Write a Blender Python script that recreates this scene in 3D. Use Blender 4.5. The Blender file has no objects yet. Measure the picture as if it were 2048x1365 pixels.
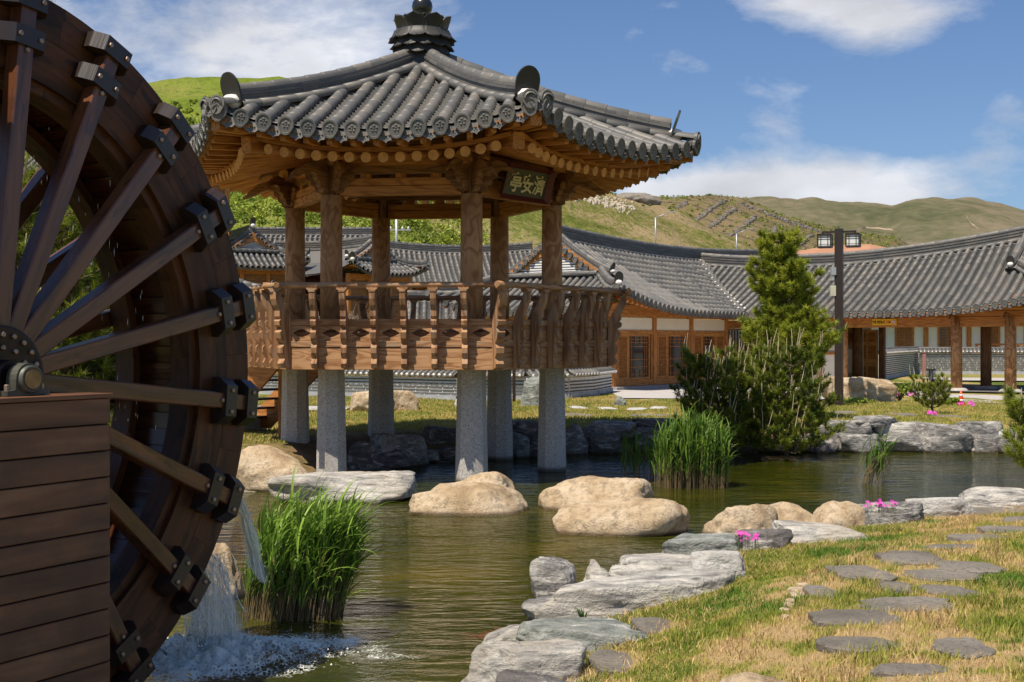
import bpy, math, random
import numpy as np
from mathutils import Vector, Matrix
from mathutils.geometry import tessellate_polygon
PI = math.pi
R_ = math.radians
random.seed(7)
rng = np.random.default_rng(7)
scene = bpy.context.scene
COL = scene.collection

# ---------------- camera ----------------
FPX = 2600.0            # focal length in pixels of the 2048 px wide photograph
CAMZ = 1.7
cam_d = bpy.data.cameras.new('camera')
cam = bpy.data.objects.new('camera', cam_d)
COL.objects.link(cam)
cam.location = (0, 0, CAMZ)
cam.rotation_euler = (R_(90), 0, 0)
cam_d.sensor_width = 36
cam_d.lens = FPX / 2048 * 36
cam_d.clip_start = 0.1
cam_d.clip_end = 6000
scene.camera = cam

# ---------------- sun, sky ----------------
SUN_TO = Vector((-0.32, -0.42, 1.0)).normalized()
sun_d = bpy.data.lights.new('sun', 'SUN')
sun_d.energy = 5.0
sun_d.angle = R_(0.5)
sun_d.color = (1.0, 0.91, 0.77)
sun = bpy.data.objects.new('sun', sun_d)
COL.objects.link(sun)
sun.rotation_euler = SUN_TO.to_track_quat('Z', 'Y').to_euler()

world = bpy.data.worlds.new('World')
scene.world = world
world.use_nodes = True
nt = world.node_tree
nt.nodes.clear()
wo = nt.nodes.new('ShaderNodeOutputWorld')
bg = nt.nodes.new('ShaderNodeBackground')
bg.inputs['Strength'].default_value = 0.1
sky = nt.nodes.new('ShaderNodeTexSky')
sky.sky_type = 'NISHITA'
sky.sun_disc = False
sky.sun_elevation = math.asin(SUN_TO.z)
sky.sun_rotation = math.atan2(SUN_TO.x, SUN_TO.y)
sky.air_density = 1.0
sky.dust_density = 0.6
sky.ozone_density = 3.0
L = nt.links
def wn(t, **k):
    n = nt.nodes.new(t)
    for a, b in k.items():
        setattr(n, a, b)
    return n
tc = wn('ShaderNodeTexCoord')
sep = wn('ShaderNodeSeparateXYZ')
L.new(tc.outputs['Generated'], sep.inputs[0])
def wm(op, a, b=None, c=None, clamp=False):
    n = wn('ShaderNodeMath', operation=op, use_clamp=clamp)
    for i, v in enumerate((a, b, c)):
        if v is None: continue
        if isinstance(v, (int, float)): n.inputs[i].default_value = v
        else: L.new(v, n.inputs[i])
    return n.outputs[0]
# cloud sheet mapped on the sky direction
mp = wn('ShaderNodeMapping')
mp.inputs['Scale'].default_value = (1.0, 1.0, 2.1)
mp.inputs['Location'].default_value = (3.3, 1.7, 0.4)
L.new(tc.outputs['Generated'], mp.inputs[0])
n1 = wn('ShaderNodeTexNoise'); n1.inputs['Scale'].default_value = 4.2; n1.inputs['Detail'].default_value = 9; n1.inputs['Roughness'].default_value = 0.62
n1.inputs['Distortion'].default_value = 0.25
L.new(mp.outputs[0], n1.inputs['Vector'])
ysafe = wm('MAXIMUM', wm('ABSOLUTE', sep.outputs['Y']), 0.2)
uu = wm('DIVIDE', sep.outputs['X'], ysafe)
vv = wm('DIVIDE', sep.outputs['Z'], ysafe)
def blob(px, py, sx, sy, amp):     # a cloud bank in one direction of the sky
    a = wm('DIVIDE', wm('SUBTRACT', uu, (px - 1024) / FPX), sx / FPX)
    b = wm('DIVIDE', wm('SUBTRACT', vv, (682.5 - py) / FPX), sy / FPX)
    d = wm('ADD', wm('MULTIPLY', a, a), wm('MULTIPLY', b, b))
    return wm('MULTIPLY', wm('POWER', 2.718, wm('MULTIPLY', d, -1.0)), amp)
bs = [blob(1690, 375, 250, 62, .50), blob(1345, 385, 140, 50, .36), blob(1700, 15, 220, 80, .34), blob(1570, 230, 95, 70, .20),
      blob(1990, 280, 110, 90, .17), blob(2010, 190, 70, 60, .14), blob(330, 90, 480, 190, .34), blob(680, 130, 220, 90, .12), blob(1120, 170, 60, 30, .14), blob(1300, 20, 120, 60, .14),
      blob(1350, 115, 70, 40, .15), blob(1090, 60, 330, 120, .02),
      blob(1750, 90, 110, 70, .13), blob(1820, 200, 190, 90, -.20), blob(1330, 230, 150, 110, -.16)]
tot = bs[0]
for b in bs[1:]: tot = wm('ADD', tot, b)
dens = wm('ADD', wm('SUBTRACT', n1.outputs['Fac'], 0.60), tot)
n3 = wn('ShaderNodeTexNoise'); n3.inputs['Scale'].default_value = 17; n3.inputs['Detail'].default_value = 6; n3.inputs['Roughness'].default_value = .65; n3.inputs['Distortion'].default_value = .5
L.new(mp.outputs[0], n3.inputs['Vector'])
dens = wm('ADD', dens, wm('MULTIPLY', wm('SUBTRACT', n3.outputs['Fac'], .5), .22))
cmask = wm('MULTIPLY', dens, 4.2, clamp=True)
cmask = wm('POWER', cmask, 1.1)
cmask = wm('MULTIPLY', cmask, 0.92)
n2 = wn('ShaderNodeTexNoise'); n2.inputs['Scale'].default_value = 9; n2.inputs['Detail'].default_value = 5
L.new(mp.outputs[0], n2.inputs['Vector'])
cr = wn('ShaderNodeMapRange'); cr.inputs['From Min'].default_value = .3; cr.inputs['From Max'].default_value = .7
cr.inputs['To Min'].default_value = 5.0; cr.inputs['To Max'].default_value = 8.0
L.new(n2.outputs['Fac'], cr.inputs['Value'])
ccol = wn('ShaderNodeCombineXYZ')
L.new(wm('MULTIPLY', cr.outputs[0], 0.97), ccol.inputs[0]); L.new(wm('MULTIPLY', cr.outputs[0], 0.98), ccol.inputs[1]); L.new(wm('MULTIPLY', cr.outputs[0], 1.03), ccol.inputs[2])
tint = wn('ShaderNodeMix', data_type='RGBA', blend_type='MULTIPLY')
tint.inputs['Factor'].default_value = 1.0
L.new(sky.outputs[0], tint.inputs['A']); tint.inputs['B'].default_value = (0.62, 0.71, 0.86, 1)
mixc = wn('ShaderNodeMix', data_type='RGBA')
L.new(cmask, mixc.inputs['Factor']); L.new(tint.outputs['Result'], mixc.inputs['A']); L.new(ccol.outputs[0], mixc.inputs['B'])
L.new(mixc.outputs['Result'], bg.inputs['Color'])
L.new(bg.outputs[0], wo.inputs['Surface'])

scene.view_settings.view_transform = 'Standard'
scene.view_settings.look = 'None'
scene.view_settings.gamma = 1
scene.view_settings.use_curve_mapping = False
scene.view_settings.exposure = 0.30

# ---------------- pixel helpers (photo pixel -> place in the world) ----------------
def W(px, py, Z):
    return Vector(((px - 1024) / FPX * Z, Z, CAMZ + (682.5 - py) / FPX * Z))
def G(px, py, z=0.0):
    Z = (CAMZ - z) * FPX / (py - 682.5)
    return Vector(((px - 1024) / FPX * Z, Z, z))

# ---------------- numpy noise ----------------
def _h(i, j, k):
    n = (i * 374761393 + j * 668265263 + k * 2147483647 + 1013904223) & 0xffffffff
    n = ((n ^ (n >> 13)) * 1274126177) & 0xffffffff
    n = (n ^ (n >> 16)) & 0xffffffff
    return n / 4294967295.0
def vnoise(P):
    P = np.asarray(P, float)
    I = np.floor(P).astype(np.int64); F = P - I
    F = F * F * (3 - 2 * F)
    o = 0
    for a in (0, 1):
        for b in (0, 1):
            for c in (0, 1):
                w = (F[:, 0] if a else 1 - F[:, 0]) * (F[:, 1] if b else 1 - F[:, 1]) * (F[:, 2] if c else 1 - F[:, 2])
                o = o + w * _h(I[:, 0] + a, I[:, 1] + b, I[:, 2] + c)
    return o * 2 - 1
def fbm(P, oct=4, lac=2.03, gain=.5):
    P = np.asarray(P, float); s = 0; a = 1
    for i in range(oct):
        s = s + a * vnoise(P + i * 17.3); P = P * lac; a *= gain
    return s

# ---------------- mesh helpers ----------------
class MB:
    def __init__(s): s.v = []; s.f = []; s.sm = False
    def add(s, vs, fs):
        n = len(s.v); s.v.extend([tuple(v) for v in vs]); s.f.extend([tuple(i + n for i in f) for f in fs]); return s
    def box(s, c, d, M=None, bev=0.0):
        x, y, z = d[0] / 2, d[1] / 2, d[2] / 2
        if bev <= 0:
            vs = [Vector((a * x, b * y, e * z)) + Vector(c) for a in (-1, 1) for b in (-1, 1) for e in (-1, 1)]
            fs = [(0, 1, 3, 2), (4, 6, 7, 5), (0, 4, 5, 1), (2, 3, 7, 6), (0, 2, 6, 4), (1, 5, 7, 3)]
        else:   # long edges along x chamfered
            b_ = bev
            prof = [(-y + b_, -z), (y - b_, -z), (y, -z + b_), (y, z - b_), (y - b_, z), (-y + b_, z), (-y, z - b_), (-y, -z + b_)]
            vs = [Vector((sx * x, p[0], p[1])) + Vector(c) for sx in (-1, 1) for p in prof]
            fs = [tuple(range(7, -1, -1)), tuple(range(8, 16))] + [(i, (i + 1) % 8, 8 + (i + 1) % 8, 8 + i) for i in range(8)]
        if M is not None: vs = [M @ v for v in vs]
        return s.add(vs, fs)
    def tube(s, pts, rad, n=8, cap=True):
        pts = [Vector(p) for p in pts]
        if not hasattr(rad, '__len__'): rad = [rad] * len(pts)
        base = len(s.v); up = None
        for i, p in enumerate(pts):
            d = (pts[min(i + 1, len(pts) - 1)] - pts[max(i - 1, 0)])
            if d.length < 1e-9: d = Vector((0, 0, 1))
            d.normalize()
            if up is None:
                up = Vector((0, 0, 1)) if abs(d.z) < .9 else Vector((1, 0, 0))
            a = d.cross(up)
            if a.length < 1e-6: a = d.orthogonal()
            a.normalize(); b = a.cross(d).normalized(); up = b
            for k in range(n):
                t = 2 * PI * k / n
                s.v.append(tuple(p + a * math.cos(t) * rad[i] + b * math.sin(t) * rad[i]))
        for i in range(len(pts) - 1):
            for k in range(n):
                s.f.append((base + i * n + k, base + i * n + (k + 1) % n, base + (i + 1) * n + (k + 1) % n, base + (i + 1) * n + k))
        if cap:
            s.f.append(tuple(base + k for k in range(n - 1, -1, -1)))
            s.f.append(tuple(base + (len(pts) - 1) * n + k for k in range(n)))
        return s
    def lathe(s, prof, n=16, M=None):
        base = len(s.v)
        for r, z in prof:
            for k in range(n):
                t = 2 * PI * k / n
                v = Vector((r * math.cos(t), r * math.sin(t), z))
                s.v.append(tuple(M @ v if M is not None else v))
        for i in range(len(prof) - 1):
            for k in range(n):
                s.f.append((base + i * n + k, base + i * n + (k + 1) % n, base + (i + 1) * n + (k + 1) % n, base + (i + 1) * n + k))
        s.f.append(tuple(base + k for k in range(n - 1, -1, -1)))
        s.f.append(tuple(base + (len(prof) - 1) * n + k for k in range(n)))
        return s
    def plate(s, outer, t, holes=(), M=None):
        """2-D polygon(s) in x,z extruded along y from -t/2 to t/2"""
        loops = [[Vector((a, b, 0)) for a, b in outer]] + [[Vector((a, b, 0)) for a, b in h] for h in holes]
        tris = tessellate_polygon(loops)
        flat = [p for l in loops for p in l]; n = len(flat)
        vs = [Vector((p.x, -t / 2, p.y)) for p in flat] + [Vector((p.x, t / 2, p.y)) for p in flat]
        fs = [tuple(tr) for tr in tris] + [tuple(i + n for i in reversed(tr)) for tr in tris]
        o = 0
        for l in loops:
            m = len(l)
            for i in range(m):
                fs.append((o + i, o + (i + 1) % m, n + o + (i + 1) % m, n + o + i))
            o += m
        if M is not None: vs = [M @ v for v in vs]
        return s.add(vs, fs)
    def mesh(s, name, mats, smooth=False):
        me = bpy.data.meshes.new(name)
        me.from_pydata(s.v, [], s.f)
        for m in (mats if isinstance(mats, (list, tuple)) else [mats]): me.materials.append(m)
        if smooth: me.polygons.foreach_set('use_smooth', [True] * len(me.polygons))
        me.update()
        return me

def fastmesh(name, V, F, mat, smooth=False, col=None):
    """V (N,3), F (M,k) uniform"""
    V = np.asarray(V, np.float32); F = np.asarray(F, np.int32)
    me = bpy.data.meshes.new(name)
    me.vertices.add(len(V)); me.vertices.foreach_set('co', V.ravel())
    k = F.shape[1]
    me.loops.add(F.size); me.loops.foreach_set('vertex_index', F.ravel())
    me.polygons.add(len(F)); me.polygons.foreach_set('loop_start', np.arange(0, F.size, k, dtype=np.int32))
    try: me.polygons.foreach_set('loop_total', np.full(len(F), k, dtype=np.int32))
    except Exception: pass
    if smooth: me.polygons.foreach_set('use_smooth', np.ones(len(F), bool))
    if col is not None:
        a = me.color_attributes.new('tint', 'FLOAT_COLOR', 'POINT')
        c = np.ones((len(V), 4), np.float32); c[:, :col.shape[1]] = col
        a.data.foreach_set('color', c.ravel())
    me.update(calc_edges=True)
    me.validate()
    for m in (mat if isinstance(mat, (list, tuple)) else [mat]): me.materials.append(m)
    return me

WM = {}
def place(name, data, M=None, parent=None, kind=None, label=None):
    o = bpy.data.objects.new(name, data)
    COL.objects.link(o)
    M = M if M is not None else Matrix.Identity(4)
    if parent is not None:
        o.parent = parent
        o.matrix_parent_inverse = WM[parent.name].inverted()
    o.matrix_basis = M
    WM[o.name] = M.copy()
    if kind: o['kind'] = kind
    if label: o['label'] = label
    return o
def tag(o, label, cat, group=None, kind=None):
    o['label'] = label; o['category'] = cat
    if group: o['group'] = group
    if kind: o['kind'] = kind
    return o
def thing(name, label, cat, loc=(0, 0, 0), group=None):
    return tag(place(name, None, Matrix.Translation(Vector(loc))), label, cat, group)
def frame(o, x, z=None):
    """matrix with local X along x, Z near z"""
    x = Vector(x).normalized(); z = Vector(z if z is not None else (0, 0, 1))
    if abs(x.dot(z.normalized())) > .995: z = Vector((0, 1, 0)) if abs(x.y) < .9 else Vector((1, 0, 0))
    y = z.cross(x).normalized(); z = x.cross(y).normalized()
    return Matrix(((x.x, y.x, z.x, o[0]), (x.y, y.y, z.y, o[1]), (x.z, y.z, z.z, o[2]), (0, 0, 0, 1)))
_bm = {}
def beam(name, p0, p1, w, h, mat, parent=None, up=None, bev=None, kind=None, label=None):
    """square timber from p0 to p1; w across, h in the up direction"""
    p0 = Vector(p0); p1 = Vector(p1); Ln = (p1 - p0).length
    if bev is None: bev = min(w, h) * .06
    key = (round(Ln, 3), round(w, 3), round(h, 3), mat.name, round(bev, 3))
    if key not in _bm: _bm[key] = MB().box((0, 0, 0), (Ln, w, h), bev=bev).mesh(name, mat)
    return place(name, _bm[key], frame((p0 + p1) / 2, p1 - p0, up), parent, kind, label)
_lg = {}
def log(name, p0, p1, r, mat, parent=None, n=12, r2=None, kind=None):
    p0 = Vector(p0); p1 = Vector(p1); Ln = (p1 - p0).length; r2 = r if r2 is None else r2
    key = (round(Ln, 3), round(r, 3), round(r2, 3), n, mat.name)
    if key not in _lg:
        m = MB().tube([(-Ln / 2, 0, 0), (Ln / 2, 0, 0)], [r, r2], n).mesh(name, [mat, M_pine_end] if mat.name == 'pine_timber' else mat)
        for p in m.polygons:
            p.use_smooth = len(p.vertices) == 4
            if len(p.vertices) > 4 and mat.name == 'pine_timber': p.material_index = 1
        _lg[key] = m
    return place(name, _lg[key], frame((p0 + p1) / 2, p1 - p0), parent, kind)

# ---------------- materials ----------------
class NM:
    def __init__(s, name):
        s.m = bpy.data.materials.new(name); s.m.use_nodes = True
        s.nt = s.m.node_tree; s.nt.nodes.clear()
        s.out = s.n('ShaderNodeOutputMaterial'); s.b = s.n('ShaderNodeBsdfPrincipled')
        s.l(s.b.outputs[0], s.out.inputs['Surface'])
        s.tc = s.n('ShaderNodeTexCoord'); s.oi = s.n('ShaderNodeObjectInfo')
    def n(s, t, **k):
        x = s.nt.nodes.new(t)
        for a, b in k.items(): setattr(x, a, b)
        return x
    def l(s, a, b): s.nt.links.new(a, b)
    def set(s, sock, v):
        if isinstance(v, (int, float)): sock.default_value = v
        elif isinstance(v, tuple): sock.default_value = v if len(v) == 4 or sock.type == 'VECTOR' else (*v, 1)
        else: s.l(v, sock)
    def math(s, op, a, b=None, clamp=False):
        x = s.n('ShaderNodeMath', operation=op, use_clamp=clamp); s.set(x.inputs[0], a)
        if b is not None: s.set(x.inputs[1], b)
        return x.outputs[0]
    def coord(s, kind='Object', scale=(1, 1, 1), jitter=True, rot=(0, 0, 0)):
        mp = s.n('ShaderNodeMapping'); mp.inputs['Scale'].default_value = scale; mp.inputs['Rotation'].default_value = rot
        if kind == 'World':
            g = s.n('ShaderNodeNewGeometry'); s.l(g.outputs['Position'], mp.inputs[0]); return mp.outputs[0]
        s.l(s.tc.outputs[kind], mp.inputs[0])
        if not jitter: return mp.outputs[0]
        v = s.n('ShaderNodeVectorMath', operation='ADD'); s.l(mp.outputs[0], v.inputs[0])
        c = s.n('ShaderNodeCombineXYZ')
        for i, k in enumerate((37., 91., 53.)): s.l(s.math('MULTIPLY', s.oi.outputs['Random'], k), c.inputs[i])
        s.l(c.outputs[0], v.inputs[1]); return v.outputs[0]
    def noise(s, vec, scale=5, detail=3, rough=.5, dist=0):
        x = s.n('ShaderNodeTexNoise'); x.inputs['Scale'].default_value = scale; x.inputs['Detail'].default_value = detail
        x.inputs['Roughness'].default_value = rough; x.inputs['Distortion'].default_value = dist; s.l(vec, x.inputs['Vector']); return x.outputs['Fac']
    def vor(s, vec, scale, feature='F1', out='Distance'):
        x = s.n('ShaderNodeTexVoronoi', feature=feature); x.inputs['Scale'].default_value = scale; s.l(vec, x.inputs['Vector']); return x.outputs[out]
    def ramp(s, fac, stops):
        x = s.n('ShaderNodeValToRGB'); s.set(x.inputs[0], fac); e = x.color_ramp.elements
        while len(e) < len(stops): e.new(.5)
        for i, (p, c) in enumerate(stops):
            e[i].position = p; e[i].color = (*c, 1) if isinstance(c, tuple) else (c, c, c, 1)
        return x.outputs[0]
    def mix(s, f, a, b, blend='MIX'):
        x = s.n('ShaderNodeMix', data_type='RGBA', blend_type=blend); s.set(x.inputs['Factor'], f); s.set(x.inputs['A'], a); s.set(x.inputs['B'], b); return x.outputs['Result']
    def rng(s, f, a, b, c, d):
        x = s.n('ShaderNodeMapRange'); s.set(x.inputs[0], f)
        for i, v in enumerate((a, b, c, d)): x.inputs[i + 1].default_value = v
        return x.outputs[0]
    def bump(s, h, strength=.4, dist=.01, prev=None):
        x = s.n('ShaderNodeBump'); x.inputs['Strength'].default_value = strength; x.inputs['Distance'].default_value = dist
        s.l(h, x.inputs['Height'])
        if prev is not None: s.l(prev, x.inputs['Normal'])
        s.l(x.outputs[0], s.b.inputs['Normal']); return x.outputs[0]
    def done(s, col=None, rough=None, **k):
        if col is not None: s.set(s.b.inputs['Base Color'], col)
        if rough is not None: s.set(s.b.inputs['Roughness'], rough)
        for a, b in k.items(): s.set(s.b.inputs[a.replace('_', ' ')], b)
        return s.m

def wood(name, dark, light, rough=.6, rings=9., contrast=1., wear=None, spec=.35, scale=1.0, bumps=.25, axis='X', along=.45, across=3.4):
    m = NM(name)
    sw = (lambda a, b: (a, b, b)) if axis == 'X' else (lambda a, b: (b, b, a))
    c = m.coord('Object', sw(along * scale, across * scale))
    n = m.noise(c, 1.3, 2, .5, .35)
    s_ = m.math('SINE', m.math('MULTIPLY', n, rings * 6.283))
    g = m.rng(s_, -1, 1, 0, 1)
    g = m.math('POWER', g, 1.6)
    f = m.noise(m.coord('Object', sw(2.5 * scale, 55 * scale)), 1.0, 3, .6)
    base = m.mix(m.math('MULTIPLY', g, contrast, True), light, dark)
    base = m.mix(m.rng(f, .3, .75, 0, .55), base, dark)
    big = m.noise(m.coord('Object', (.8, 1.6, 1.6)), 1.6, 3, .6)
    mid = tuple((a + b) * .5 for a, b in zip(dark, light))
    base = m.mix(m.rng(big, .35, .7, 0, .6), base, mid)
    if wear: base = m.mix(m.rng(m.noise(m.coord('Object', sw(1.2, 5)), 2.3, 4, .65), .52, .66, 0, .8), base, wear)
    base = m.mix(m.rng(m.oi.outputs['Random'], 0, 1, 0, .35), base, m.mix(.5, base, dark))
    m.bump(m.math('ADD', m.math('MULTIPLY', g, .5), f), bumps, .004)
    return m.done(base, rough, Specular_IOR_Level=spec)

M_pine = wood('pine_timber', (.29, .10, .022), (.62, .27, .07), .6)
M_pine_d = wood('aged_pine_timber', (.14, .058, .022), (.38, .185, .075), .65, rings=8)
M_column = wood('column_timber', (.28, .11, .035), (.68, .37, .165), .65, rings=7, contrast=.9, bumps=.5, along=1.3, across=2.2)
M_rail = wood('weathered_rail_timber', (.22, .10, .042), (.55, .31, .15), .7, wear=(.33, .25, .17), bumps=.4)
M_bal = wood('baluster_timber', (.17, .075, .032), (.55, .31, .15), .7, wear=(.30, .23, .16), bumps=.4, axis='Z', rings=5)
M_skirt = wood('skirt_board_timber', (.27, .12, .045), (.58, .34, .17), .62, rings=11, bumps=.3)
M_wheel = wood('oiled_wheel_timber', (.018, .007, .004), (.135, .050, .018), .5, rings=4, contrast=.75, wear=(.012, .007, .005), spec=.25, bumps=.3)
M_wheelwet = wood('wet_wheel_timber', (.028, .010, .005), (.15, .048, .019), .24, rings=3, contrast=.5, wear=(.012, .006, .004), spec=.4, bumps=.35)
M_spoke = wood('worn_spoke_timber', (.035, .013, .007), (.20, .075, .033), .27, rings=4, contrast=.7, wear=(.030, .014, .009), spec=.55, bumps=.3)
M_block = wood('dark_clamp_timber', (.010, .007, .006), (.040, .024, .019), .35, rings=3, contrast=.5, wear=(.04, .02, .014), spec=.5, bumps=.3)

def deckboard():
    m = NM('stained_deck_board')
    c = m.coord('Object', (.6, 4, 4))
    n = m.noise(c, 1.6, 3, .55, .3)
    col = m.ramp(n, [(.3, (.07, .028, .012)), (.55, (.16, .068, .030)), (.75, (.26, .125, .062))])
    groove = m.math('SINE', m.math('MULTIPLY', m.math('ADD', m.n('ShaderNodeSeparateXYZ').outputs[0], 0.0), 0.0))
    sp = m.n('ShaderNodeSeparateXYZ'); m.l(m.tc.outputs['Object'], sp.inputs[0])
    groove = m.math('SINE', m.math('MULTIPLY', sp.outputs['Z'], 900.0))
    st = m.noise(m.coord('Object', (3, 30, 3)), 1, 4, .6)
    col = m.mix(m.rng(st, .45, .7, 0, .5), col, (.035, .018, .012))
    m.bump(m.math('ADD', m.math('MULTIPLY', groove, .25), m.math('MULTIPLY', n, 3)), .5, .003)
    return m.done(col, .5)
M_deck = deckboard()

def tile_mat(name, isl=True, lo=.035, hi=.085):
    m = NM(name)
    if isl:
        g = m.n('ShaderNodeNewGeometry'); r = g.outputs['Random Per Island']
    else: r = m.oi.outputs['Random']
    r2 = m.n('ShaderNodeTexWhiteNoise', noise_dimensions='1D'); m.l(m.math('ADD', r, m.oi.outputs['Random']), r2.inputs['W'])
    n = m.noise(m.coord('World', (1, 1, 1)), 9, 4, .6)
    v = m.math('ADD', m.math('MULTIPLY', r2.outputs['Value'], .5), m.math('MULTIPLY', n, .5))
    col = m.ramp(v, [(.15, (lo * 1.03, lo, lo * .97)), (.5, ((lo + hi) * .52, (lo + hi) * .5, (lo + hi) * .455)), (.85, (hi * 1.16, hi * 1.02, hi * .86))])
    fine = m.noise(m.coord('World'), 160, 2, .6)
    m.bump(fine, .12, .002)
    return m.done(col, .52, Specular_IOR_Level=.45)
M_tile = tile_mat('grey_clay_tile', False, .085, .165)
M_tilej = tile_mat('grey_clay_tile_run', True, .085, .165)
M_tiled = tile_mat('dark_clay_tile', True, .022, .05)

def plain(name, col, rough=.6, var=.15, scale=6, bump=.2, metal=0, spec=.5):
    m = NM(name); n = m.noise(m.coord('World'), scale, 5, .6)
    a = tuple(max(0, c * (1 - var)) for c in col); b = tuple(c * (1 + var) for c in col)
    c = m.mix(m.rng(n, .3, .7, 0, 1), a, b)
    m.bump(m.noise(m.coord('World'), scale * 9, 3, .6), bump, .004)
    return m.done(c, rough, Metallic=metal, Specular_IOR_Level=spec)
M_mortar = plain('white_lime_mortar', (.72, .68, .62), .8)
M_plaster = plain('cream_plaster', (.78, .71, .57), .85, .05, 2, .1)
M_plastw = plain('white_plaster', (.74, .74, .72), .85, .05, 2, .1)
M_pine_end = plain('pine_end_grain', (.62, .29, .085), .7, .2, 12)
M_red = plain('maroon_paint', (.11, .012, .010), .45)
M_signblk = plain('black_sign_paint', (.016, .018, .014), .45)
M_gold = plain('pale_gold_paint', (.60, .50, .28), .45)
M_dark = plain('dark_brown_steel', (.030, .020, .016), .4)
M_black = plain('black_void', (.008, .007, .006), .7)
M_iron = plain('rusty_hub_steel', (.032, .018, .012), .38, .5, 14, .3, .6)
M_bolt = plain('zinc_bolt_steel', (.30, .22, .17), .4, .3, 20, .1, .7)
M_bronze = plain('bronze_shaft', (.20, .13, .07), .35, .4, 14, .2, .9)
M_castg = plain('green_grey_cast_iron', (.075, .075, .060), .5, .4, 12, .3, .2)
M_yellow = plain('yellow_sign_paint', (.80, .45, .01), .45, .05)
M_redp = plain('red_sign_paint', (.6, .03, .02), .5, .05)
M_white = plain('white_paint', (.78, .77, .74), .5, .04)
M_lampw = plain('frosted_lamp_glass', (.72, .72, .70), .3, .03)
M_orange = plain('orange_cone_plastic', (.85, .09, .02), .45, .05)
M_galv = plain('galvanised_steel', (.42, .43, .44), .45, .1, 9, .1, .4)
M_petal = plain('magenta_petal', (.65, .06, .42), .6, .1)
M_pave = plain('pale_paving', (.46, .43, .40), .85, .15, 1.2, .2)
M_conc = plain('bank_mortar_concrete', (.37, .375, .385), .85, .2, 3, .3)
M_brick = plain('dark_grey_brick', (.105, .10, .095), .8, .35, 6, .3)
M_bark = plain('pine_bark', (.10, .065, .045), .9, .4, 18, .8)
M_twig = plain('bare_twig', (.33, .25, .19), .85, .25, 10, .3)
M_candle = plain('pine_candle', (.50, .41, .27), .8, .25, 10, .3)

def granite():
    m = NM('speckled_granite'); v = m.vor(m.coord('World'), 75, 'F1', 'Color')
    sp = m.n('ShaderNodeSeparateColor'); m.l(v, sp.inputs[0])
    c = m.ramp(sp.outputs[0], [(.0, (.24,.22,.20)), (.2, (.36,.335,.305)), (.45, (.46,.43,.395)), (.8, (.54,.505,.465)), (1, (.6,.565,.52))])
    st = m.noise(m.coord('World', (1, 1, .4)), 2.4, 4, .6)
    c = m.mix(m.rng(st, .4, .7, 0, .35), c, (.37, .33, .29))
    g = m.n('ShaderNodeNewGeometry'); s2 = m.n('ShaderNodeSeparateXYZ'); m.l(g.outputs['Position'], s2.inputs[0])
    wet = m.rng(s2.outputs['Z'], -.47, -.40, 1, 0)
    c = m.mix(wet, c, (.10, .085, .06))
    return m.done(c, .7)
M_granite = granite()

def glass_dark():
    m = NM('dark_window_glass'); c = m.noise(m.coord('World'), .7, 3, .5)
    return m.done(m.ramp(c, [(.35, (.012, .013, .014)), (.7, (.05, .055, .06))]), .06, Specular_IOR_Level=.7)
M_glass = glass_dark()

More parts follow.
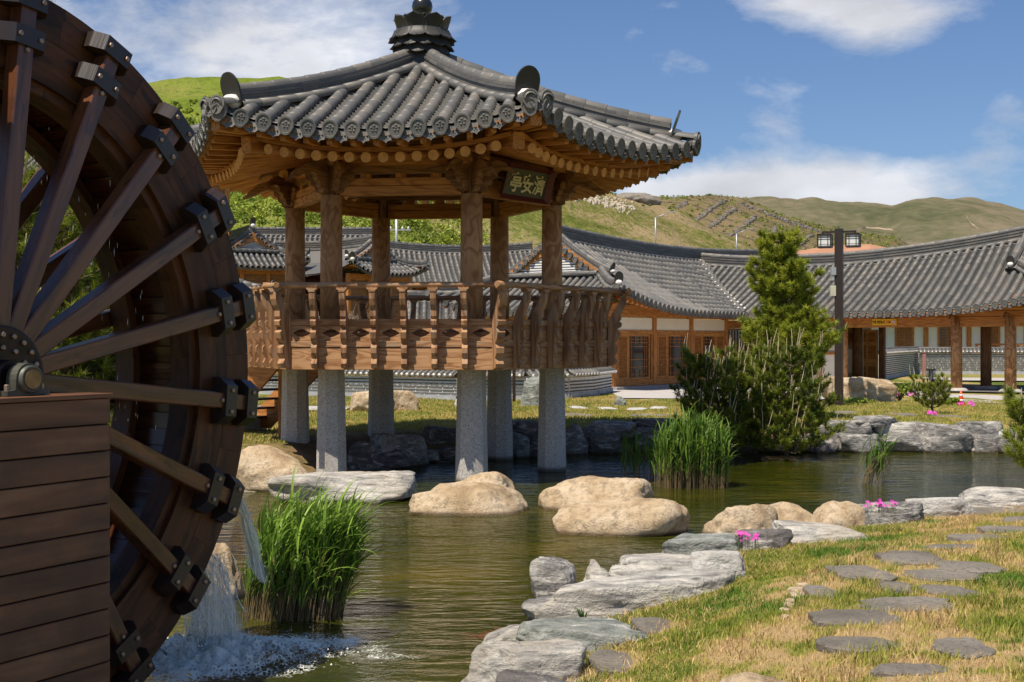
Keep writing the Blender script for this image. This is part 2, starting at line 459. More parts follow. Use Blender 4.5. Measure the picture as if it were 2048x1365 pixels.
def rockmat(name, kind):
    m = NM(name)
    P = m.coord('Object', (1, 1, 1))
    a = m.noise(P, 2.2, 6, .62, .4)
    b = m.noise(P, 14, 6, .7)
    if kind == 'tan':
        c = m.ramp(a, [(.32, (.33, .225, .125)), (.45, (.52, .385, .235)), (.62, (.66, .53, .375)), (.74, (.42, .29, .165))])
        c = m.mix(m.rng(b, .48, .64, 0, .7), c, (.25, .18, .115))
    elif kind == 'grey':
        w = m.noise(m.coord('Object', (2.0, 9, 14), rot=(.5, .35, .2)), 1.1, 5, .62, .8)
        c = m.ramp(w, [(.30, (.12, .115, .11)), (.40, (.30, .29, .27)), (.50, (.52, .49, .44)), (.62, (.70, .65, .57)), (.70, (.40, .38, .35))])
        c = m.mix(m.rng(a, .48, .62, 0, .6), c, (.25, .235, .215))
        c = m.mix(m.rng(b, .56, .72, 0, .5), c, (.14, .135, .13))
        c = m.mix(m.rng(m.noise(P, .9, 3, .6), .5, .66, 0, .4), c, (.52, .43, .30))
    elif kind == 'green':
        w = m.noise(m.coord('Object', (3, 6, 9), rot=(.3, .2, .6)), 1.4, 5, .62, .8)
        c = m.ramp(w, [(.3, (.12, .13, .115)), (.48, (.25, .265, .235)), (.6, (.36, .365, .33)), (.68, (.62, .60, .54))])
        c = m.mix(m.rng(b, .5, .7, 0, .5), c, (.16, .155, .15))
    elif kind == 'mid':
        w = m.noise(m.coord('Object', (2.5, 8, 12), rot=(.5, .5, .4)), 1.3, 6, .7, 1.0)
        c = m.ramp(w, [(.30, (.09, .085, .08)), (.46, (.20, .19, .18)), (.56, (.33, .31, .28)), (.62, (.72, .67, .60)), (.68, (.26, .245, .23))])
        c = m.mix(m.rng(b, .52, .68, 0, .6), c, (.12, .11, .10))
        c = m.mix(m.rng(a, .54, .64, 0, .75), c, (.60, .56, .50))
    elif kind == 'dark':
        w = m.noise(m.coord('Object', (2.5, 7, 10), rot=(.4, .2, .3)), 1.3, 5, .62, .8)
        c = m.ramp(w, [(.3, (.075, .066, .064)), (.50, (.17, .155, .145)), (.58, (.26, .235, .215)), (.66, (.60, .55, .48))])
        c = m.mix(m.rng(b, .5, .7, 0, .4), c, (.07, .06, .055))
    elif kind == 'flag':
        c = m.ramp(a, [(.3, (.17, .148, .12)), (.6, (.28, .245, .20)), (.8, (.35, .31, .255))])
        c = m.mix(m.rng(m.noise(P, 30, 3, .6), .52, .62, 0, .5), c, (.10, .09, .078))
    else:  # pale
        c = m.ramp(a, [(.3, (.45, .42, .38)), (.6, (.62, .60, .56)), (.8, (.5, .46, .40))])
    g = m.n('ShaderNodeNewGeometry'); s2 = m.n('ShaderNodeSeparateXYZ'); m.l(g.outputs['Position'], s2.inputs[0])
    zz = m.math('ADD', s2.outputs['Z'], m.math('MULTIPLY', b, .05))
    c = m.mix(m.rng(zz, -.455, -.415, .85, 0), c, (.07, .045, .018))
    rg = m.rng(zz, -.45, -.40, .25, .85)
    h = m.math('ADD', m.math('MULTIPLY', b, .6), m.noise(P, 40, 5, .7))
    if kind in ('grey', 'dark', 'green', 'mid'): h = m.math('ADD', h, m.math('MULTIPLY', w, 1.3))
    m.bump(h, .9, .035)
    return m.done(c, rg, Specular_IOR_Level=.3)
RM = {k: rockmat(k + '_stone', k) for k in ('tan', 'grey', 'green', 'mid', 'dark', 'flag', 'pale')}

def leafmat(name, dark, light, trans=.35, rough=.5):
    m = NM(name); at = m.n('ShaderNodeAttribute', attribute_name='tint')
    sp = m.n('ShaderNodeSeparateColor'); m.l(at.outputs['Color'], sp.inputs[0])
    c = m.mix(sp.outputs[0], dark, light)
    m.done(c, rough, Specular_IOR_Level=.3)
    tr = m.n('ShaderNodeBsdfTranslucent'); m.l(c, tr.inputs['Color'])
    mx = m.n('ShaderNodeMixShader'); mx.inputs[0].default_value = trans
    m.l(m.b.outputs[0], mx.inputs[1]); m.l(tr.outputs[0], mx.inputs[2]); m.l(mx.outputs[0], m.out.inputs['Surface'])
    return m.m
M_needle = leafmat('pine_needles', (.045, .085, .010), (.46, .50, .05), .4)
M_reed = leafmat('reed_leaf', (.055, .13, .015), (.34, .50, .08), .4, .4)
M_reedstem = plain('reed_stem', (.16, .11, .045), .8, .4, 9)
M_bush = leafmat('bush_leaves', (.07, .13, .015), (.40, .46, .06), .3)
M_blade = leafmat('grass_blades', (1, 1, 1), (1, 1, 1), .25, .7)
# grass blades carry their own colour
def blademat():
    m = NM('lawn_blades'); at = m.n('ShaderNodeAttribute', attribute_name='tint')
    m.done(at.outputs['Color'], .7, Specular_IOR_Level=.2)
    tr = m.n('ShaderNodeBsdfTranslucent'); m.l(at.outputs['Color'], tr.inputs['Color'])
    mx = m.n('ShaderNodeMixShader'); mx.inputs[0].default_value = .25
    m.l(m.b.outputs[0], mx.inputs[1]); m.l(tr.outputs[0], mx.inputs[2]); m.l(mx.outputs[0], m.out.inputs['Surface'])
    return m.m
M_blade = blademat()
# =====================================================================
# GROUND with the pond hollow, water, paving, hills
# =====================================================================
near_px = [(925, 1365), (1010, 1305), (1075, 1245), (1120, 1215), (1200, 1190), (1290, 1130), (1340, 1108), (1480, 1082), (1600, 1058), (1720, 1042), (1850, 1016), (2048, 990), (2400, 965)]
far_px = [(2400, 916), (2048, 909), (1930, 905), (1760, 905), (1640, 907), (1500, 906), (1340, 903), (1170, 910), (1060, 916), (950, 924), (850, 926), (760, 942), (700, 954), (640, 972), (560, 984), (465, 984), (200, 990)]
pond = [(-.35, 7.6), (-.5, 6.4), (-1.6, 5.4), (-4.2, 5.2)]
pond = pond[::-1] + [tuple(G(a, b, -.5)[:2]) for a, b in near_px] + [tuple(G(a, b, -.5)[:2]) for a, b in far_px] + [(-7.5, 14), (-8.5, 9)]
pond = np.array(pond)
def sdpoly(X, Y):
    P = np.stack([X, Y], -1).reshape(-1, 2); d = np.full(len(P), 1e9); ins = np.zeros(len(P), bool)
    n = len(pond)
    for i in range(n):
        a = pond[i]; b = pond[(i + 1) % n]; e = b - a; w = P - a
        t = np.clip((w @ e) / (e @ e), 0, 1); q = w - t[:, None] * e; d = np.minimum(d, np.hypot(q[:, 0], q[:, 1]))
        c = ((a[1] > P[:, 1]) != (b[1] > P[:, 1])) & (P[:, 0] < (b[0] - a[0]) * (P[:, 1] - a[1]) / (b[1] - a[1] + 1e-12) + a[0])
        ins ^= c
    return np.where(ins, -d, d).reshape(X.shape)
def sstep(x): x = np.clip(x, 0, 1); return x * x * (3 - 2 * x)
def gz(X, Y):
    X = np.asarray(X, float); Y = np.asarray(Y, float)
    sd = sdpoly(X, Y)
    near = sstep((19.5 - Y) / 2.5)
    n = fbm(np.stack([X.ravel() * .9, Y.ravel() * .9, X.ravel() * 0], 1), 3).reshape(X.shape)
    lawn = .03 * n
    wz_ = 2.4 + 2.8 * sstep((Y - 9.5) / 4)
    zn = -.47 + (.47 + lawn) * (.35 * sstep(sd / wz_) + .65 * np.clip(sd / wz_, 0, 1))
    zf = -.55 + (.55 + lawn) * sstep((sd - .28) / .40)
    zl = -.50 + (.46 + lawn) * sstep((sd + .0) / 1.6)
    zf = zf * sstep((X + 1.2) / 2.0) + zl * (1 - sstep((X + 1.2) / 2.0))
    z = zn * near + zf * (1 - near)
    zin = -.5 - np.clip(-sd, 0, 1.6) * .45 + .04 * n
    z = np.where(sd < 0, np.minimum(zin, z), z)
    # the land falls a little under the far gate hall, rises behind the pavilion
    z = z - .10 * sstep((Y - 36) / 8) * sstep((X - 6) / 6)
    z = z + 3.2 * sstep((Y - 62) / 25) * sstep((4 - X) / 14)
    return z, sd
def gh(x, y): return float(gz(np.array([x]), np.array([y]))[0][0])
def axis(a, b, step, lo, hi):
    f = list(np.arange(a, b + 1e-6, step)); s = step
    u = []; x = b
    while x < hi: s *= 1.35; x += s; u.append(x)
    s = step; l = []; x = a
    while x > lo: s *= 1.35; x -= s; l.append(x)
    return np.array(l[::-1] + f + u)
gx = axis(-9, 14, .09, -3500, 3500); gy = axis(4.6, 32, .09, -400, 3800)
GX, GY = np.meshgrid(gx, gy)
GZ, GSD = gz(GX, GY)
V = np.stack([GX, GY, GZ], -1).reshape(-1, 3)
nx, ny = len(gx), len(gy)
I = np.arange(nx * ny).reshape(ny, nx)
F = np.stack([I[:-1, :-1], I[:-1, 1:], I[1:, 1:], I[1:, :-1]], -1).reshape(-1, 4)
def greenness(X, Y):
    """0 = dry straw, 1 = green turf"""
    P = np.stack([X, Y, X * 0], -1).reshape(-1, 3)
    g = .46 + .20 * fbm(P * .75, 3) + .30 * fbm(P * 3.1 + 9, 3) + .34 * fbm(P * 9.3 + 3, 2)
    pathc = np.exp(-((X.ravel() - (2.25 + (Y.ravel() - 8) * .42)) / 1.15) ** 2)       # worn path with the flagstones
    near = (Y.ravel() < 18)
    g = g - .22 * pathc * near + .16 * near * (1 - pathc)
    g = np.where((Y.ravel() > 27), g + .10, g)
    return np.clip(g, 0, 1).reshape(X.shape)
gr = greenness(GX, GY)
under = np.exp(-((GX + 2.0) / 2.6) ** 2 - ((GY - 22.4) / 2.4) ** 2)
tint = np.stack([gr.ravel(), np.clip(sstep((np.where(GY < 15, .92, .50) - GSD) / .25), 0, 1).ravel(), np.clip(under * 1.3, 0, 1).ravel()], 1)
def ground_mat():
    m = NM('lawn_and_earth'); at = m.n('ShaderNodeAttribute', attribute_name='tint')
    sp = m.n('ShaderNodeSeparateColor'); m.l(at.outputs['Color'], sp.inputs[0])
    Wd = m.coord('World')
    n = m.noise(Wd, 3, 5, .65); n2 = m.noise(Wd, 45, 4, .7); n3 = m.noise(m.coord('World', (1, .35, 1)), 11, 5, .7)
    f = m.math('ADD', sp.outputs[0], m.math('MULTIPLY', m.math('SUBTRACT', n3, .5), 1.1))
    c = m.ramp(f, [(.18, (.44, .31, .155)), (.42, (.36, .28, .10)), (.62, (.21, .215, .045)), (.9, (.09, .13, .02))])
    c = m.mix(m.rng(n2, .5, .75, 0, .6), c, (.16, .125, .06))
    earth = m.ramp(n, [(.3, (.10, .06, .035)), (.7, (.24, .15, .09))])
    c = m.mix(m.math('MULTIPLY', sp.outputs[2], .9, True), c, earth)
    rock = m.ramp(n3, [(.3, (.13, .115, .09)), (.7, (.36, .33, .28))])
    rock = m.mix(m.rng(n2, .45, .65, 0, .7), rock, (.55, .52, .46))
    c = m.mix(sp.outputs[1], c, rock)
    g = m.n('ShaderNodeNewGeometry'); s2 = m.n('ShaderNodeSeparateXYZ'); m.l(g.outputs['Position'], s2.inputs[0])
    c = m.mix(m.rng(s2.outputs['Z'], -.56, -.50, 1, 0), c, m.ramp(n, [(.3, (.05, .045, .008)), (.7, (.13, .10, .02))]))
    m.bump(m.math('ADD', n2, m.math('MULTIPLY', n3, 1.2)), .9, .03)
    return m.done(c, .95, Specular_IOR_Level=.1)
place('ground', fastmesh('ground', V, F, ground_mat(), True, tint), kind='structure')

# water
def water_mat():
    m = NM('murky_green_water')
    W1 = m.coord('World', (.55, 1.5, 1)); W2 = m.coord('World', (1.6, 3.6, 1))
    a = m.noise(W1, 3.4, 2, .5, .6); b = m.noise(W2, 4.5, 3, .55, .3)
    h = m.math('ADD', a, m.math('MULTIPLY', b, .28))
    # rings spreading from the falling water
    g = m.n('ShaderNodeNewGeometry')
    d = m.n('ShaderNodeVectorMath', operation='DISTANCE'); m.l(g.outputs['Position'], d.inputs[0]); c0 = G(420, 1305, -.5); d.inputs[1].default_value = tuple(c0)
    ch = m.noise(m.coord('World'), 9, 4, .7, .6)
    h = m.math('ADD', h, m.math('MULTIPLY', m.math('MULTIPLY', ch, m.rng(d.outputs['Value'], .5, 2.2, 1, 0)), 1.5))
    bp = m.n('ShaderNodeBump'); bp.inputs['Strength'].default_value = .5; bp.inputs['Distance'].default_value = .07; m.l(h, bp.inputs['Height'])
    big = m.noise(m.coord('World'), .55, 4, .6)
    col = m.ramp(big, [(.3, (.030, .042, .002)), (.55, (.070, .075, .005)), (.72, (.15, .12, .012))])
    dif = m.n('ShaderNodeBsdfDiffuse'); m.l(col, dif.inputs[0])
    tr = m.n('ShaderNodeBsdfTransparent'); tr.inputs[0].default_value = (.60, .52, .20, 1)
    mx0 = m.n('ShaderNodeMixShader'); mx0.inputs[0].default_value = .42; m.l(dif.outputs[0], mx0.inputs[1]); m.l(tr.outputs[0], mx0.inputs[2])
    gl = m.n('ShaderNodeBsdfGlossy'); gl.inputs['Roughness'].default_value = .025; m.l(bp.outputs[0], gl.inputs['Normal'])
    fr = m.n('ShaderNodeFresnel'); fr.inputs['IOR'].default_value = 1.33; m.l(bp.outputs[0], fr.inputs['Normal'])
    mx = m.n('ShaderNodeMixShader'); m.l(fr.outputs[0], mx.inputs[0]); m.l(mx0.outputs[0], mx.inputs[1]); m.l(gl.outputs[0], mx.inputs[2])
    m.l(mx.outputs[0], m.out.inputs['Surface']); m.nt.nodes.remove(m.b)
    return m.m
M_water = water_mat()
wv = [(-9.2, 3.2, -.5), (14.0, 3.2, -.5), (14.0, 27, -.5), (-9.2, 27, -.5)]
place('pond_water', MB().add(wv, [(0, 1, 2, 3)]).mesh('pond_water', M_water), kind='structure')

# paved walks (thin sheets on the lawn)
def sheet(name, pts, dz, mat, n=1):
    vs = [(p[0], p[1], gh(p[0], p[1]) + dz) for p in pts]
    return place(name, MB().add(vs, [tuple(range(len(vs)))]).mesh(name, mat), kind='structure')
def slabs_mat():
    m = NM('grey_slab_paving'); br = m.n('ShaderNodeTexBrick'); br.inputs['Scale'].default_value = 1.6
    br.inputs['Color1'].default_value = (.43, .40, .375, 1); br.inputs['Color2'].default_value = (.50, .475, .45, 1); br.inputs['Mortar'].default_value = (.25, .23, .21, 1)
    br.inputs['Mortar Size'].default_value = .012
    m.l(m.coord('World', (1, 1, 1)), br.inputs['Vector'])
    c = m.mix(m.rng(m.noise(m.coord('World'), .8, 4, .6), .4, .7, 0, .4), br.outputs['Color'], (.38, .33, .28))
    return m.done(c, .85)
M_slab = slabs_mat()
sheet('paved_walk', [G(1240, 798), G(1400, 800.5), G(1545, 802), G(1640, 801), G(1790, 790), (16.4, 46.8), (8.5, 50.4), (3.25, 43.9)], .035, M_slab)
sheet('paved_path', [G(1845, 803, -.02), G(2300, 826, -.02), G(2300, 812, -.02), G(1960, 790, -.05), G(1800, 786, -.05)], .04, M_slab)
sheet('gate_passage_floor', [(11.7, 47.6), (18.6, 42.4), (22.2, 47.2), (15.3, 52.4)], .055, plain('dark_passage_paving', (.12, .115, .11), .8))
sheet('far_walk', [(19.3, 57.5), (32, 55), (34, 60.5), (19.3, 62.5)], .04, M_slab)
sheet('foot_walk', [(-6.8, 32.5), (-4.2, 31.6), (-4.0, 33.6), (-6.8, 34.6)], .03, M_slab)

# ---- hills ----
def hill(name, sky_px, Zc, Zb, zb, mat, back=1.6, nz=60, amp=1.2, nf=.05, detail=None):
    """crest line read off the photo at depth Zc(px), foot at depth Zb"""
    px = np.linspace(sky_px[0][0], sky_px[-1][0], 220)
    cy = np.interp(px, [p[0] for p in sky_px], [p[1] for p in sky_px])
    Zc_ = np.interp(px, [p[0] for p in sky_px], [p[2] if len(p) > 2 else Zc for p in sky_px])
    Cx = (px - 1024) / FPX * Zc_; Cz = CAMZ + (682.5 - cy) / FPX * Zc_
    rows = []
    ts = np.concatenate([np.linspace(0, 1, nz), np.linspace(1.05, 2, 12)])
    for t in ts:
        if t <= 1:
            Z = Zb + (Zc_ - Zb) * t; z = zb + (Cz - zb) * (np.sin(t * PI / 2) ** 1.15)
            X = (px - 1024) / FPX * Z
        else:
            Z = Zc_ * (1 + (t - 1) * back); z = Cz * (1 - (t - 1) ** 2 * 1.2); X = (px - 1024) / FPX * Z
        rows.append(np.stack([X, Z + 0 * X, z], 1))
    P = np.array(rows).reshape(-1, 3)
    T = np.repeat(ts, len(px))
    fade = np.clip(np.minimum(T, 1) * 4, 0, 1) * np.clip(np.abs(T - 1) * 6 + .12, 0, 1)
    P[:, 2] += amp * fbm(np.c_[P[:, 0] * nf, P[:, 1] * nf, P[:, 0] * 0], 5) * fade
    n1 = len(px); nr = len(ts); I = np.arange(n1 * nr).reshape(nr, n1)
    F = np.stack([I[:-1, :-1], I[:-1, 1:], I[1:, 1:], I[1:, :-1]], -1).reshape(-1, 4)
    return place(name, fastmesh(name, P, F, mat, True), kind='structure'), P, T
def hillmat(name, cols, s1, s2, stripe=None, spots=None):
    m = NM(name); Wd = m.coord('World')
    a = m.noise(Wd, s1, 5, .6); b = m.noise(Wd, s2, 5, .7)
    f = m.math('ADD', m.math('MULTIPLY', a, .6), m.math('MULTIPLY', b, .4))
    c = m.ramp(f, cols)
    if name.startswith('near_slope'):
        g_ = m.n('ShaderNodeNewGeometry'); sx = m.n('ShaderNodeSeparateXYZ'); m.l(g_.outputs['Position'], sx.inputs[0])
        gg = m.ramp(f, [(.36, (.10, .15, .015)), (.5, (.19, .25, .03)), (.66, (.30, .29, .07))])
        c = m.mix(m.rng(sx.outputs['X'], 8, -22, 0, .92), c, gg)
    if spots: c = m.mix(m.rng(m.noise(Wd, spots[0], 3, .6), spots[1], spots[1] + .05, 0, spots[3]), c, spots[2])
    if stripe:
        w = m.n('ShaderNodeTexWave', bands_direction='X'); w.inputs['Scale'].default_value = stripe[0]; w.inputs['Distortion'].default_value = 3.5; w.inputs['Detail'].default_value = 3; w.inputs['Detail Scale'].default_value=.6
        m.l(m.coord('World', stripe[1], rot=stripe[2]), w.inputs[0]); c = m.mix(m.rng(w.outputs['Fac'], .86, .97, 0, .75), c, stripe[3])
    m.bump(b, .8, stripe[4] if stripe else 1.0)
    return m.done(c, .95, Specular_IOR_Level=.05)
straw_unused = (.40, .30, .17); green = (.15, .19, .035); dgreen = (.07, .10, .02)
hm1 = hillmat('near_slope_turf', [(.36, (.085, .11, .02)), (.46, (.19, .185, .05)), (.52, (.33, .25, .13)), (.66, (.38, .28, .16))], .09, 1.6, spots=(1.1, .58, (.12, .16, .03), .7))
hill('near_slope', [(-900, 150, 150), (-200, 170, 150), (290, 184, 150), (560, 178, 150), (780, 235, 150), (1000, 330, 150), (1130, 372, 150), (1230, 400, 150), (1300, 417, 155), (1360, 437, 160), (1440, 470, 165), (1500, 497, 165), (1580, 540, 165), (1700, 640, 165), (1760, 700, 165)], 150, 84, -1.0, hm1, amp=.9, nf=.12)
hm2 = hillmat('ridged_hill_turf', [(.36, (.085, .085, .022)), (.46, (.15, .125, .05)), (.54, (.22, .165, .09)), (.68, (.16, .12, .07))], .03, .45, stripe=(.055, (1, 1, 1), (0, 0, -.75), (.10, .085, .07), 2.0), spots=(.35, .6, (.13, .15, .03), .6))
hill('ridged_hill', [(900, 470), (1150, 432), (1290, 415), (1360, 405), (1420, 400), (1480, 406), (1530, 420), (1580, 440), (1640, 461), (1700, 477), (1790, 497), (1900, 540), (2000, 620), (2060, 700)], 380, 230, -2.0, hm2, amp=2.4, nf=.03)
hm3 = hillmat('far_hill_hazed_turf', [(.36, (.075, .080, .042)), (.46, (.12, .112, .062)), (.54, (.17, .142, .092)), (.68, (.21, .17, .12))], .008, .09, spots=(.06, .58, (.12, .13, .07), .5))  # distance haze is painted in: turf colours faded, no real air between
hill('far_hill', [(1100, 470), (1450, 434), (1550, 420), (1620, 416), (1720, 414), (1785, 417), (1812, 405), (1838, 400), (1900, 400), (1960, 404), (2010, 412), (2060, 427), (2200, 470), (2500, 520), (3000, 640), (3300, 700)], 1300, 700, -5.0, hm3, amp=16, nf=.0065)
# bare orange earth on the foot of the hills and the pale trails on the far hill
def strip(name, pts, w, mat, kind='structure'):
    mb = MB(); pts = [Vector(p) for p in pts]
    vs = []
    for i, p in enumerate(pts):
        vs += [p + Vector((0, 0, w[i] / 2)), p - Vector((0, 0, w[i] / 2)), p + Vector((0, 3, -w[i] / 2)), p + Vector((0, 3, w[i] / 2))]
    fs = []
    for i in range(len(pts) - 1):
        for k in range(4): fs.append((4 * i + k, 4 * i + (k + 1) % 4, 4 * i + 4 + (k + 1) % 4, 4 * i + 4 + k))
    return place(name, mb.add(vs, fs).mesh(name, mat), kind=kind)
M_earth = plain('orange_cut_earth', (.40, .20, .11), .95, .2, .3)
hill('earth_bank', [(1500, 640), (1560, 520), (1600, 505), (1640, 498), (1700, 492), (1740, 491), (1775, 499), (1810, 520), (1860, 640), (1900, 700)], 210, 150, -1.0, M_earth, amp=.3, nf=.3, nz=12)
# =====================================================================
# TILED ROOF KIT
# =====================================================================
def cover_mesh(n=8):
    mb = MB(); a = [PI * k / n for k in range(n + 1)]
    vs = []
    for x, r in ((0, .9), (1.04, 1.03)):
        vs += [(x, r * math.cos(t), r * math.sin(t) * .98) for t in a]
    vs += [(1.04, .8 * math.cos(t), .8 * math.sin(t) * .98) for t in a]
    m = n + 1
    fs = [(k, k + 1, m + k + 1, m + k) for k in range(n)] + [(m + k, m + k + 1, 2 * m + k + 1, 2 * m + k) for k in range(n)]
    return mb.add(vs, fs)
_cm8 = cover_mesh(8); _cm5 = cover_mesh(5)
ME_cover = _cm8.mesh('cover_tile', M_tile, True)
for p in ME_cover.polygons: p.use_smooth = True
ME_coverd = _cm8.mesh('cover_tile_dark', M_tiled, True)
def end_mesh(mat, relief=True):
    """round eave-end tile face, looking along +X, radius 1, with a pointed lower lip and a raised flower"""
    mb = MB(); n = 14
    ring = []
    for k in range(n):
        t = 2 * PI * k / n + PI / 2
        r = 1.12
        z = r * math.sin(t); y = r * math.cos(t)
        if math.sin(t) < -.75: z *= 1.28
        ring.append((y, z))
    vs = [(-.35, y, z) for y, z in ring] + [(.12, y, z) for y, z in ring] + [(.12, y * .8, z * .8) for y, z in ring] + [(.02, y * .76, z * .76) for y, z in ring]
    fs = []
    for j in range(3): fs += [(j * n + k, j * n + (k + 1) % n, (j + 1) * n + (k + 1) % n, (j + 1) * n + k) for k in range(n)]
    fs.append(tuple(3 * n + k for k in range(n)))
    mb.add(vs, fs)
    if relief:
        for (y, z, s) in ((0, .36, .26), (-.36, .12, .24), (.36, .12, .24), (-.22, -.3, .22), (.22, -.3, .22), (0, 0, .16)):
            mb.add([(.02, y - s, z), (.02, y, z - s), (.02, y + s, z), (.02, y, z + s), (.16, y, z)], [(0, 1, 4), (1, 2, 4), (2, 3, 4), (3, 0, 4)])
    return mb.mesh('eave_end_tile', mat)
ME_end = end_mesh(M_tile)
def drip_mesh(mat, relief=True):
    """hanging crescent tile under each pan row: width 2 (y), hangs to z=-1"""
    mb = MB(); n = 12; top = []; bot = []
    for k in range(n + 1):
        y = -1 + 2 * k / n
        top.append((y, -.30 * (1 - y * y) + .02))
        bot.append((y, -.12 - 1.0 * math.sqrt(max(0, 1 - y * y * .97)) * (1.0 + .05 * math.cos(y * PI * 4)) - (.07 if k == n // 2 else 0)))
    vs = [(0.02, y, z) for y, z in top] + [(.26, y, z) for y, z in bot] + [(-.14, y, z) for y, z in top] + [(.14, y, z) for y, z in bot]
    m = n + 1; fs = []
    for k in range(n):
        fs += [(k, k + 1, m + k + 1, m + k), (2 * m + k + 1, 2 * m + k, 3 * m + k, 3 * m + k + 1), (m + k, m + k + 1, 3 * m + k + 1, 3 * m + k), (k + 1, k, 2 * m + k, 2 * m + k + 1)]
    mb.add(vs, fs)
    if relief:
        for (y, z, s) in ((0, -.68, .15), (-.3, -.66, .13), (.3, -.66, .13), (-.16, -.88, .1), (.16, -.88, .1), (-.58, -.55, .1), (.58, -.55, .1), (0, -1.0, .06)):
            x = .14
            mb.add([(x, y - s, z), (x + .03, y, z - s), (x, y + s, z), (x - .03, y, z + s), (x + .16, y, z)], [(0, 1, 4), (1, 2, 4), (2, 3, 4), (3, 0, 4)])
    return mb.mesh('drip_tile', mat)
ME_drip = drip_mesh(M_tile)

def joined(name, src, mats_, mat, parent, smooth=True, kind='stuff'):
    """many copies of one small shape as a single mesh"""
    if not mats_: return None
    SV = np.array(src.v); tri = all(len(f) == 4 for f in src.f)
    Fq = np.array([f if len(f) == 4 else (f[0], f[1], f[2], f[2]) for f in src.f if len(f) in (3, 4)])
    A = np.array([[list(r) for r in M] for M in mats_])
    H = np.c_[SV, np.ones(len(SV))]
    P = np.einsum('nij,vj->nvi', A, H)[:, :, :3].reshape(-1, 3)
    FF = (Fq[None] + (np.arange(len(mats_)) * len(SV))[:, None, None]).reshape(-1, 4)
    return place(name, fastmesh(name, P, FF, mat, smooth), None, parent, kind)

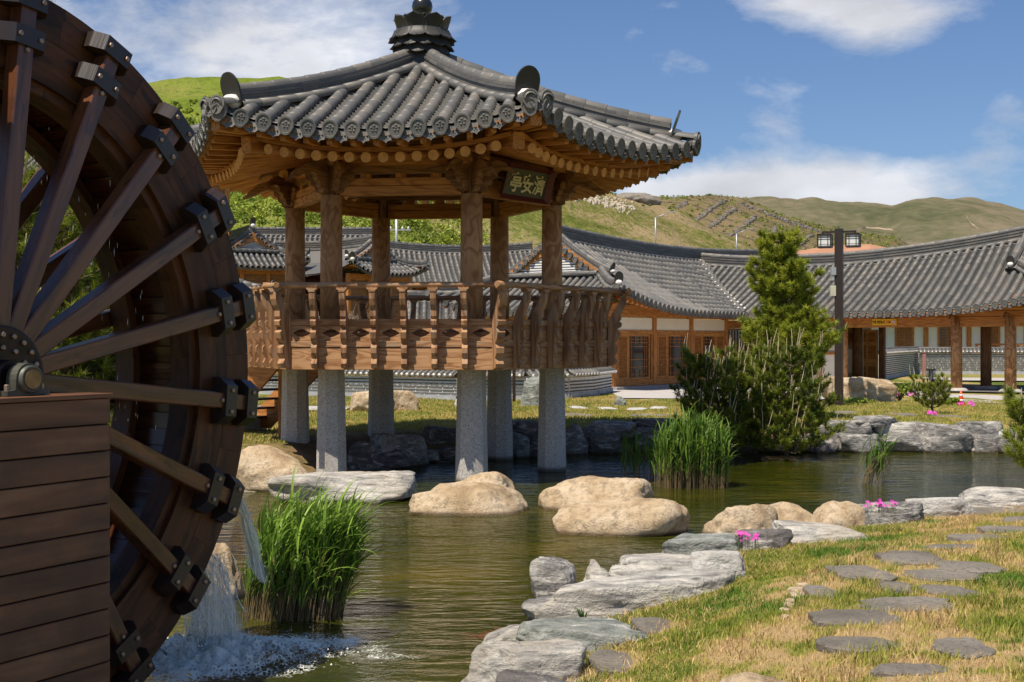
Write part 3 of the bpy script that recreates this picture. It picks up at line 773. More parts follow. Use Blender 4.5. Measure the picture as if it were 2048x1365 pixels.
class Roof:
    """collects tiles of one building, then writes the nearest as parts and the rest joined"""
    def __init__(s, root, r=.075, seg=.33, mortar=False, dark=False):
        s.root = root; s.r = r; s.seg = seg; s.cov = []; s.end = []; s.drip = []; s.panV = []; s.panF = []; s.np_ = 0
        s.ridge = []; s.course = MB(); s.mort = MB(); s.under = []; s.dark = dark; s.lump = []
    def tile(s, p, q, nrm, r=None, lst=None):
        d = q - p; Ln = d.length; x = d / Ln; y = nrm.cross(x).normalized(); z = x.cross(y)
        r = r or s.r
        M = Matrix(((x.x * Ln, y.x * r, z.x * r, p.x), (x.y * Ln, y.y * r, z.y * r, p.y), (x.z * Ln, y.z * r, z.z * r, p.z), (0, 0, 0, 1)))
        (s.cov if lst is None else lst).append(M); return M
    def face(s, fn, rolls, pan=.11, ends=True, drips=True, pn=4, dropz=.0):
        """fn(u, v) -> point on the pan surface; rolls = [(u, v0, v1)]"""
        e = .02
        def nrm(u, v):
            a = fn(u + e, v) - fn(u - e, v); b = fn(u, v + e) - fn(u, v - e)
            n = a.cross(b).normalized(); return n if n.z > 0 else -n
        for u, v0, v1 in rolls:
            if v1 - v0 < .04: continue
            n = max(1, round((v1 - v0) / s.seg)); vs_ = [v0 + (v1 - v0) * i / n for i in range(n + 1)]
            P = [fn(u, v) for v in vs_]; N = [nrm(u, min(v, v1 - .03)) for v in vs_]
            for i in range(n):
                s.tile(P[i] + N[i] * .01, P[i + 1] + N[i + 1] * .01, N[i])
            if ends:
                x = (P[-1] - P[-2]).normalized(); xh = Vector((x.x, x.y, x.z * .35)).normalized(); z = N[-1]; y = z.cross(xh).normalized(); z = xh.cross(y)
                o = P[-1] + x * .055 + N[-1] * .004
                r = s.r * 1.12
                s.end.append(Matrix(((xh.x * r, y.x * r, z.x * r, o.x), (xh.y * r, y.y * r, z.y * r, o.y), (xh.z * r, y.z * r, z.z * r, o.z), (0, 0, 0, 1))))
        for (u0, a0, a1), (u1, b0, b1) in zip(rolls[:-1], rolls[1:]):
            ua, ub = u0 + s.r * .55, u1 - s.r * .55
            v0 = (a0 + b0) / 2; v1 = (a1 + b1) / 2
            if v1 - v0 < .05: continue
            n = max(1, round((v1 - v0) / pan)); rows = []
            for i in range(n):
                va, vb = v0 + (v1 - v0) * i / n, v0 + (v1 - v0) * (i + 1) / n + .004
                for v, lift in ((va - (.03 if i else 0), 0.0), (vb, .036)):
                    for k in range(pn + 1):
                        t = k / pn; p = fn(ua + (ub - ua) * t, v)
                        rows.append((p.x, p.y, p.z + lift - .045 * (1 - (2 * t - 1) ** 2)))
            m = pn + 1; R2 = 2 * n; I = np.arange(R2 * m).reshape(R2, m) + s.np_
            s.panF.append(np.stack([I[:-1, :-1], I[:-1, 1:], I[1:, 1:], I[1:, :-1]], -1).reshape(-1, 4))
            s.panV.append(np.array(rows)); s.np_ += R2 * m
            if drips:
                um = (ua + ub) / 2; p = fn(um, v1 - .015); q = fn(um, v1 - .1); x = (p - q); x.z *= .3; x.normalize()
                y = Vector((0, 0, 1)).cross(x).normalized(); w = abs(ub - ua) / 2 * 1.45; h = w * 1.22
                side = fn(ub, v1) - fn(ua, v1); side.normalize(); y = side if y.dot(side) > 0 else -side
                z = x.cross(y).normalized()
                s.drip.append(Matrix(((x.x * h, y.x * w, z.x * h, p.x), (x.y * h, y.y * w, z.y * h, p.y), (x.z * h, y.z * w, z.z * h, p.z + .012), (0, 0, 0, 1))))
    def ridge_line(s, pts, w=.2, courses=3, ch=.05, top=None, seg=.33, base=.0, top_on=True, side_roll=True):
        """stacked flat tiles with a row of half-round tiles on top, following pts"""
        pts = [Vector(p) for p in pts]
        L_ = [0]
        for a, b in zip(pts[:-1], pts[1:]): L_.append(L_[-1] + (b - a).length)
        def at(t):
            t = min(max(t, 0), L_[-1])
            for i in range(len(pts) - 1):
                if t <= L_[i + 1] + 1e-9: return pts[i].lerp(pts[i + 1], (t - L_[i]) / max(1e-9, L_[i + 1] - L_[i]))
            return pts[-1].copy()
        n = max(1, round(L_[-1] / seg)); top = top or s.r
        up = Vector((0, 0, 1))
        for c in range(courses):
            ww = w * (1.0 if c % 2 == 0 else .84)
            off = (c % 2) * .5
            for i in range(n + (1 if off else 0)):
                a = at((i - off) * L_[-1] / n); b = at((i + 1 - off) * L_[-1] / n)
                if (b - a).length < .02: continue
                h = base + ch * (c + .5)
                d = (b - a)
                M = frame((a + b) / 2 + up * h, d)
                s.course.box((0, 0, 0), (d.length * .985, ww, ch * .86), M)
        hh = base + ch * courses
        for i in range(n):
            a = at(i * L_[-1] / n); b = at((i + 1) * L_[-1] / n); s.course.box((0, 0, 0), ((b - a).length * 1.01, w * .66, ch * courses + .04), frame((a + b) / 2 + up * (base + ch * courses / 2 - .02), b - a))
        if top_on:
            for i in range(n):
                a = at(i * L_[-1] / n) + up * hh; b = at((i + 1) * L_[-1] / n) + up * hh
                s.tile(a, b, up, top, s.ridge)
        if side_roll:
            for sd in (-1, 1):
                for i in range(n):
                    a = at(i * L_[-1] / n); b = at((i + 1) * L_[-1] / n); d = (b - a).normalized(); y = up.cross(d).normalized() * sd
                    s.tile(a + y * w * .52 + up * (base - .055), b + y * w * .52 + up * (base - .055), (up + y * .8).normalized(), top * .8, s.under)
        return at, hh
    def endcap(s, p, d, h=.34, w=.2, mort=True):
        """upright spade-shaped ridge-end plate with a lime lump under it"""
        d = Vector((d[0], d[1], 0)).normalized()
        prof = []
        for k in range(13):
            t = PI * k / 12; prof.append((w * .5 * math.cos(t) * (1.0), h * .50 + h * .50 * math.sin(t)))
        prof = [(w * .46, 0)] + prof + [(-w * .46, 0)]
        x = Vector((-d.y, d.x, 0)); up = (Vector((0, 0, 1)) + d * .35).normalized(); yy = up.cross(x).normalized()
        M = Matrix(((x.x, yy.x, up.x, p.x), (x.y, yy.y, up.y, p.y), (x.z, yy.z, up.z, p.z), (0, 0, 0, 1)))
        place('ridge_end_plate', MB().plate(prof, .035, M=M).mesh('ridge_end_plate', M_tiled), None, s.root)
        if mort:
            q = p + Vector((0, 0, .02)) + d * .05
            s.lump.append(blobv(q, (w * .42, w * .42, h * .24)))
    def finish(s, cover_as_parts=300, ends_as_parts=True, lvl=2):
        camp = Vector((0, 0, CAMZ))
        s.cov.sort(key=lambda M: (Vector((M[0][3], M[1][3], M[2][3])) - camp).length)
        for M in s.cov[:cover_as_parts]:
            o = place('cover_tile', ME_cover, M, s.root)
        src = _cm8 if lvl > 1 else _cm5
        joined('cover_tile_rows', src, s.cov[cover_as_parts:], M_tilej, s.root)
        for nm, me, lst in (('eave_end_tile', ME_end, s.end), ('drip_tile', ME_drip, s.drip)):
            lst.sort(key=lambda M: (Vector((M[0][3], M[1][3], M[2][3])) - camp).length)
            k = 300 if ends_as_parts else 0
            for M in lst[:k]: place(nm, me, M, s.root)
            if lst[k:]:
                me_src = MB(); me_src.v = [tuple(v.co) for v in me.vertices]; me_src.f = [tuple(p.vertices) for p in me.polygons]
                # n-gons to quads fan
                fs = []
                for f in me_src.f:
                    if len(f) <= 4: fs.append(f)
                    else: fs += [(f[0], f[i], f[i + 1]) for i in range(1, len(f) - 1)]
                me_src.f = fs
                joined(nm + '_row', me_src, lst[k:], M_tilej, s.root, False)
        if s.panV:
            place('pan_tiles', fastmesh('pan_tiles', np.concatenate(s.panV), np.concatenate(s.panF), M_tilej, False), None, s.root, 'stuff')
        s.ridge.sort(key=lambda M: (Vector((M[0][3], M[1][3], M[2][3])) - camp).length)
        rk = 160 if cover_as_parts else 0
        for M in s.ridge[:rk]: place('ridge_tile', ME_cover, M, s.root)
        joined('ridge_tile_row', src, s.ridge[rk:], M_tilej, s.root)
        joined('ridge_flank_tiles', src, s.under, M_tilej, s.root)
        if s.course.v: place('ridge_courses', s.course.mesh('ridge_courses', M_tiled if s.dark else M_tilej), None, s.root, 'stuff')
        if s.mort.v: place('lime_mortar', s.mort.mesh('lime_mortar', M_mortar, True), None, s.root, 'stuff')
        for v_, f_ in s.lump: place('lime_mortar', MB().add(v_, f_).mesh('lime_mortar', M_mortar, True), None, s.root)

def blobv(c, r, n=8, m=5):
    vs = []; fs = []
    for i in range(m + 1):
        t = PI * i / m
        for k in range(n):
            a = 2 * PI * k / n; j = 1 + .12 * math.sin(3 * a + i + c[0] * 7)
            vs.append((c[0] + r[0] * math.sin(t) * math.cos(a) * j, c[1] + r[1] * math.sin(t) * math.sin(a) * j, c[2] + r[2] * math.cos(t)))
    for i in range(m):
        for k in range(n): fs.append((i * n + k, (i + 1) * n + k, (i + 1) * n + (k + 1) % n, i * n + (k + 1) % n))
    return vs, fs
# =====================================================================
# THE HEXAGONAL PAVILION
# =====================================================================
PC = Vector((-1.54, 22.3, 0)); TH = R_(-120 - 5.9)
pav = thing('pavilion', 'hexagonal timber pavilion with grey tiled roof on granite piers in the pond', 'pavilion', (PC.x, PC.y, -.5))
def ang(k): return TH + k * PI / 3
def cpt(k, R, z): return Vector((PC.x + R * math.cos(ang(k)), PC.y + R * math.sin(ang(k)), z))
APO = 4.69 * math.cos(PI / 6)
HALF = 4.69 / 2
def zsurf(r, s):
    t = r / APO
    return 6.45 - 1.79 * (1.15 * t - .15 * t * t) + .37 * t * t * s * s * (1 + .35 * s * s) / 1.35
def facet(k):
    f = ang(k) + PI / 6; o = Vector((math.cos(f), math.sin(f), 0)); l = Vector((-math.sin(f), math.cos(f), 0))
    def fn(a, r):
        s = max(-1.08, min(1.08, a / max(.05, r * math.tan(PI / 6))))
        p = PC + o * r + l * a; p.z = zsurf(r, s); return p
    return o, l, fn
RF = Roof(pav, r=.094, seg=.36)
def reave(a): return APO * (.963 + .042 * (a / HALF) ** 2)
order = [0, 1, 5, 2, 4, 3]
for k in order:
    o, l, fn = facet(k)
    rolls = []
    for i in range(15):
        a = (i - 7) * .316
        rolls.append((a, abs(a) / math.tan(PI / 6) + .12, reave(a)))
    RF.face(fn, rolls, pan=.155)
    # short hip-end tiles beside the corner
# hip ridges
for k in range(6):
    pts = []
    for t in np.linspace(.07, .90, 12):
        R = 4.69 * t; p = cpt(k, R, 0); p.z = zsurf(R * math.cos(PI / 6), 1) + .03 + .05 * (1 - t); pts.append(p)
    at, hh = RF.ridge_line(pts, w=.25, courses=4, ch=.045, top=.095, seg=.36, base=.02)
    d = pts[-1] - pts[-2]
    RF.endcap(pts[-1] + Vector((0, 0, hh - .20)) + d.normalized() * .02, d, h=.46, w=.37)
    # rolls beyond the ridge end, splayed at the corner
    c = Vector((math.cos(ang(k)), math.sin(ang(k)), 0)); q = Vector((-c.y, c.x, 0))
    for sgn in (-1, 1):
        p0 = pts[-1] + q * sgn * .05; p1 = cpt(k, 4.69 * 1.0, 0) + q * sgn * .13; p1.z = zsurf(4.69 * 1.0 * math.cos(PI / 6), 1) + .03; p0.z -= 0.0
        RF.tile(p0, p1, Vector((0, 0, 1)))
        x = (c + q * sgn * .35).normalized(); z = Vector((0, 0, 1)); y = z.cross(x)
        RF.end.append(Matrix(((x.x * .11, y.x * .11, 0, p1.x), (x.y * .11, y.y * .11, 0, p1.y), (0, 0, .11, p1.z + .01), (0, 0, 0, 1))))
    x = c; z = Vector((0, 0, 1)); y = z.cross(x); p1 = cpt(k, 4.69, 0); p1.z = zsurf(4.06, 1) - .01; h = .115; w = .14
    RF.drip.append(Matrix(((x.x * h, y.x * w, 0, p1.x), (x.y * h, y.y * w, 0, p1.y), (0, 0, h, p1.z), (0, 0, 0, 1))))
RF.finish(300)
# under-eave sheathing, follows the roof surface
mbs = MB()
for k in range(6):
    o, l, fn = facet(k); n = 12
    rows = []
    def under(r, kind):
        row = []
        for i in range(n + 1):
            s_ = 2 * i / n - 1
            rr_ = r if r < 3.6 else reave(HALF * .985 * s_) - .05
            p = fn(rr_ * math.tan(PI / 6) * s_, rr_)
            if kind == 'raf': p.z = 4.53 + (3.3 - rr_) * .23 + .30 * (rr_ / APO) ** 2 * s_ * s_
            elif kind == 'fly': p.z = zsurf(3.85, s_) - .08
            else: p.z -= .135
            row.append(p)
        return row
    rows = [under(.3, 'raf'), under(1.75, 'raf'), under(2.6, 'raf'), under(3.26, 'raf'), under(3.27, 'fly'), under(4.0, 'eave')]
    vs = [p for r in rows for p in r]; vs += [p - Vector((0, 0, .05)) for r in rows for p in r]
    m = n + 1; N = len(rows) * m
    fs = [(j * m + i, j * m + i + 1, (j + 1) * m + i + 1, (j + 1) * m + i) for j in range(len(rows) - 1) for i in range(n)]
    fs += [tuple(reversed([v + N for v in f])) for f in fs]
    fs += [((len(rows) - 1) * m + i, (len(rows) - 1) * m + i + 1, N + (len(rows) - 1) * m + i + 1, N + (len(rows) - 1) * m + i) for i in range(n)]
    mbs.add(vs, fs)
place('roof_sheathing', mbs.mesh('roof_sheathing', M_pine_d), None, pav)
# rafters, flying rafters, eave boards
for k in range(6):
    o, l, fn = facet(k)
    n = 15
    for i in range(n):
        a1 = (i - (n - 1) / 2) * .30
        def pos(a, r, dz):
            p = fn(a, r); p.z -= dz; return p
        if abs(a1) > 2.14: continue
        sh = 1 - .50 * (abs(a1) / HALF) ** 1.2
        # round rafter: from the middle of the roof to r_e-.62
        re = reave(a1)
        scale_in = (re - .62) / re
        s1 = a1 * (1 - .05 - .07 * abs(a1) / HALF)
        outer = pos(s1 * .90, re - .57, .555)
        inner = Vector((PC.x, PC.y, 0)) + o * (1.75) + l * (a1 * sh * .84); inner.z = 4.79 + .05 * (abs(a1) / HALF) ** 2
        log('round_rafter', inner, outer, .078, M_pine, pav, 12)
    for i in range(13):
        a1 = (i - 6) * .338
        if abs(a1) > 2.1: continue
        re = reave(a1)
        outer = fn(a1, re - .10); outer.z -= .215
        fan = 1 - .30 * (abs(a1) / HALF) ** 2
        inner = fn(a1 * fan, re - 1.05); inner.z = outer.z + .05
        beam('flying_rafter', inner, outer, .085, .105, M_pine, pav)
    # two eave boards per side, in short lengths following the curve
    for rr_, dz, hh, ww, nm in ((.055, .115, .05, .10, 'eave_board'), (.64, .43, .065, .10, 'rafter_board')):
        m_ = MB(); N = 12; P = []
        lim = HALF * (.985 if rr_ < .1 else .985 * (APO - .6) / APO)
        for i in range(N + 1):
            a = lim * (2 * i / N - 1); p = fn(a, reave(a * (1 if rr_ < .1 else APO / (APO - .6))) - rr_); p.z -= dz; P.append(p)
        for p in P:
            pass
        vs = []
        for p in P: vs += [p + o * ww / 2, p + o * ww / 2 - Vector((0, 0, hh)), p - o * ww / 2 - Vector((0, 0, hh)), p - o * ww / 2]
        fs = [(4 * i + q, 4 * i + (q + 1) % 4, 4 * i + 4 + (q + 1) % 4, 4 * i + 4 + q) for i in range(N) for q in range(4)] + [(0, 3, 2, 1), (4 * N, 4 * N + 1, 4 * N + 2, 4 * N + 3)]
        place(nm, m_.add(vs, fs).mesh(nm, M_pine), None, pav)
    # hip rafters: lower and upper
    c0 = cpt(k, 1.3, 0); c0.z = 4.95; c1 = cpt(k, 4.02, 0); c1.z = zsurf(3.48, 1) - .58
    beam('hip_rafter', c0, c1, .19, .24, M_pine, pav, bev=.02)
    c0 = cpt(k, 2.6, 0); c0.z = 4.86; c1 = cpt(k, 4.60, 0); c1.z = zsurf(3.98, 1) - .24
    beam('upper_hip_rafter', c0, c1, .17, .20, M_pine, pav, bev=.015)
# columns, lintels, purlins
RC = 2.23
for k in range(6):
    p0 = cpt(k, RC, 1.80); p1 = cpt(k, RC, 3.99)
    o_ = log('column', p0, p1, .182, M_column, pav, 20, .168)
    # neck block, capital posts above the column
    beam('capital_block', cpt(k, RC, 3.99), cpt(k, RC, 4.50), .17, .17, M_pine_d, pav, up=(math.cos(ang(k)), math.sin(ang(k)), 0), bev=.02)
    a = cpt(k, RC, 0); b = cpt((k + 1) % 6, RC, 0); d = (b - a).normalized()
    nrm = Vector((math.cos(ang(k) + PI / 6), math.sin(ang(k) + PI / 6), 0))
    for z, h, w, nm in ((4.055, .155, .13, 'lintel'), (4.195, .115, .14, 'lintel')):
        beam(nm, a + d * .15 + Vector((0, 0, z)), b - d * .15 + Vector((0, 0, z)), w, h, M_pine, pav)
    for t in (.25, .5, .75):
        q = a.lerp(b, t); beam('spacer_block', q + Vector((0, 0, 4.25)), q + Vector((0, 0, 4.325)), .17, .09, M_pine, pav, up=nrm)
    beam('frieze_beam', a + Vector((0, 0, 4.385)) - d * .05, b + Vector((0, 0, 4.385)) + d * .05, .11, .125, M_pine_d, pav)
    log('purlin', a + Vector((0, 0, 4.545)) - d * .28, b + Vector((0, 0, 4.545)) + d * .28, .115, M_pine, pav, 14)
    # under-roof ceiling beams to the centre
    q = cpt(k, RC, 4.6); beam('ceiling_beam', q, Vector((PC.x, PC.y, 5.2)), .14, .18, M_pine_d, pav)
def wing(kind):
    """curved bracket outline in (outward, up)"""
    if kind == 'horn':
        up_ = [(0, .20), (.18, .25), (.36, .26), (.54, .20), (.70, .08), (.82, -.06)]
        dn = [(.66, -.01), (.50, .07), (.36, .10), (.27, .07), (.26, .0), (.20, -.04), (.19, -.11), (.13, -.14), (.12, -.2), (.0, -.24)]
    elif kind == 'leaf':
        up_ = [(0, .2), (.12, .25), (.28, .29), (.40, .24), (.50, .14), (.55, .05)]
        dn = [(.44, .12), (.33, .14), (.27, .1), (.27, .03), (.19, .0), (.18, -.07), (.12, -.10), (.11, -.17), (0, -.2)]
    else:
        up_ = [(0, .1), (.22, .1), (.30, .06)]
        dn = [(.29, -.02), (.22, -.05), (.21, -.11), (.13, -.14), (.12, -.2), (.0, -.24)]
    return up_ + dn
def plateM(o, x, z=(0, 0, 1)):
    x = Vector(x).normalized(); z = Vector(z); y = z.cross(x).normalized()
    return Matrix(((x.x, y.x, z.x, o[0]), (x.y, y.y, z.y, o[1]), (x.z, y.z, z.z, o[2]), (0, 0, 0, 1)))
ME_horn = MB().plate(wing('horn'), .10).mesh('bracket_horn', M_pine_d)
ME_leaf = MB().plate(wing('leaf'), .085).mesh('bracket_leaf', M_pine_d)
ME_scroll = MB().plate(wing('scroll'), .08).mesh('bracket_scroll', M_pine_d)
for k in range(6):
    c = cpt(k, RC, 4.22)
    rad = Vector((math.cos(ang(k)), math.sin(ang(k)), 0))
    place('bracket_horn', ME_horn, plateM(c + rad * .10, rad), pav)
    place('bracket_leaf', ME_leaf, plateM(c + rad * .10 + Vector((0, 0, .22)), rad), pav)
    for kk in ((k + 1) % 6, (k - 1) % 6):
        d = (cpt(kk, RC, 0) - cpt(k, RC, 0)).normalized()
        place('bracket_leaf', ME_leaf, plateM(c - d * .14 + Vector((0, 0, .0)), -d), pav)
        place('bracket_scroll', ME_scroll, plateM(c + d * .14 + rad * .085 + Vector((0, 0, .02)), d), pav)
# inner ceiling
mb = MB(); vs = [cpt(k, RC * .98, 4.66) for k in range(6)] + [cpt(k, .5, 5.35) for k in range(6)]
mb.add(vs, [(k, (k + 1) % 6, 6 + (k + 1) % 6, 6 + k) for k in range(6)] + [(6, 7, 8, 9, 10, 11)])
place('ceiling', mb.mesh('ceiling', M_pine_d), None, pav)

# piers
def octa(R, z, c, n=8, rot=0): return [(c.x + R * math.cos(rot + PI / 8 + 2 * PI * i / n), c.y + R * math.sin(rot + PI / 8 + 2 * PI * i / n), z) for i in range(n)]
for k in range(6):
    c = cpt(k, RC, 0); zb = -1.3 if k < 4 and k > 0 or k == 0 else -.6
    mb = MB(); v = octa(.275, zb, c, rot=ang(k)) + octa(.258, -.5, c, rot=ang(k)) + octa(.222, 1.27, c, rot=ang(k))
    fs = [(j * 8 + i, j * 8 + (i + 1) % 8, (j + 1) * 8 + (i + 1) % 8, (j + 1) * 8 + i) for j in range(2) for i in range(8)] + [tuple(range(7, -1, -1)), tuple(range(16, 24))]
    place('pier', mb.add(v, fs).mesh('pier', M_granite), None, pav)
# deck
RD = 3.20
mb = MB(); v = [cpt(k, RD - .06, 1.29) for k in range(6)] + [cpt(k, RD - .06, 1.34) for k in range(6)]
mb.add(v, [(5, 4, 3, 2, 1, 0), (6, 7, 8, 9, 10, 11)] + [(k, (k + 1) % 6, 6 + (k + 1) % 6, 6 + k) for k in range(6)])
place('deck_underside', mb.mesh('deck_underside', M_pine_d), None, pav)
mb = MB(); v = [cpt(k, RD - .09, 1.76) for k in range(6)] + [cpt(k, RD - .09, 1.83) for k in range(6)]
mb.add(v, [(5, 4, 3, 2, 1, 0), (6, 7, 8, 9, 10, 11)] + [(k, (k + 1) % 6, 6 + (k + 1) % 6, 6 + k) for k in range(6)])
place('floor', mb.mesh('floor', M_pine_d), None, pav)
def cloud(cx, cz, w, h):
    pts = []
    for i in range(24):
        t = 2 * PI * i / 24; r = 1 + .16 * math.cos(6 * t) - .22 * abs(math.sin(t)) * 0
        pts.append((cx + w * math.cos(t) * (1 + .10 * math.cos(6 * t)), cz + h * math.sin(t) * (.85 + .15 * math.cos(4 * t))))
    return pts
def bal_outline():
    """baluster side view in (outward, z); skirt face at x=0"""
    outer = [(.05, 1.285), (.115, 1.30), (.14, 1.36), (.10, 1.44), (.145, 1.52), (.15, 1.60), (.105, 1.66), (.165, 1.74), (.19, 1.83), (.14, 1.90),
             (.20, 1.94), (.21, 2.00), (.17, 2.03), (.20, 2.07), (.20, 2.16), (.24, 2.24), (.27, 2.33), (.275, 2.42), (.27, 2.44)]
    inner = [(.19, 2.44), (.17, 2.36), (.12, 2.26), (.06, 2.16), (.02, 2.08), (.002, 2.02), (.002, 1.285)]
    return outer + inner
ME_bal = MB().plate(bal_outline(), .085).mesh('baluster', M_bal)
def capm():
    mb = MB(); pr = [(-.085, 0), (-.07, -.02), (-.045, -.035), (-.05, -.055), (.05, -.055), (.045, -.035), (.07, -.02), (.085, 0), (.06, .012), (.03, .004), (0, .014), (-.03, .004), (-.06, .012)]
    return mb.plate(pr, .12).mesh('baluster_cap', M_rail)
ME_cap = capm()
for k in range(6):
    a = cpt(k, RD, 0); b = cpt((k + 1) % 6, RD, 0); d = (b - a).normalized(); Ln = (b - a).length; mid = (a + b) / 2
    nrm = Vector((math.cos(ang(k) + PI / 6), math.sin(ang(k) + PI / 6), 0))
    beam('skirt_board', a + Vector((0, 0, 1.435)) - nrm * .03, b + Vector((0, 0, 1.435)) - nrm * .03, .05, .34, M_skirt, pav, bev=.006)
    beam('skirt_rail', a + Vector((0, 0, 1.655)) - nrm * .024, b + Vector((0, 0, 1.655)) - nrm * .024, .065, .088, M_rail, pav)
    n = 7; holes = [cloud(-Ln / 2 + Ln / n * (i + .5), 0, .125, .062) for i in range(n)]
    out = [(-Ln / 2, -.115), (Ln / 2, -.115), (Ln / 2, .115), (-Ln / 2, .115)]
    mb = MB().plate(out, .035, holes)
    place('pierced_panel', mb.mesh('pierced_panel', M_skirt), plateM(mid + Vector((0, 0, 1.82)) - nrm * .03, d), pav)
    beam('panel_rail', a + Vector((0, 0, 1.985)) - nrm * .024, b + Vector((0, 0, 1.985)) - nrm * .024, .06, .092, M_skirt, pav)
    for i in range(7):
        if i == 0:
            rr = Vector((math.cos(ang(k)), math.sin(ang(k)), 0)); p = a.copy(); x = rr
            M = plateM(p - x * .02, x); M = M @ Matrix.Diagonal((1.12, 1.5, 1, 1))
        else:
            p = a.lerp(b, i / 7); x = nrm; M = plateM(p + x * .008, x)
        place('baluster', ME_bal, M, pav)
        place('baluster_cap', ME_cap, frame(p + x * (.232 + .0), d).copy() @ Matrix.Translation((0, 0, 2.488)) @ Matrix.Diagonal((1.25 if i == 0 else 1, 1, 1, 1)), pav)
    ra = cpt(k, RD + .262, 2.532); rb = cpt((k + 1) % 6, RD + .262, 2.532)
    zz = Vector((0, 0, .004 * (k % 2)))
    log('handrail', ra - d * .16 + zz, rb + d * .16 + zz, .047, M_rail, pav, 12, .043)
# finial
def hexdrum(z0, z1, r0, r1, mat, nm, n=6):
    place(nm, MB().lathe([(r0, z0), (r1, z1)], n, Matrix.Translation((PC.x, PC.y, 0)) @ Matrix.Rotation(TH, 4, 'Z')).mesh(nm, mat), None, pav)
hexdrum(6.30, 6.62, .50, .42, M_tiled, 'finial_base', 6)
hexdrum(6.60, 7.02, .40, .43, M_tiled, 'finial_drum', 12)
def petal(w, h, t, curl):
    vs = []; fs = []; n = 6; m = 6
    for j in range(m + 1):
        v = j / m
        ww = w * (1 - v ** 3) ** .5 if v < 1 else 0.02 * w
        for i in range(n + 1):
            u = -1 + 2 * i / n
            vs.append((curl * v * v + t * 0 - .10 * w * u * u, u * ww, h * v * (1 - 0.0) - .04 * h * abs(math.sin(u * PI * 2)) * v))
    q = (n + 1); base = len(vs)
    fs = [(j * q + i, j * q + i + 1, (j + 1) * q + i + 1, (j + 1) * q + i) for j in range(m) for i in range(n)]
    vs += [(x - t, y, z) for x, y, z in vs]
    fs += [tuple(reversed([a + base for a in f])) for f in fs]
    rim = [j * q for j in range(m + 1)] + [m * q + i for i in range(1, n + 1)] + [j * q + n for j in range(m - 1, -1, -1)]
    fs += [(rim[i], rim[i + 1], rim[i + 1] + base, rim[i] + base) for i in range(len(rim) - 1)]
    return MB().add(vs, fs).mesh('finial_petal', M_tiled)
ME_pdn = petal(.155, .20, .03, .07); ME_pup = petal(.20, .27, .035, .10)
def ring(me, n, r, z, flip, off=0, tilt=.25, s=1.0):
    for i in range(n):
        t = TH + 2 * PI * (i + off) / n; x = Vector((math.cos(t), math.sin(t), 0)); up = Vector((0, 0, -1 if flip else 1))
        upv = (up + x * tilt).normalized(); y = upv.cross(x).normalized(); xx = y.cross(upv)
        o = PC + x * r; M = Matrix(((xx.x, y.x, upv.x, o.x), (xx.y, y.y, upv.y, o.y), (xx.z, y.z, upv.z, z), (0, 0, 0, 1))) @ Matrix.Diagonal((s, s, s, 1))
        place('finial_petal', me, M, pav)
ring(ME_pdn, 12, .43, 6.74, True, 0, .15, 1.0)
ring(ME_pdn, 12, .45, 6.86, True, .5, .22, 1.0)
ring(ME_pdn, 12, .47, 7.00, True, 0, .30, 1.05)
ring(ME_pup, 8, .40, 6.98, False, .5, .10, 1.0)
ring(ME_pup, 8, .36, 6.98, False, 0, .05, .92)
place('finial_mortar', MB().lathe([(.40, 7.02), (.30, 7.12), (.2, 7.16)], 14, Matrix.Translation((PC.x, PC.y, 0))).mesh('finial_mortar', M_mortar, True), None, pav)
place('finial_urn', MB().lathe([(0.182, 7.1), (0.190, 7.17), (0.167, 7.23), (0.129, 7.27), (0.122, 7.30), (0.163, 7.36), (0.179, 7.43), (0.167, 7.50), (0.129, 7.56), (0.106, 7.60), (0.152, 7.64), (0.160, 7.68), (0.114, 7.74), (0.076, 7.84), (0.099, 7.9), (0.091, 7.98), (0.030, 8.08), (0.008, 8.2)], 24,
      Matrix.Translation((PC.x, PC.y, 0))).mesh('finial_urn', plain('glazed_black_clay', (.018, .019, .022), .25), True), None, pav)

# name board hung under the eave on the right-hand side
def textmesh(s, size, mat, ext=.004, name='lettering', bold=0):
    c = bpy.data.curves.new('txt', 'FONT'); c.body = s; c.size = size; c.extrude = ext; c.offset = bold
    o = bpy.data.objects.new('txt', c); COL.objects.link(o)
    bpy.context.view_layer.update()
    me = bpy.data.meshes.new_from_object(o.evaluated_get(bpy.context.evaluated_depsgraph_get()))
    bpy.data.objects.remove(o); me.name = name; me.materials.clear(); me.materials.append(mat)
    xs = [v.co.x for v in me.vertices]; ys = [v.co.y for v in me.vertices]
    cx, cy = (min(xs) + max(xs)) / 2, (min(ys) + max(ys)) / 2
    for v in me.vertices: v.co.x -= cx; v.co.y -= cy
    return me, max(xs) - min(xs)
a = cpt(1, RC, 0); b = cpt(2, RC, 0); d = (b - a).normalized(); nrm = Vector((math.cos(ang(1) + PI / 6), math.sin(ang(1) + PI / 6), 0))
tilt = (Vector((0, 0, 1)) + nrm * .30).normalized()
cen = a.lerp(b, .43) + nrm * .34 + Vector((0, 0, 4.23))
face = d.cross(tilt).normalized(); face = face if face.dot(nrm) > 0 else -face
SM = Matrix(((d.x, tilt.x, face.x, cen.x), (d.y, tilt.y, face.y, cen.y), (d.z, tilt.z, face.z, cen.z), (0, 0, 0, 1)))
sg = thing('name_board', 'black name board in a flared maroon frame with pale gold calligraphy under the pavilion eave', 'sign', cen)
place('board', MB().box((0, 0, 0), (1.16, .42, .03)).mesh('board', M_signblk), SM, sg)
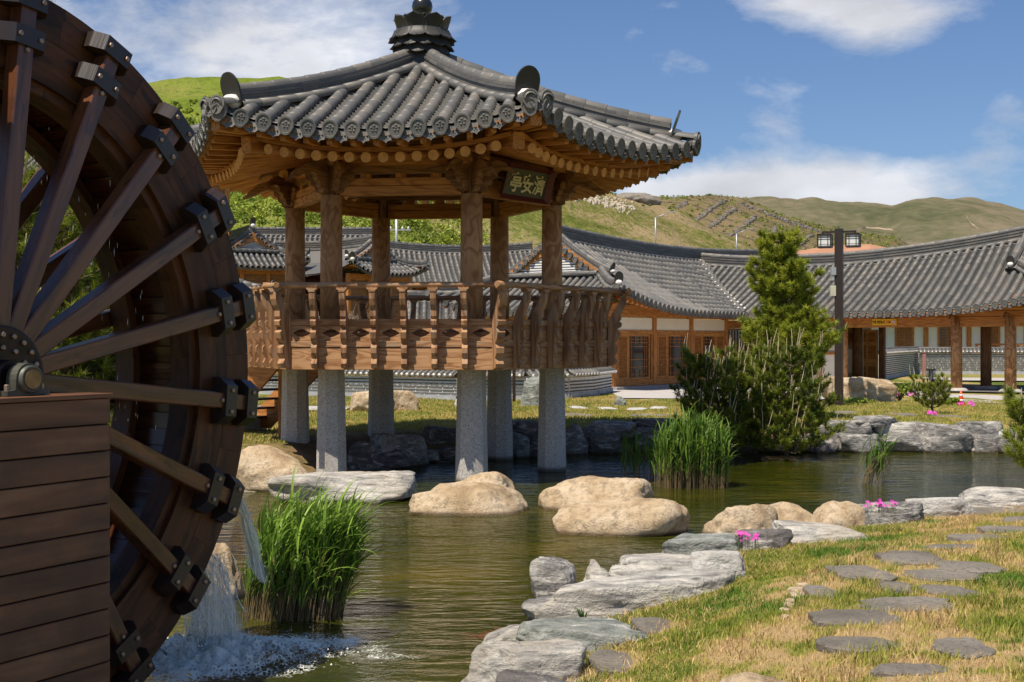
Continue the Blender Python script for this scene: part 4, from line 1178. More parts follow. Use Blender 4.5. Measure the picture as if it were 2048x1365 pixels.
for (x0, y0, x1, y1) in ((-.58, -.21, .58, -.21), (.58, -.21, .58, .21), (.58, .21, -.58, .21), (-.58, .21, -.58, -.21)):
    s1 = 1.13; s2 = 1.32
    vs = [(x0, y0, .017), (x1, y1, .017), (x1 * s1, y1 * s2, .10), (x0 * s1, y0 * s2, .10), (x0, y0, -.013), (x1, y1, -.013), (x1 * s1, y1 * s2, .075), (x0 * s1, y0 * s2, .075)]
    place('frame_board', MB().add(vs, [(0, 1, 2, 3), (7, 6, 5, 4), (3, 2, 6, 7), (0, 3, 7, 4), (1, 5, 6, 2), (0, 4, 5, 1)]).mesh('frame_board', M_red), SM, sg)
for i, ch in enumerate('亭安濟'):
    me, w = textmesh(ch, .33, M_gold, .006, 'character', .006)
    place('character', me, SM @ Matrix.Translation((-.27 + i * .32, .0, .022)) @ Matrix.Shear('XZ', 4, (0, 0)), sg)
for i in (0, 1):
    place('seal', MB().box((-.49, .05 - i * .12, .018), (.05, .05, .006)).mesh('seal', M_red), SM, sg)

# stair at the back left
so = Vector((math.cos(ang(4) + PI / 6), math.sin(ang(4) + PI / 6), 0)); sl = Vector((-so.y, so.x, 0))
st0 = PC + so * (RD * math.cos(PI / 6) + .03)
for sgn in (-1, 1):
    q = st0 + sl * sgn * .6
    pr = [(-.0, 1.26), (.0, 1.74), (.12, 1.80), (1.95, .30), (1.95, .0), (1.55, .0)]
    place('stair_stringer', MB().plate(pr, .06).mesh('stair_stringer', M_pine), plateM(q, so), pav)
for i in range(8):
    p = st0 + so * (.22 + i * .215) + Vector((0, 0, 1.52 - i * .185))
    beam('stair_tread', p - sl * .57, p + sl * .57, .22, .04, M_dark, pav)
place('stair_foot', MB().box((0, 0, 0), (1.5, .6, .26)).mesh('stair_foot', M_granite), frame(st0 + so * 2.1 + Vector((0, 0, .08)), sl), pav)
p = st0 - sl * -.0
beam('stair_post', cpt(5, RC + .32, -.02) + Vector((-.02, .5, 0)), cpt(5, RC + .32, 1.3) + Vector((-.02, .5, 0)), .09, .09, M_pine, pav, up=(1, 0, 0))
# =====================================================================
# WATERWHEEL, its support and falling water
# =====================================================================
HUB = Vector((-2.86, 7.0, 1.5)); AL = R_(62)
WD = Vector((math.cos(AL), math.sin(AL), 0)); WN = Vector((math.sin(AL), -math.cos(AL), 0))
def wp(r, phi, s): return HUB + WD * (r * math.cos(phi)) + Vector((0, 0, r * math.sin(phi))) + WN * s
def wframe(phi, s, r=0):
    """local x radial, y tangential, z along the axle towards the viewer side"""
    x = WD * math.cos(phi) + Vector((0, 0, math.sin(phi))); y = -WD * math.sin(phi) + Vector((0, 0, math.cos(phi))); o = wp(r, phi, s)
    return Matrix(((x.x, y.x, WN.x, o.x), (x.y, y.y, WN.y, o.y), (x.z, y.z, WN.z, o.z), (0, 0, 0, 1)))
wh = thing('waterwheel', 'big dark brown wooden waterwheel turning at the left edge of the pond', 'waterwheel', HUB)
def segm(r0, r1, da, t, mat, nm, n=5):
    vs = []; c = (r0 + r1) / 2
    for z in (-t / 2, t / 2):
        for r in (r0, r1):
            for i in range(n + 1):
                a = -da / 2 + da * i / n; vs.append((r * math.cos(a), r * math.sin(a), z))
    m = n + 1; fs = []
    for i in range(n):
        fs += [(i + 1, i, m + i, m + i + 1), (2 * m + i, 2 * m + i + 1, 3 * m + i + 1, 3 * m + i), (m + i, 3 * m + i, 3 * m + i + 1, m + i + 1), (i, i + 1, 2 * m + i + 1, 2 * m + i)]
    fs += [(0, 2 * m, 3 * m, m), (n, m + n, 3 * m + n, 2 * m + n)]
    # store with the board's length along local X so the grain follows it
    vs = [(y, -(x - 0), z) for x, y, z in vs]
    return MB().add(vs, fs).mesh(nm, mat)
ROT = Matrix.Rotation(PI / 2, 4, 'Z')      # boards are stored turned by -90 degrees
da = R_(18)
me_o = segm(1.955, 2.18, da * .997, .06, M_wheel, 'rim_board'); me_i = segm(1.70, 1.952, da * .997, .06, M_wheel, 'rim_board')
me_lip = segm(1.64, 1.70, da, .16, M_wheel, 'rim_hoop')
PH0 = R_(12)
for s0 in (0.0, -.66):
    for i in range(20):
        place('rim_board', me_o, wframe(PH0 + da * i, s0) @ ROT, wh)
        place('rim_board', me_i, wframe(PH0 + da * (i + .5), s0) @ ROT, wh)
        place('rim_hoop', me_lip, wframe(PH0 + da * i, s0 - .085 if s0 == 0 else s0 + .085) @ ROT, wh)
# sole boards (inner drum) and bucket boards
me_s = MB().box((0, 0, 0), (.60, .112, .022), bev=.003).mesh('sole_board', M_wheelwet)
for i in range(100):
    ph = 2 * PI * i / 100
    x = WN; z = WD * math.cos(ph + .1) + Vector((0, 0, math.sin(ph + .1)))
    place('sole_board', me_s, frame(wp(1.76 + .006 * (i % 3), ph, -.33), x, z), wh)
me_b = MB().box((0, 0, 0), (.60, .40, .02)).mesh('bucket_board', M_wheel)
for i in range(40):
    ph = 2 * PI * i / 40
    t = Vector((0, 0, 0)) - WD * math.sin(ph) + Vector((0, 0, math.cos(ph))); rr = WD * math.cos(ph) + Vector((0, 0, math.sin(ph)))
    y = (rr * .8 + t * .6).normalized(); z = WN.cross(y)
    place('bucket_board', me_b, frame(wp(1.955, ph, -.33), WN, z), wh)
# spokes
me_sp = MB().box((0, 0, 0), (1.93, .105, .105), bev=.008).mesh('spoke', M_spoke)
def clampm():
    # profile in (y tangential, z front) extruded along x radial
    pr = [(-.155, 0), (.155, 0), (.155, .05), (.10, .125), (-.10, .125), (-.155, .05)]
    vs = [(-.052, y, z) for y, z in pr] + [(.052, y, z) for y, z in pr]
    return MB().add(vs, [(5, 4, 3, 2, 1, 0), (6, 7, 8, 9, 10, 11)] + [(k, (k + 1) % 6, 6 + (k + 1) % 6, 6 + k) for k in range(6)]).mesh('clamp_block', M_block)
me_c = clampm()
me_bolt = MB().lathe([(.016, -.004), (.016, .008), (.013, .012), (.004, .013)], 6).mesh('bolt', M_bolt)
for i in range(20):
    ph = PH0 + da * i
    place('spoke', me_sp, wframe(ph, .085, 1.165), wh)
    place('spoke', me_sp, wframe(ph, -.745, 1.165), wh)
    vis = math.cos(ph) > -.2
    for r in (1.87, 2.085):
        c = place('clamp_block', me_c, wframe(ph, .031, r) @ Matrix.Translation((0, 0, .004)), wh)
        if vis:
            for y in (-.07, .07): place('bolt', me_bolt, wframe(ph, .031 + .129, r) @ Matrix.Translation((0, y, 0)), c)
        place('clamp_block', me_c, wframe(ph, -.692, r) @ Matrix.Rotation(PI, 4, 'X'), wh)
    if vis: place('bolt', me_bolt, wframe(ph, .139, 1.80), wh)
for s0 in (.15, -.82):
    hp = place('hub_plate', MB().lathe([(.285, -.012), (.285, .012), (.27, .016)], 40).mesh('hub_plate', M_iron), wframe(0, s0), wh)
    if s0 > 0:
        for n_, r_ in ((20, .235), (12, .165)):
            for i in range(n_): place('bolt', me_bolt, wframe(2 * PI * i / n_, s0 + .018, r_), hp)
log('axle', wp(0, 0, -1.3), wp(0, 0, .40), .052, M_bronze, wh, 20)
log('hub_drum', wp(0, 0, .16), wp(0, 0, .26), .10, M_iron, wh, 24)
# pillow block on the support box
pb = thing('wheel_bearing', 'grey green cast iron bearing block holding the wheel axle on the brown box', 'bearing', wp(0, 0, .33) - Vector((0, 0, .09)))
BM = plateM(wp(0, 0, .33), WD)
pb_o = [(-.14, -.085), (-.14, -.06), (-.088, -.055), (-.085, 0)] + [(.085 * math.cos(PI - PI * i / 10), .085 * math.sin(PI - PI * i / 10)) for i in range(1, 11)] + [(.088, -.055), (.14, -.06), (.14, -.085)]
hole = [(.056 * math.cos(2 * PI * i / 16), .056 * math.sin(2 * PI * i / 16)) for i in range(16)]
place('housing', MB().plate(pb_o, .075, [hole]).mesh('housing', M_castg), BM, pb)
place('bearing_ring', MB().lathe([(.066, -.05), (.072, -.048), (.072, .048), (.066, .05), (.053, .05), (.053, -.05)], 24).mesh('bearing_ring', M_castg, True), frame(wp(0, 0, .345), WD, WN).copy(), pb)
for sx in (-.115, .115): place('bolt', MB().lathe([(.014, 0), (.014, .03), (.008, .034)], 6).mesh('bolt', M_bolt), BM @ Matrix.Translation((sx, 0, -.06)), pb)
# support box
bx = thing('wheel_support_box', 'tall brown box of stained grooved planks carrying the waterwheel axle', 'box', wp(.0, 0, .35) - Vector((0, 0, 2.2)))
SB = .47; RX = .462; ZT = 1.412
def bp(rho, s, z): q = HUB + WD * rho + WN * s; return Vector((q.x, q.y, z))
for i in range(15):
    z = ZT - .024 - .0725 - i * .1455
    beam('plank', bp(-1.9, SB, z), bp(RX - .012, SB, z), .024, .1385, M_deck, bx, bev=.004)
    beam('plank', bp(RX, SB - .005, z), bp(RX, SB - .30, z), .024, .1385, M_deck, bx, bev=.004)
beam('top_board', bp(-1.9, SB - .15, ZT - .012), bp(RX + .01, SB - .15, ZT - .012), .34, .024, M_deck, bx)
place('box_core', MB().box((0, 0, 0), (2.3, .25, 2.2)).mesh('box_core', M_black), frame(bp(-.72, SB - .15, ZT - .024 - 1.105), WD), bx)

# ---- falling water ----
def water_strand_mat():
    m = NM('falling_white_water')
    n = m.noise(m.coord('World', (14, 14, 2.5)), 2.2, 4, .6)
    m.done((.93, .93, .90), .15, Specular_IOR_Level=.8)
    tr = m.n('ShaderNodeBsdfTransparent'); mx = m.n('ShaderNodeMixShader')
    m.l(m.rng(n, .36, .62, .15, .8), mx.inputs[0]); m.l(tr.outputs[0], mx.inputs[1]); m.l(m.b.outputs[0], mx.inputs[2]); m.l(mx.outputs[0], m.out.inputs['Surface'])
    return m.m
M_fall = water_strand_mat()
def strands(name, starts, ends, n, arc, r0, label, seed, spread=.03, drops=True):
    rg = random.Random(seed); mb = MB()
    for i in range(n):
        t = rg.random() if n > 3 else i / n
        a = starts[0].lerp(starts[1], t) + Vector([rg.gauss(0, spread * .4) for _ in range(3)])
        e = ends[0].lerp(ends[1], min(1, max(0, t + rg.gauss(0, .06)))) + Vector([rg.gauss(0, spread) for _ in range(3)]); e.z = ends[0].z
        T0 = rg.uniform(0, .35) if rg.random() < .5 else 0; T1 = rg.uniform(.6, 1) if rg.random() < .5 else 1
        pts = []; k = 14
        for j in range(k + 1):
            v = T0 + (T1 - T0) * j / k
            p = a.lerp(e, v); p.z = a.z + (e.z - a.z) * (v * arc + v * v * (1 - arc)) + .0
            w = .010 * math.sin(v * 23 + i * 1.7); p += Vector((w, w * .5, 0)) + Vector([rg.gauss(0, .0035) for _ in range(3)])
            pts.append(p)
        rr = [max(.0012, r0 * rg.uniform(.4, 1.25) * (.35 + 1.0 * math.sin(PI * min(1, .12 + .88 * j / k)) ** .7) * (1 + .35 * math.sin(j * 2.1 + i))) for j in range(k + 1)]
        mb.tube(pts, rr, 5)
    if drops:
        for i in range(n * 14):
            t = rg.random(); v = rg.random() ** .6
            a = starts[0].lerp(starts[1], t); e = ends[0].lerp(ends[1], t); p = a.lerp(e, v); p.z = a.z + (e.z - a.z) * (v * arc + v * v * (1 - arc))
            p += Vector([rg.gauss(0, .05 * (0.3 + v)) for _ in range(3)]); r = rg.uniform(.002, .007)
            mb.add([p + Vector((0, 0, r * 2.2)), p + Vector((r, 0, 0)), p + Vector((0, r, 0)), p - Vector((r, 0, 0)), p - Vector((0, r, 0)), p - Vector((0, 0, r * 1.5))],
                   [(0, 1, 2), (0, 2, 3), (0, 3, 4), (0, 4, 1), (5, 2, 1), (5, 3, 2), (5, 4, 3), (5, 1, 4)])
    o = place(name, mb.mesh(name, M_fall, True))
    return tag(o, label, 'falling water', kind='stuff')
def sheet_mat():
    m = NM('water_sheet'); at = m.n('ShaderNodeAttribute', attribute_name='tint')
    mp = m.n('ShaderNodeMapping'); mp.inputs['Scale'].default_value = (16, 1.6, 3); m.l(at.outputs['Color'], mp.inputs[0])
    n = m.noise(mp.outputs[0], 1.6, 5, .62, .9)
    sp = m.n('ShaderNodeSeparateColor'); m.l(at.outputs['Color'], sp.inputs[0])
    m.done((.93, .94, .86), .08, Specular_IOR_Level=.8)
    m.bump(n, .8, .02)
    tr = m.n('ShaderNodeBsdfTransparent'); mx = m.n('ShaderNodeMixShader')
    e = m.math('MULTIPLY', m.rng(sp.outputs[0], 0, .12, 0, 1), m.rng(sp.outputs[0], 1, .88, 0, 1))
    e = m.math('MULTIPLY', e, m.rng(sp.outputs[1], 0, .15, .3, 1))
    f = m.math('MULTIPLY', m.rng(n, .42, .72, .04, 1.0), e)
    f = m.math('ADD', f, m.math('MULTIPLY', m.math('MULTIPLY', sp.outputs[1], e), .24), True)
    m.l(f, mx.inputs[0]); m.l(tr.outputs[0], mx.inputs[1]); m.l(m.b.outputs[0], mx.inputs[2]); m.l(mx.outputs[0], m.out.inputs['Surface'])
    return m.m
M_sheet = sheet_mat()
def sheet_water(layers, starts, ends, arc, seed, label):
    VV = []; FF = []; CC = []; o = 0; nu, nv = 36, 44
    for k in range(layers):
        r = np.random.default_rng(seed + k); U, V = np.meshgrid(np.linspace(0, 1, nu), np.linspace(0, 1, nv)); u, v = U.ravel(), V.ravel()
        a = np.array(starts[0])[None] * (1 - u[:, None]) + np.array(starts[1])[None] * u[:, None]
        uu_ = np.clip(u + .06 * np.sin(u * 9 + k * 2) * v, 0, 1)
        e = np.array(ends[0])[None] * (1 - uu_[:, None]) + np.array(ends[1])[None] * uu_[:, None]
        p = a + (e - a) * v[:, None]; p[:, 2] = a[:, 2] + (e[:, 2] - a[:, 2]) * (v * arc + v * v * (1 - arc))
        w = fbm(np.c_[u * 7 + k * 5, v * 2, v * 0 + seed], 3); p[:, 1] += .05 * w + .06 * (k - layers / 2); p[:, 0] += .02 * w * v
        VV.append(p); CC.append(np.c_[u, v, np.full(len(u), k * .37)]); I = np.arange(nu * nv).reshape(nv, nu) + o
        FF.append(np.stack([I[:-1, :-1], I[:-1, 1:], I[1:, 1:], I[1:, :-1]], -1).reshape(-1, 4)); o += nu * nv
    tag(place('falling_water', fastmesh('falling_water', np.concatenate(VV), np.concatenate(FF), M_sheet, True, np.concatenate(CC))), label, 'falling water', kind='stuff')
sheet_water(3, (W(392, 1120, 9.0), W(446, 1105, 9.1)), (G(366, 1306, -.49), G(492, 1296, -.49)), .45, 50, 'translucent curtain of water falling from the wheel between the rim and the reeds')
sheet_water(2, (W(458, 942, 9.0), W(470, 990, 9.05)), (W(500, 1130, 9.4), W(534, 1170, 9.5)), .40, 60, 'curved translucent spout leaving the wheel rim above the reeds')
strands('falling_water', (W(464, 950, 9.0), W(470, 985, 9.05)), (W(505, 1125, 9.4), W(528, 1165, 9.5)), 5, .45, .003, 'thin arc of water spilling from the right rim of the waterwheel', 3, .02)
strands('falling_water', (W(398, 1105, 9.0), W(440, 1110, 9.1)), (G(398, 1312, -.47), G(488, 1298, -.47)), 30, .5, .0032, 'thin bright threads inside the water curtain beside the reeds', 4, .03)
strands('falling_water', (W(360, 1190, 8.7), W(400, 1170, 8.85)), (G(372, 1300, -.47), G(430, 1308, -.47)), 16, .6, .0032, 'ragged water drips falling from the wheel underside behind the curtain', 5, .04)
strands('falling_water', (W(20, -40, 8.2), W(70, -60, 8.4)), (W(70, 0, 8.4), W(108, 24, 8.5)), 12, .3, .008, 'water jet feeding the top of the waterwheel', 6, .02)
# drips inside the wheel
mb = MB(); rg = random.Random(9)
for i in range(240):
    p = wp(rg.uniform(.3, 1.6), rg.uniform(-1.2, 1.4), rg.uniform(-.6, -.05)); h = rg.uniform(.008, .035); r = rg.uniform(.0012, .0026)
    mb.add([p + Vector((0, 0, h)), p + Vector((r, 0, 0)), p + Vector((0, r, 0)), p - Vector((r, r, 0)), p - Vector((0, 0, h))], [(0, 1, 2), (0, 2, 3), (0, 3, 1), (4, 2, 1), (4, 3, 2), (4, 1, 3)])
tag(place('water_drips', mb.mesh('water_drips', M_fall)), 'scattered drops dripping down inside the dark waterwheel', 'water drops', kind='stuff')
# foam
def foam_mat():
    m = NM('white_foam'); Wd = m.coord('World')
    n = m.noise(m.coord('World', (1, 1, 1)), 9, 6, .75, 1.2)
    at = m.n('ShaderNodeAttribute', attribute_name='tint'); sp = m.n('ShaderNodeSeparateColor'); m.l(at.outputs['Color'], sp.inputs[0])
    v = m.vor(m.coord('World'), 34, 'DISTANCE_TO_EDGE')
    f = m.math('ADD', m.math('ADD', n, m.math('MULTIPLY', m.math('SUBTRACT', .12, v), .9)), m.math('SUBTRACT', sp.outputs[0], .92))
    m.done((.93, .95, .84), .3)
    m.bump(m.noise(Wd, 40, 5, .7), .8, .02)
    tr = m.n('ShaderNodeBsdfTransparent'); mx = m.n('ShaderNodeMixShader')
    m.l(m.rng(f, .12, .34, 0, .92), mx.inputs[0]); m.l(tr.outputs[0], mx.inputs[1]); m.l(m.b.outputs[0], mx.inputs[2]); m.l(mx.outputs[0], m.out.inputs['Surface'])
    return m.m
c0 = G(395, 1318, -.5)
N = 150; xs = np.linspace(-2.2, 2.4, N); ys = np.linspace(-1.3, 1.2, N); FX, FY = np.meshgrid(xs, ys)
P = np.stack([FX.ravel() * 3, FY.ravel() * 3, FX.ravel() * 0 + 5], 1)
dd = np.sqrt(((FX - .05) / 1.05) ** 2 + (FY / .62) ** 2).ravel(); ang_ = np.arctan2(FY, FX).ravel()
den = np.clip(1.30 - dd * .75 + .30 * fbm(P * .6, 3), 0, 1) ** 1.2
tail = np.exp(-((FX.ravel() - 1.0) / .7) ** 2 - ((FY.ravel() - .12 - .1 * np.sin(FX.ravel() * 3)) / .22) ** 2) * .55
den = np.maximum(den, tail * (1 + .5 * fbm(P, 3)))
h = .085 * np.clip(1 - dd / 1.0, 0, 1) ** .8 * (1 + 1.2 * fbm(P * 9, 4)) + .012 * fbm(P * 4, 3)
V = np.stack([FX.ravel() + c0.x, FY.ravel() + c0.y, -.492 + np.maximum(h, 0)], 1)
I = np.arange(N * N).reshape(N, N); F = np.stack([I[:-1, :-1], I[:-1, 1:], I[1:, 1:], I[1:, :-1]], -1).reshape(-1, 4)
keep = (den[F].max(1) > .03); F = F[keep]
tag(place('foam', fastmesh('foam', V, F, foam_mat(), True, np.stack([den, den, den], 1))), 'white churning foam where the wheel water hits the pond', 'foam', kind='stuff')
mb = MB(); rg = random.Random(12)
for i in range(900):
    a = rg.uniform(0, 2 * PI); d_ = abs(rg.gauss(0, .40)); p = Vector((c0.x + d_ * math.cos(a) * 1.25, c0.y + d_ * math.sin(a) * .75, -.49 + abs(rg.gauss(0, .07)) * max(.1, 1 - d_))); r = rg.uniform(.003, .010)
    mb.add([p + Vector((0, 0, r)), p + Vector((r, 0, 0)), p + Vector((0, r, 0)), p - Vector((r, 0, 0)), p - Vector((0, r, 0)), p - Vector((0, 0, r))],
           [(0, 1, 2), (0, 2, 3), (0, 3, 4), (0, 4, 1), (5, 2, 1), (5, 3, 2), (5, 4, 3), (5, 1, 4)])
tag(place('splash_drops', mb.mesh('splash_drops', M_white, True)), 'small white splash drops jumping above the foam', 'splash', kind='stuff')
# =====================================================================
# HANOK BUILDINGS
# =====================================================================
def V2(x, y, z=0.): return Vector((x, y, z))
def simple_sheet(root, fn, us, vs_, dz, mat, name, thick=.06):
    vs = [fn(u, v) - Vector((0, 0, dz)) for v in vs_ for u in us]; vs += [p - Vector((0, 0, thick)) for p in vs]
    m = len(us); N = m * len(vs_)
    fs = [(j * m + i, j * m + i + 1, (j + 1) * m + i + 1, (j + 1) * m + i) for j in range(len(vs_) - 1) for i in range(m - 1)]
    fs += [tuple(reversed([a + N for a in f])) for f in fs]
    e = len(vs_) - 1
    fs += [(e * m + i, e * m + i + 1, N + e * m + i + 1, N + e * m + i) for i in range(m - 1)]
    return place(name, MB().add(vs, fs).mesh(name, mat), None, root)

class Hanok:
    def __init__(s, name, label, O, e, flip, Lr, hd, gw, zr, ze, cat='building', group=None, sp=.30, lift=.55, sagR=.22, detail=2, r=.093, hip=(True, False), u_rng=None, clip=None, ridge_h=8, rlift=None, elift=None, zlift_c=None, pan=.13):
        """O on the ridge over the first gable; e along the ridge; flip=+1: front is to the right of e"""
        s.O = Vector(O); s.e = Vector((e[0], e[1], 0)).normalized(); s.w = Vector((s.e.y, -s.e.x, 0)) * flip
        s.Lr, s.hd, s.gw, s.zr, s.ze, s.lift = Lr, hd, gw, zr, ze, lift
        s.root = thing(name, label, cat, (s.O.x, s.O.y, 0), group)
        s.RF = Roof(s.root, r=r, seg=.34 if detail > 1 else .4)
        s.hip = hip; s.sp = sp; s.detail = detail
        s.uA = -(hd - gw) if hip[0] else (0 if u_rng is None else u_rng[0]); s.uB = Lr + (hd - gw) if hip[1] else Lr
        s.sagR = sagR; s.rlift = rlift; s.elift = elift
        clip = clip or (lambda u, v0, v1: (v0, v1))
        def F(sd):
            def fn(u, v):
                p = s.O + s.e * u + s.w * v * sd; p.z = s.z(u, v); return p
            return fn
        s.F = F
        fn = F(1)
        us = np.arange(s.uA + .12, s.uB - .05, sp); rolls = []
        for u in us:
            v0 = .12
            if hip[0] and u < 0: v0 = gw - u + .05
            if hip[1] and u > Lr: v0 = gw + (u - Lr) + .05
            v0, v1 = clip(u, v0, hd)
            rolls.append((float(u), float(v0), float(v1)))
        s.rolls = rolls
        s.RF.face(fn, rolls, pan=pan, pn=4 if detail > 1 else 2, ends=True)
        # back slope
        N = 20
        ua_, ub_ = (0 if hip[0] else s.uA), (Lr if hip[1] else s.uB)
        simple_sheet(s.root, F(-1), [ua_ + (ub_ - ua_) * i / N for i in range(N + 1)], [0, gw * .5, gw], -.01, M_tilej, 'back_slope')
        vs_ = []
        for q in (0, .5, 1):
            a_ = ua_ - (hd - gw) * q * (1 if hip[0] else 0); b_ = ub_ + (hd - gw) * q * (1 if hip[1] else 0)
            vs_ += [F(-1)(a_ + (b_ - a_) * i / N, gw + (hd - gw) * q) for i in range(N + 1)]
        place('back_eave_slope', MB().add(vs_ + [p - V2(0, 0, .06) for p in vs_], [(j * (N + 1) + i, j * (N + 1) + i + 1, (j + 1) * (N + 1) + i + 1, (j + 1) * (N + 1) + i) for j in range(2) for i in range(N)] + [(3 * (N + 1) + (j + 1) * (N + 1) + i, 3 * (N + 1) + (j + 1) * (N + 1) + i + 1, 3 * (N + 1) + j * (N + 1) + i + 1, 3 * (N + 1) + j * (N + 1) + i) for j in range(2) for i in range(N)]).mesh('back_eave_slope', M_tilej), None, s.root)
        simple_sheet(s.root, fn, [0 if hip[0] else s.uA] + [s.uA * 0 + (s.uB if not hip[1] else Lr) * i / N for i in range(1, N + 1)], [0.0, hd * .25, hd * .5, gw if gw > hd * .5 else hd * .52], .05, M_pine, 'roof_sheathing')
        if hip[0]: simple_sheet(s.root, fn, [s.uA + (s.uB - s.uA) * i / N for i in range(N + 1)], [gw + (hd - gw) * q for q in (.55, .8, .985)], .05, M_pine, 'eave_sheathing')
        else: simple_sheet(s.root, fn, [s.uA + (s.uB - s.uA) * i / N for i in range(N + 1)], [hd * .5, hd * .75, hd * .985], .05, M_pine, 'eave_sheathing')
        # main ridge
        pts = [s.O + s.e * u + V2(0, 0, s.z(u, 0)) for u in np.linspace(0 if hip[0] else s.uA, Lr, 24)]
        s.RF.ridge_line(pts, w=.26, courses=ridge_h, ch=.052, top=r * 1.05, seg=.4)
        if hip[0]:
            at = pts[0] + V2(0, 0, ridge_h * .052 - .05); s.RF.endcap(at, -s.e, .42 if detail > 1 else .5, .3)
        for side, on in ((0, hip[0]), (1, hip[1])):
            if on: s.end(side)
    def z(s, u, v):
        x = v / s.hd; m = (s.uA + s.uB) / 2; hf = (s.uB - s.uA) / 2; q = (u - m) / hf
        zr = s.zr - s.sagR * (1 - min(1, q * q)) if s.rlift is None else s.zr + s.rlift(u)
        le = s.lift * abs(q) ** 3 if s.elift is None else s.elift(u)
        return zr - (s.zr - s.ze) * (1.22 * x - .22 * x * x) * 1.0 + (s.zr - zr) * x + le * x ** 3
    def end(s, side):
        e = -s.e if side == 0 else s.e; u0 = 0 if side == 0 else s.Lr; sg = -1 if side == 0 else 1
        hd, gw = s.hd, s.gw; ext = hd - gw
        def fn(a, r):
            p = s.O + s.e * u0 + e * r + s.w * a
            cor = abs(a) / max(.3, gw + r); zz = s.z(u0 + sg * r * 1.0, gw + r)
            base = s.ze + (s.z(u0, gw) - s.ze) * (1 - r / ext) - 0; lift = (s.z(u0 + sg * ext, hd) - s.ze) * (r / ext) ** 2 * cor ** 3
            flat = s.ze + (s.z(u0, gw) - s.ze) * (1 - 1.15 * r / ext + .15 * (r / ext) ** 2)
            p.z = flat + lift + (s.z(u0 + sg * r, gw + r) - flat - lift) * max(0, min(1, (cor - .6) / .4)) ** 2
            return p
        n = int(hd * 2 / s.sp); rolls = []
        for i in range(n + 1):
            a = -hd + .12 + (2 * hd - .24) * i / n; rolls.append((a, max(0.0, abs(a) - gw) + .06, ext))
        s.RF.face(fn, rolls, pan=.13, pn=4 if s.detail > 1 else 2)
        N = 16
        simple_sheet(s.root, fn, [-hd * .98 + 2 * hd * .98 * i / N for i in range(N + 1)], [ext * .5, ext * .985], .05, M_pine, 'eave_sheathing')
        # gable
        z0 = s.z(u0, gw) + .10; zt = s.z(u0, 0) - .12
        gM = plateM(s.O + s.e * u0 + e * .10, s.w)
        tri = [(-gw * .94, z0), (gw * .94, z0), (0, zt)]
        holes = []; nl = 8
        for i in range(nl):
            zz = z0 + .10 + (zt - z0) * .62 * i / nl; hwid = gw * .94 * (1 - (zz - z0) / (zt - z0)) - .22
            if hwid > .08: holes.append([(-hwid, zz), (hwid, zz), (hwid, zz + .035), (-hwid, zz + .035)])
        place('gable_panel', MB().plate(tri, .05, holes).mesh('gable_panel', M_plastw), gM, s.root)
        place('gable_back', MB().plate([(-gw * .94, z0 - .4), (gw * .94, z0 - .4), (0, zt)], .03).mesh('gable_back', M_black), plateM(s.O + s.e * u0 - e * .10, s.w), s.root)
        for sd in (-1, 1):
            bb = [(0, zt + .10), (sd * gw * 1.06, z0 - .02), (sd * (gw * 1.06 - .36), z0 - .02), (0, zt - .36)]
            if sd < 0: bb = bb[::-1]
            place('bargeboard', MB().plate(bb, .06).mesh('bargeboard', M_pine), plateM(s.O + s.e * u0 + e * .15, s.w), s.root)
            # descending ridge on the verge and verge tiles under it
            pts = []
            for v in np.linspace(.1, gw + .35, 8):
                p = s.O + s.e * (u0 - sg * .14) + s.w * v * sd; p.z = s.z(u0, v) + .04 + (.10 * (v / gw) ** 3); pts.append(p)
            at, hh = s.RF.ridge_line(pts, w=.24, courses=4, ch=.05, top=s.RF.r * 1.05, seg=.36)
            s.RF.endcap(pts[-1] + V2(0, 0, hh - .1), pts[-1] - pts[-2], .36, .27)
            n = int((gw) * 1.35 / .30)
            for i in range(n):
                v = .18 + (gw + .05) * i / n
                p = s.O + s.e * u0 + s.w * v * sd; p.z = s.z(u0, v) + .0
                q = p + e * .27 - V2(0, 0, .03); p = p - e * .1
                s.RF.tile(p, q, V2(0, 0, 1))
                x = e; y = V2(0, 0, 1).cross(x); r = s.RF.r
                s.RF.end.append(Matrix(((x.x * r, y.x * r, 0, q.x), (x.y * r, y.y * r, 0, q.y), (0, 0, r, q.z), (0, 0, 0, 1))))
                s.RF.drip.append(Matrix(((x.x * r, y.x * r * 1.2, 0, q.x - e.x * .06 + s.w.x * sd * .14), (x.y * r, y.y * r * 1.2, 0, q.y - e.y * .06 + s.w.y * sd * .14), (0, 0, r * 1.2, q.z - .06), (0, 0, 0, 1))))
                if s.detail > 1 and i % 2 == 0:
                    log('purlin_end', p - V2(0, 0, .28) , p + e * .24 - V2(0, 0, .28), .085, M_pine, s.root, 6)
            # hip ridge to the corner
            pts = []
            for t in np.linspace(.0, .86, 9):
                p = s.O + s.e * u0 + e * (ext * t + .1) + s.w * (gw + ext * t + .1) * sd; p.z = s.z(u0 + sg * ext * t, gw + ext * t) + .05 + .12 * t * t; pts.append(p)
            at, hh = s.RF.ridge_line(pts, w=.24, courses=4, ch=.05, top=s.RF.r * 1.05, seg=.36)
            s.RF.endcap(pts[-1] + V2(0, 0, hh - .14), pts[-1] - pts[-2], .42, .3)
        # flat ridge across the foot of the gable
        pts = [s.O + s.e * u0 + e * .22 + s.w * a + V2(0, 0, s.z(u0, gw) + .02) for a in np.linspace(-gw, gw, 6)]
        s.RF.ridge_line(pts, w=.18, courses=1, ch=.05, top=s.RF.r, seg=.36, side_roll=False)
        return fn
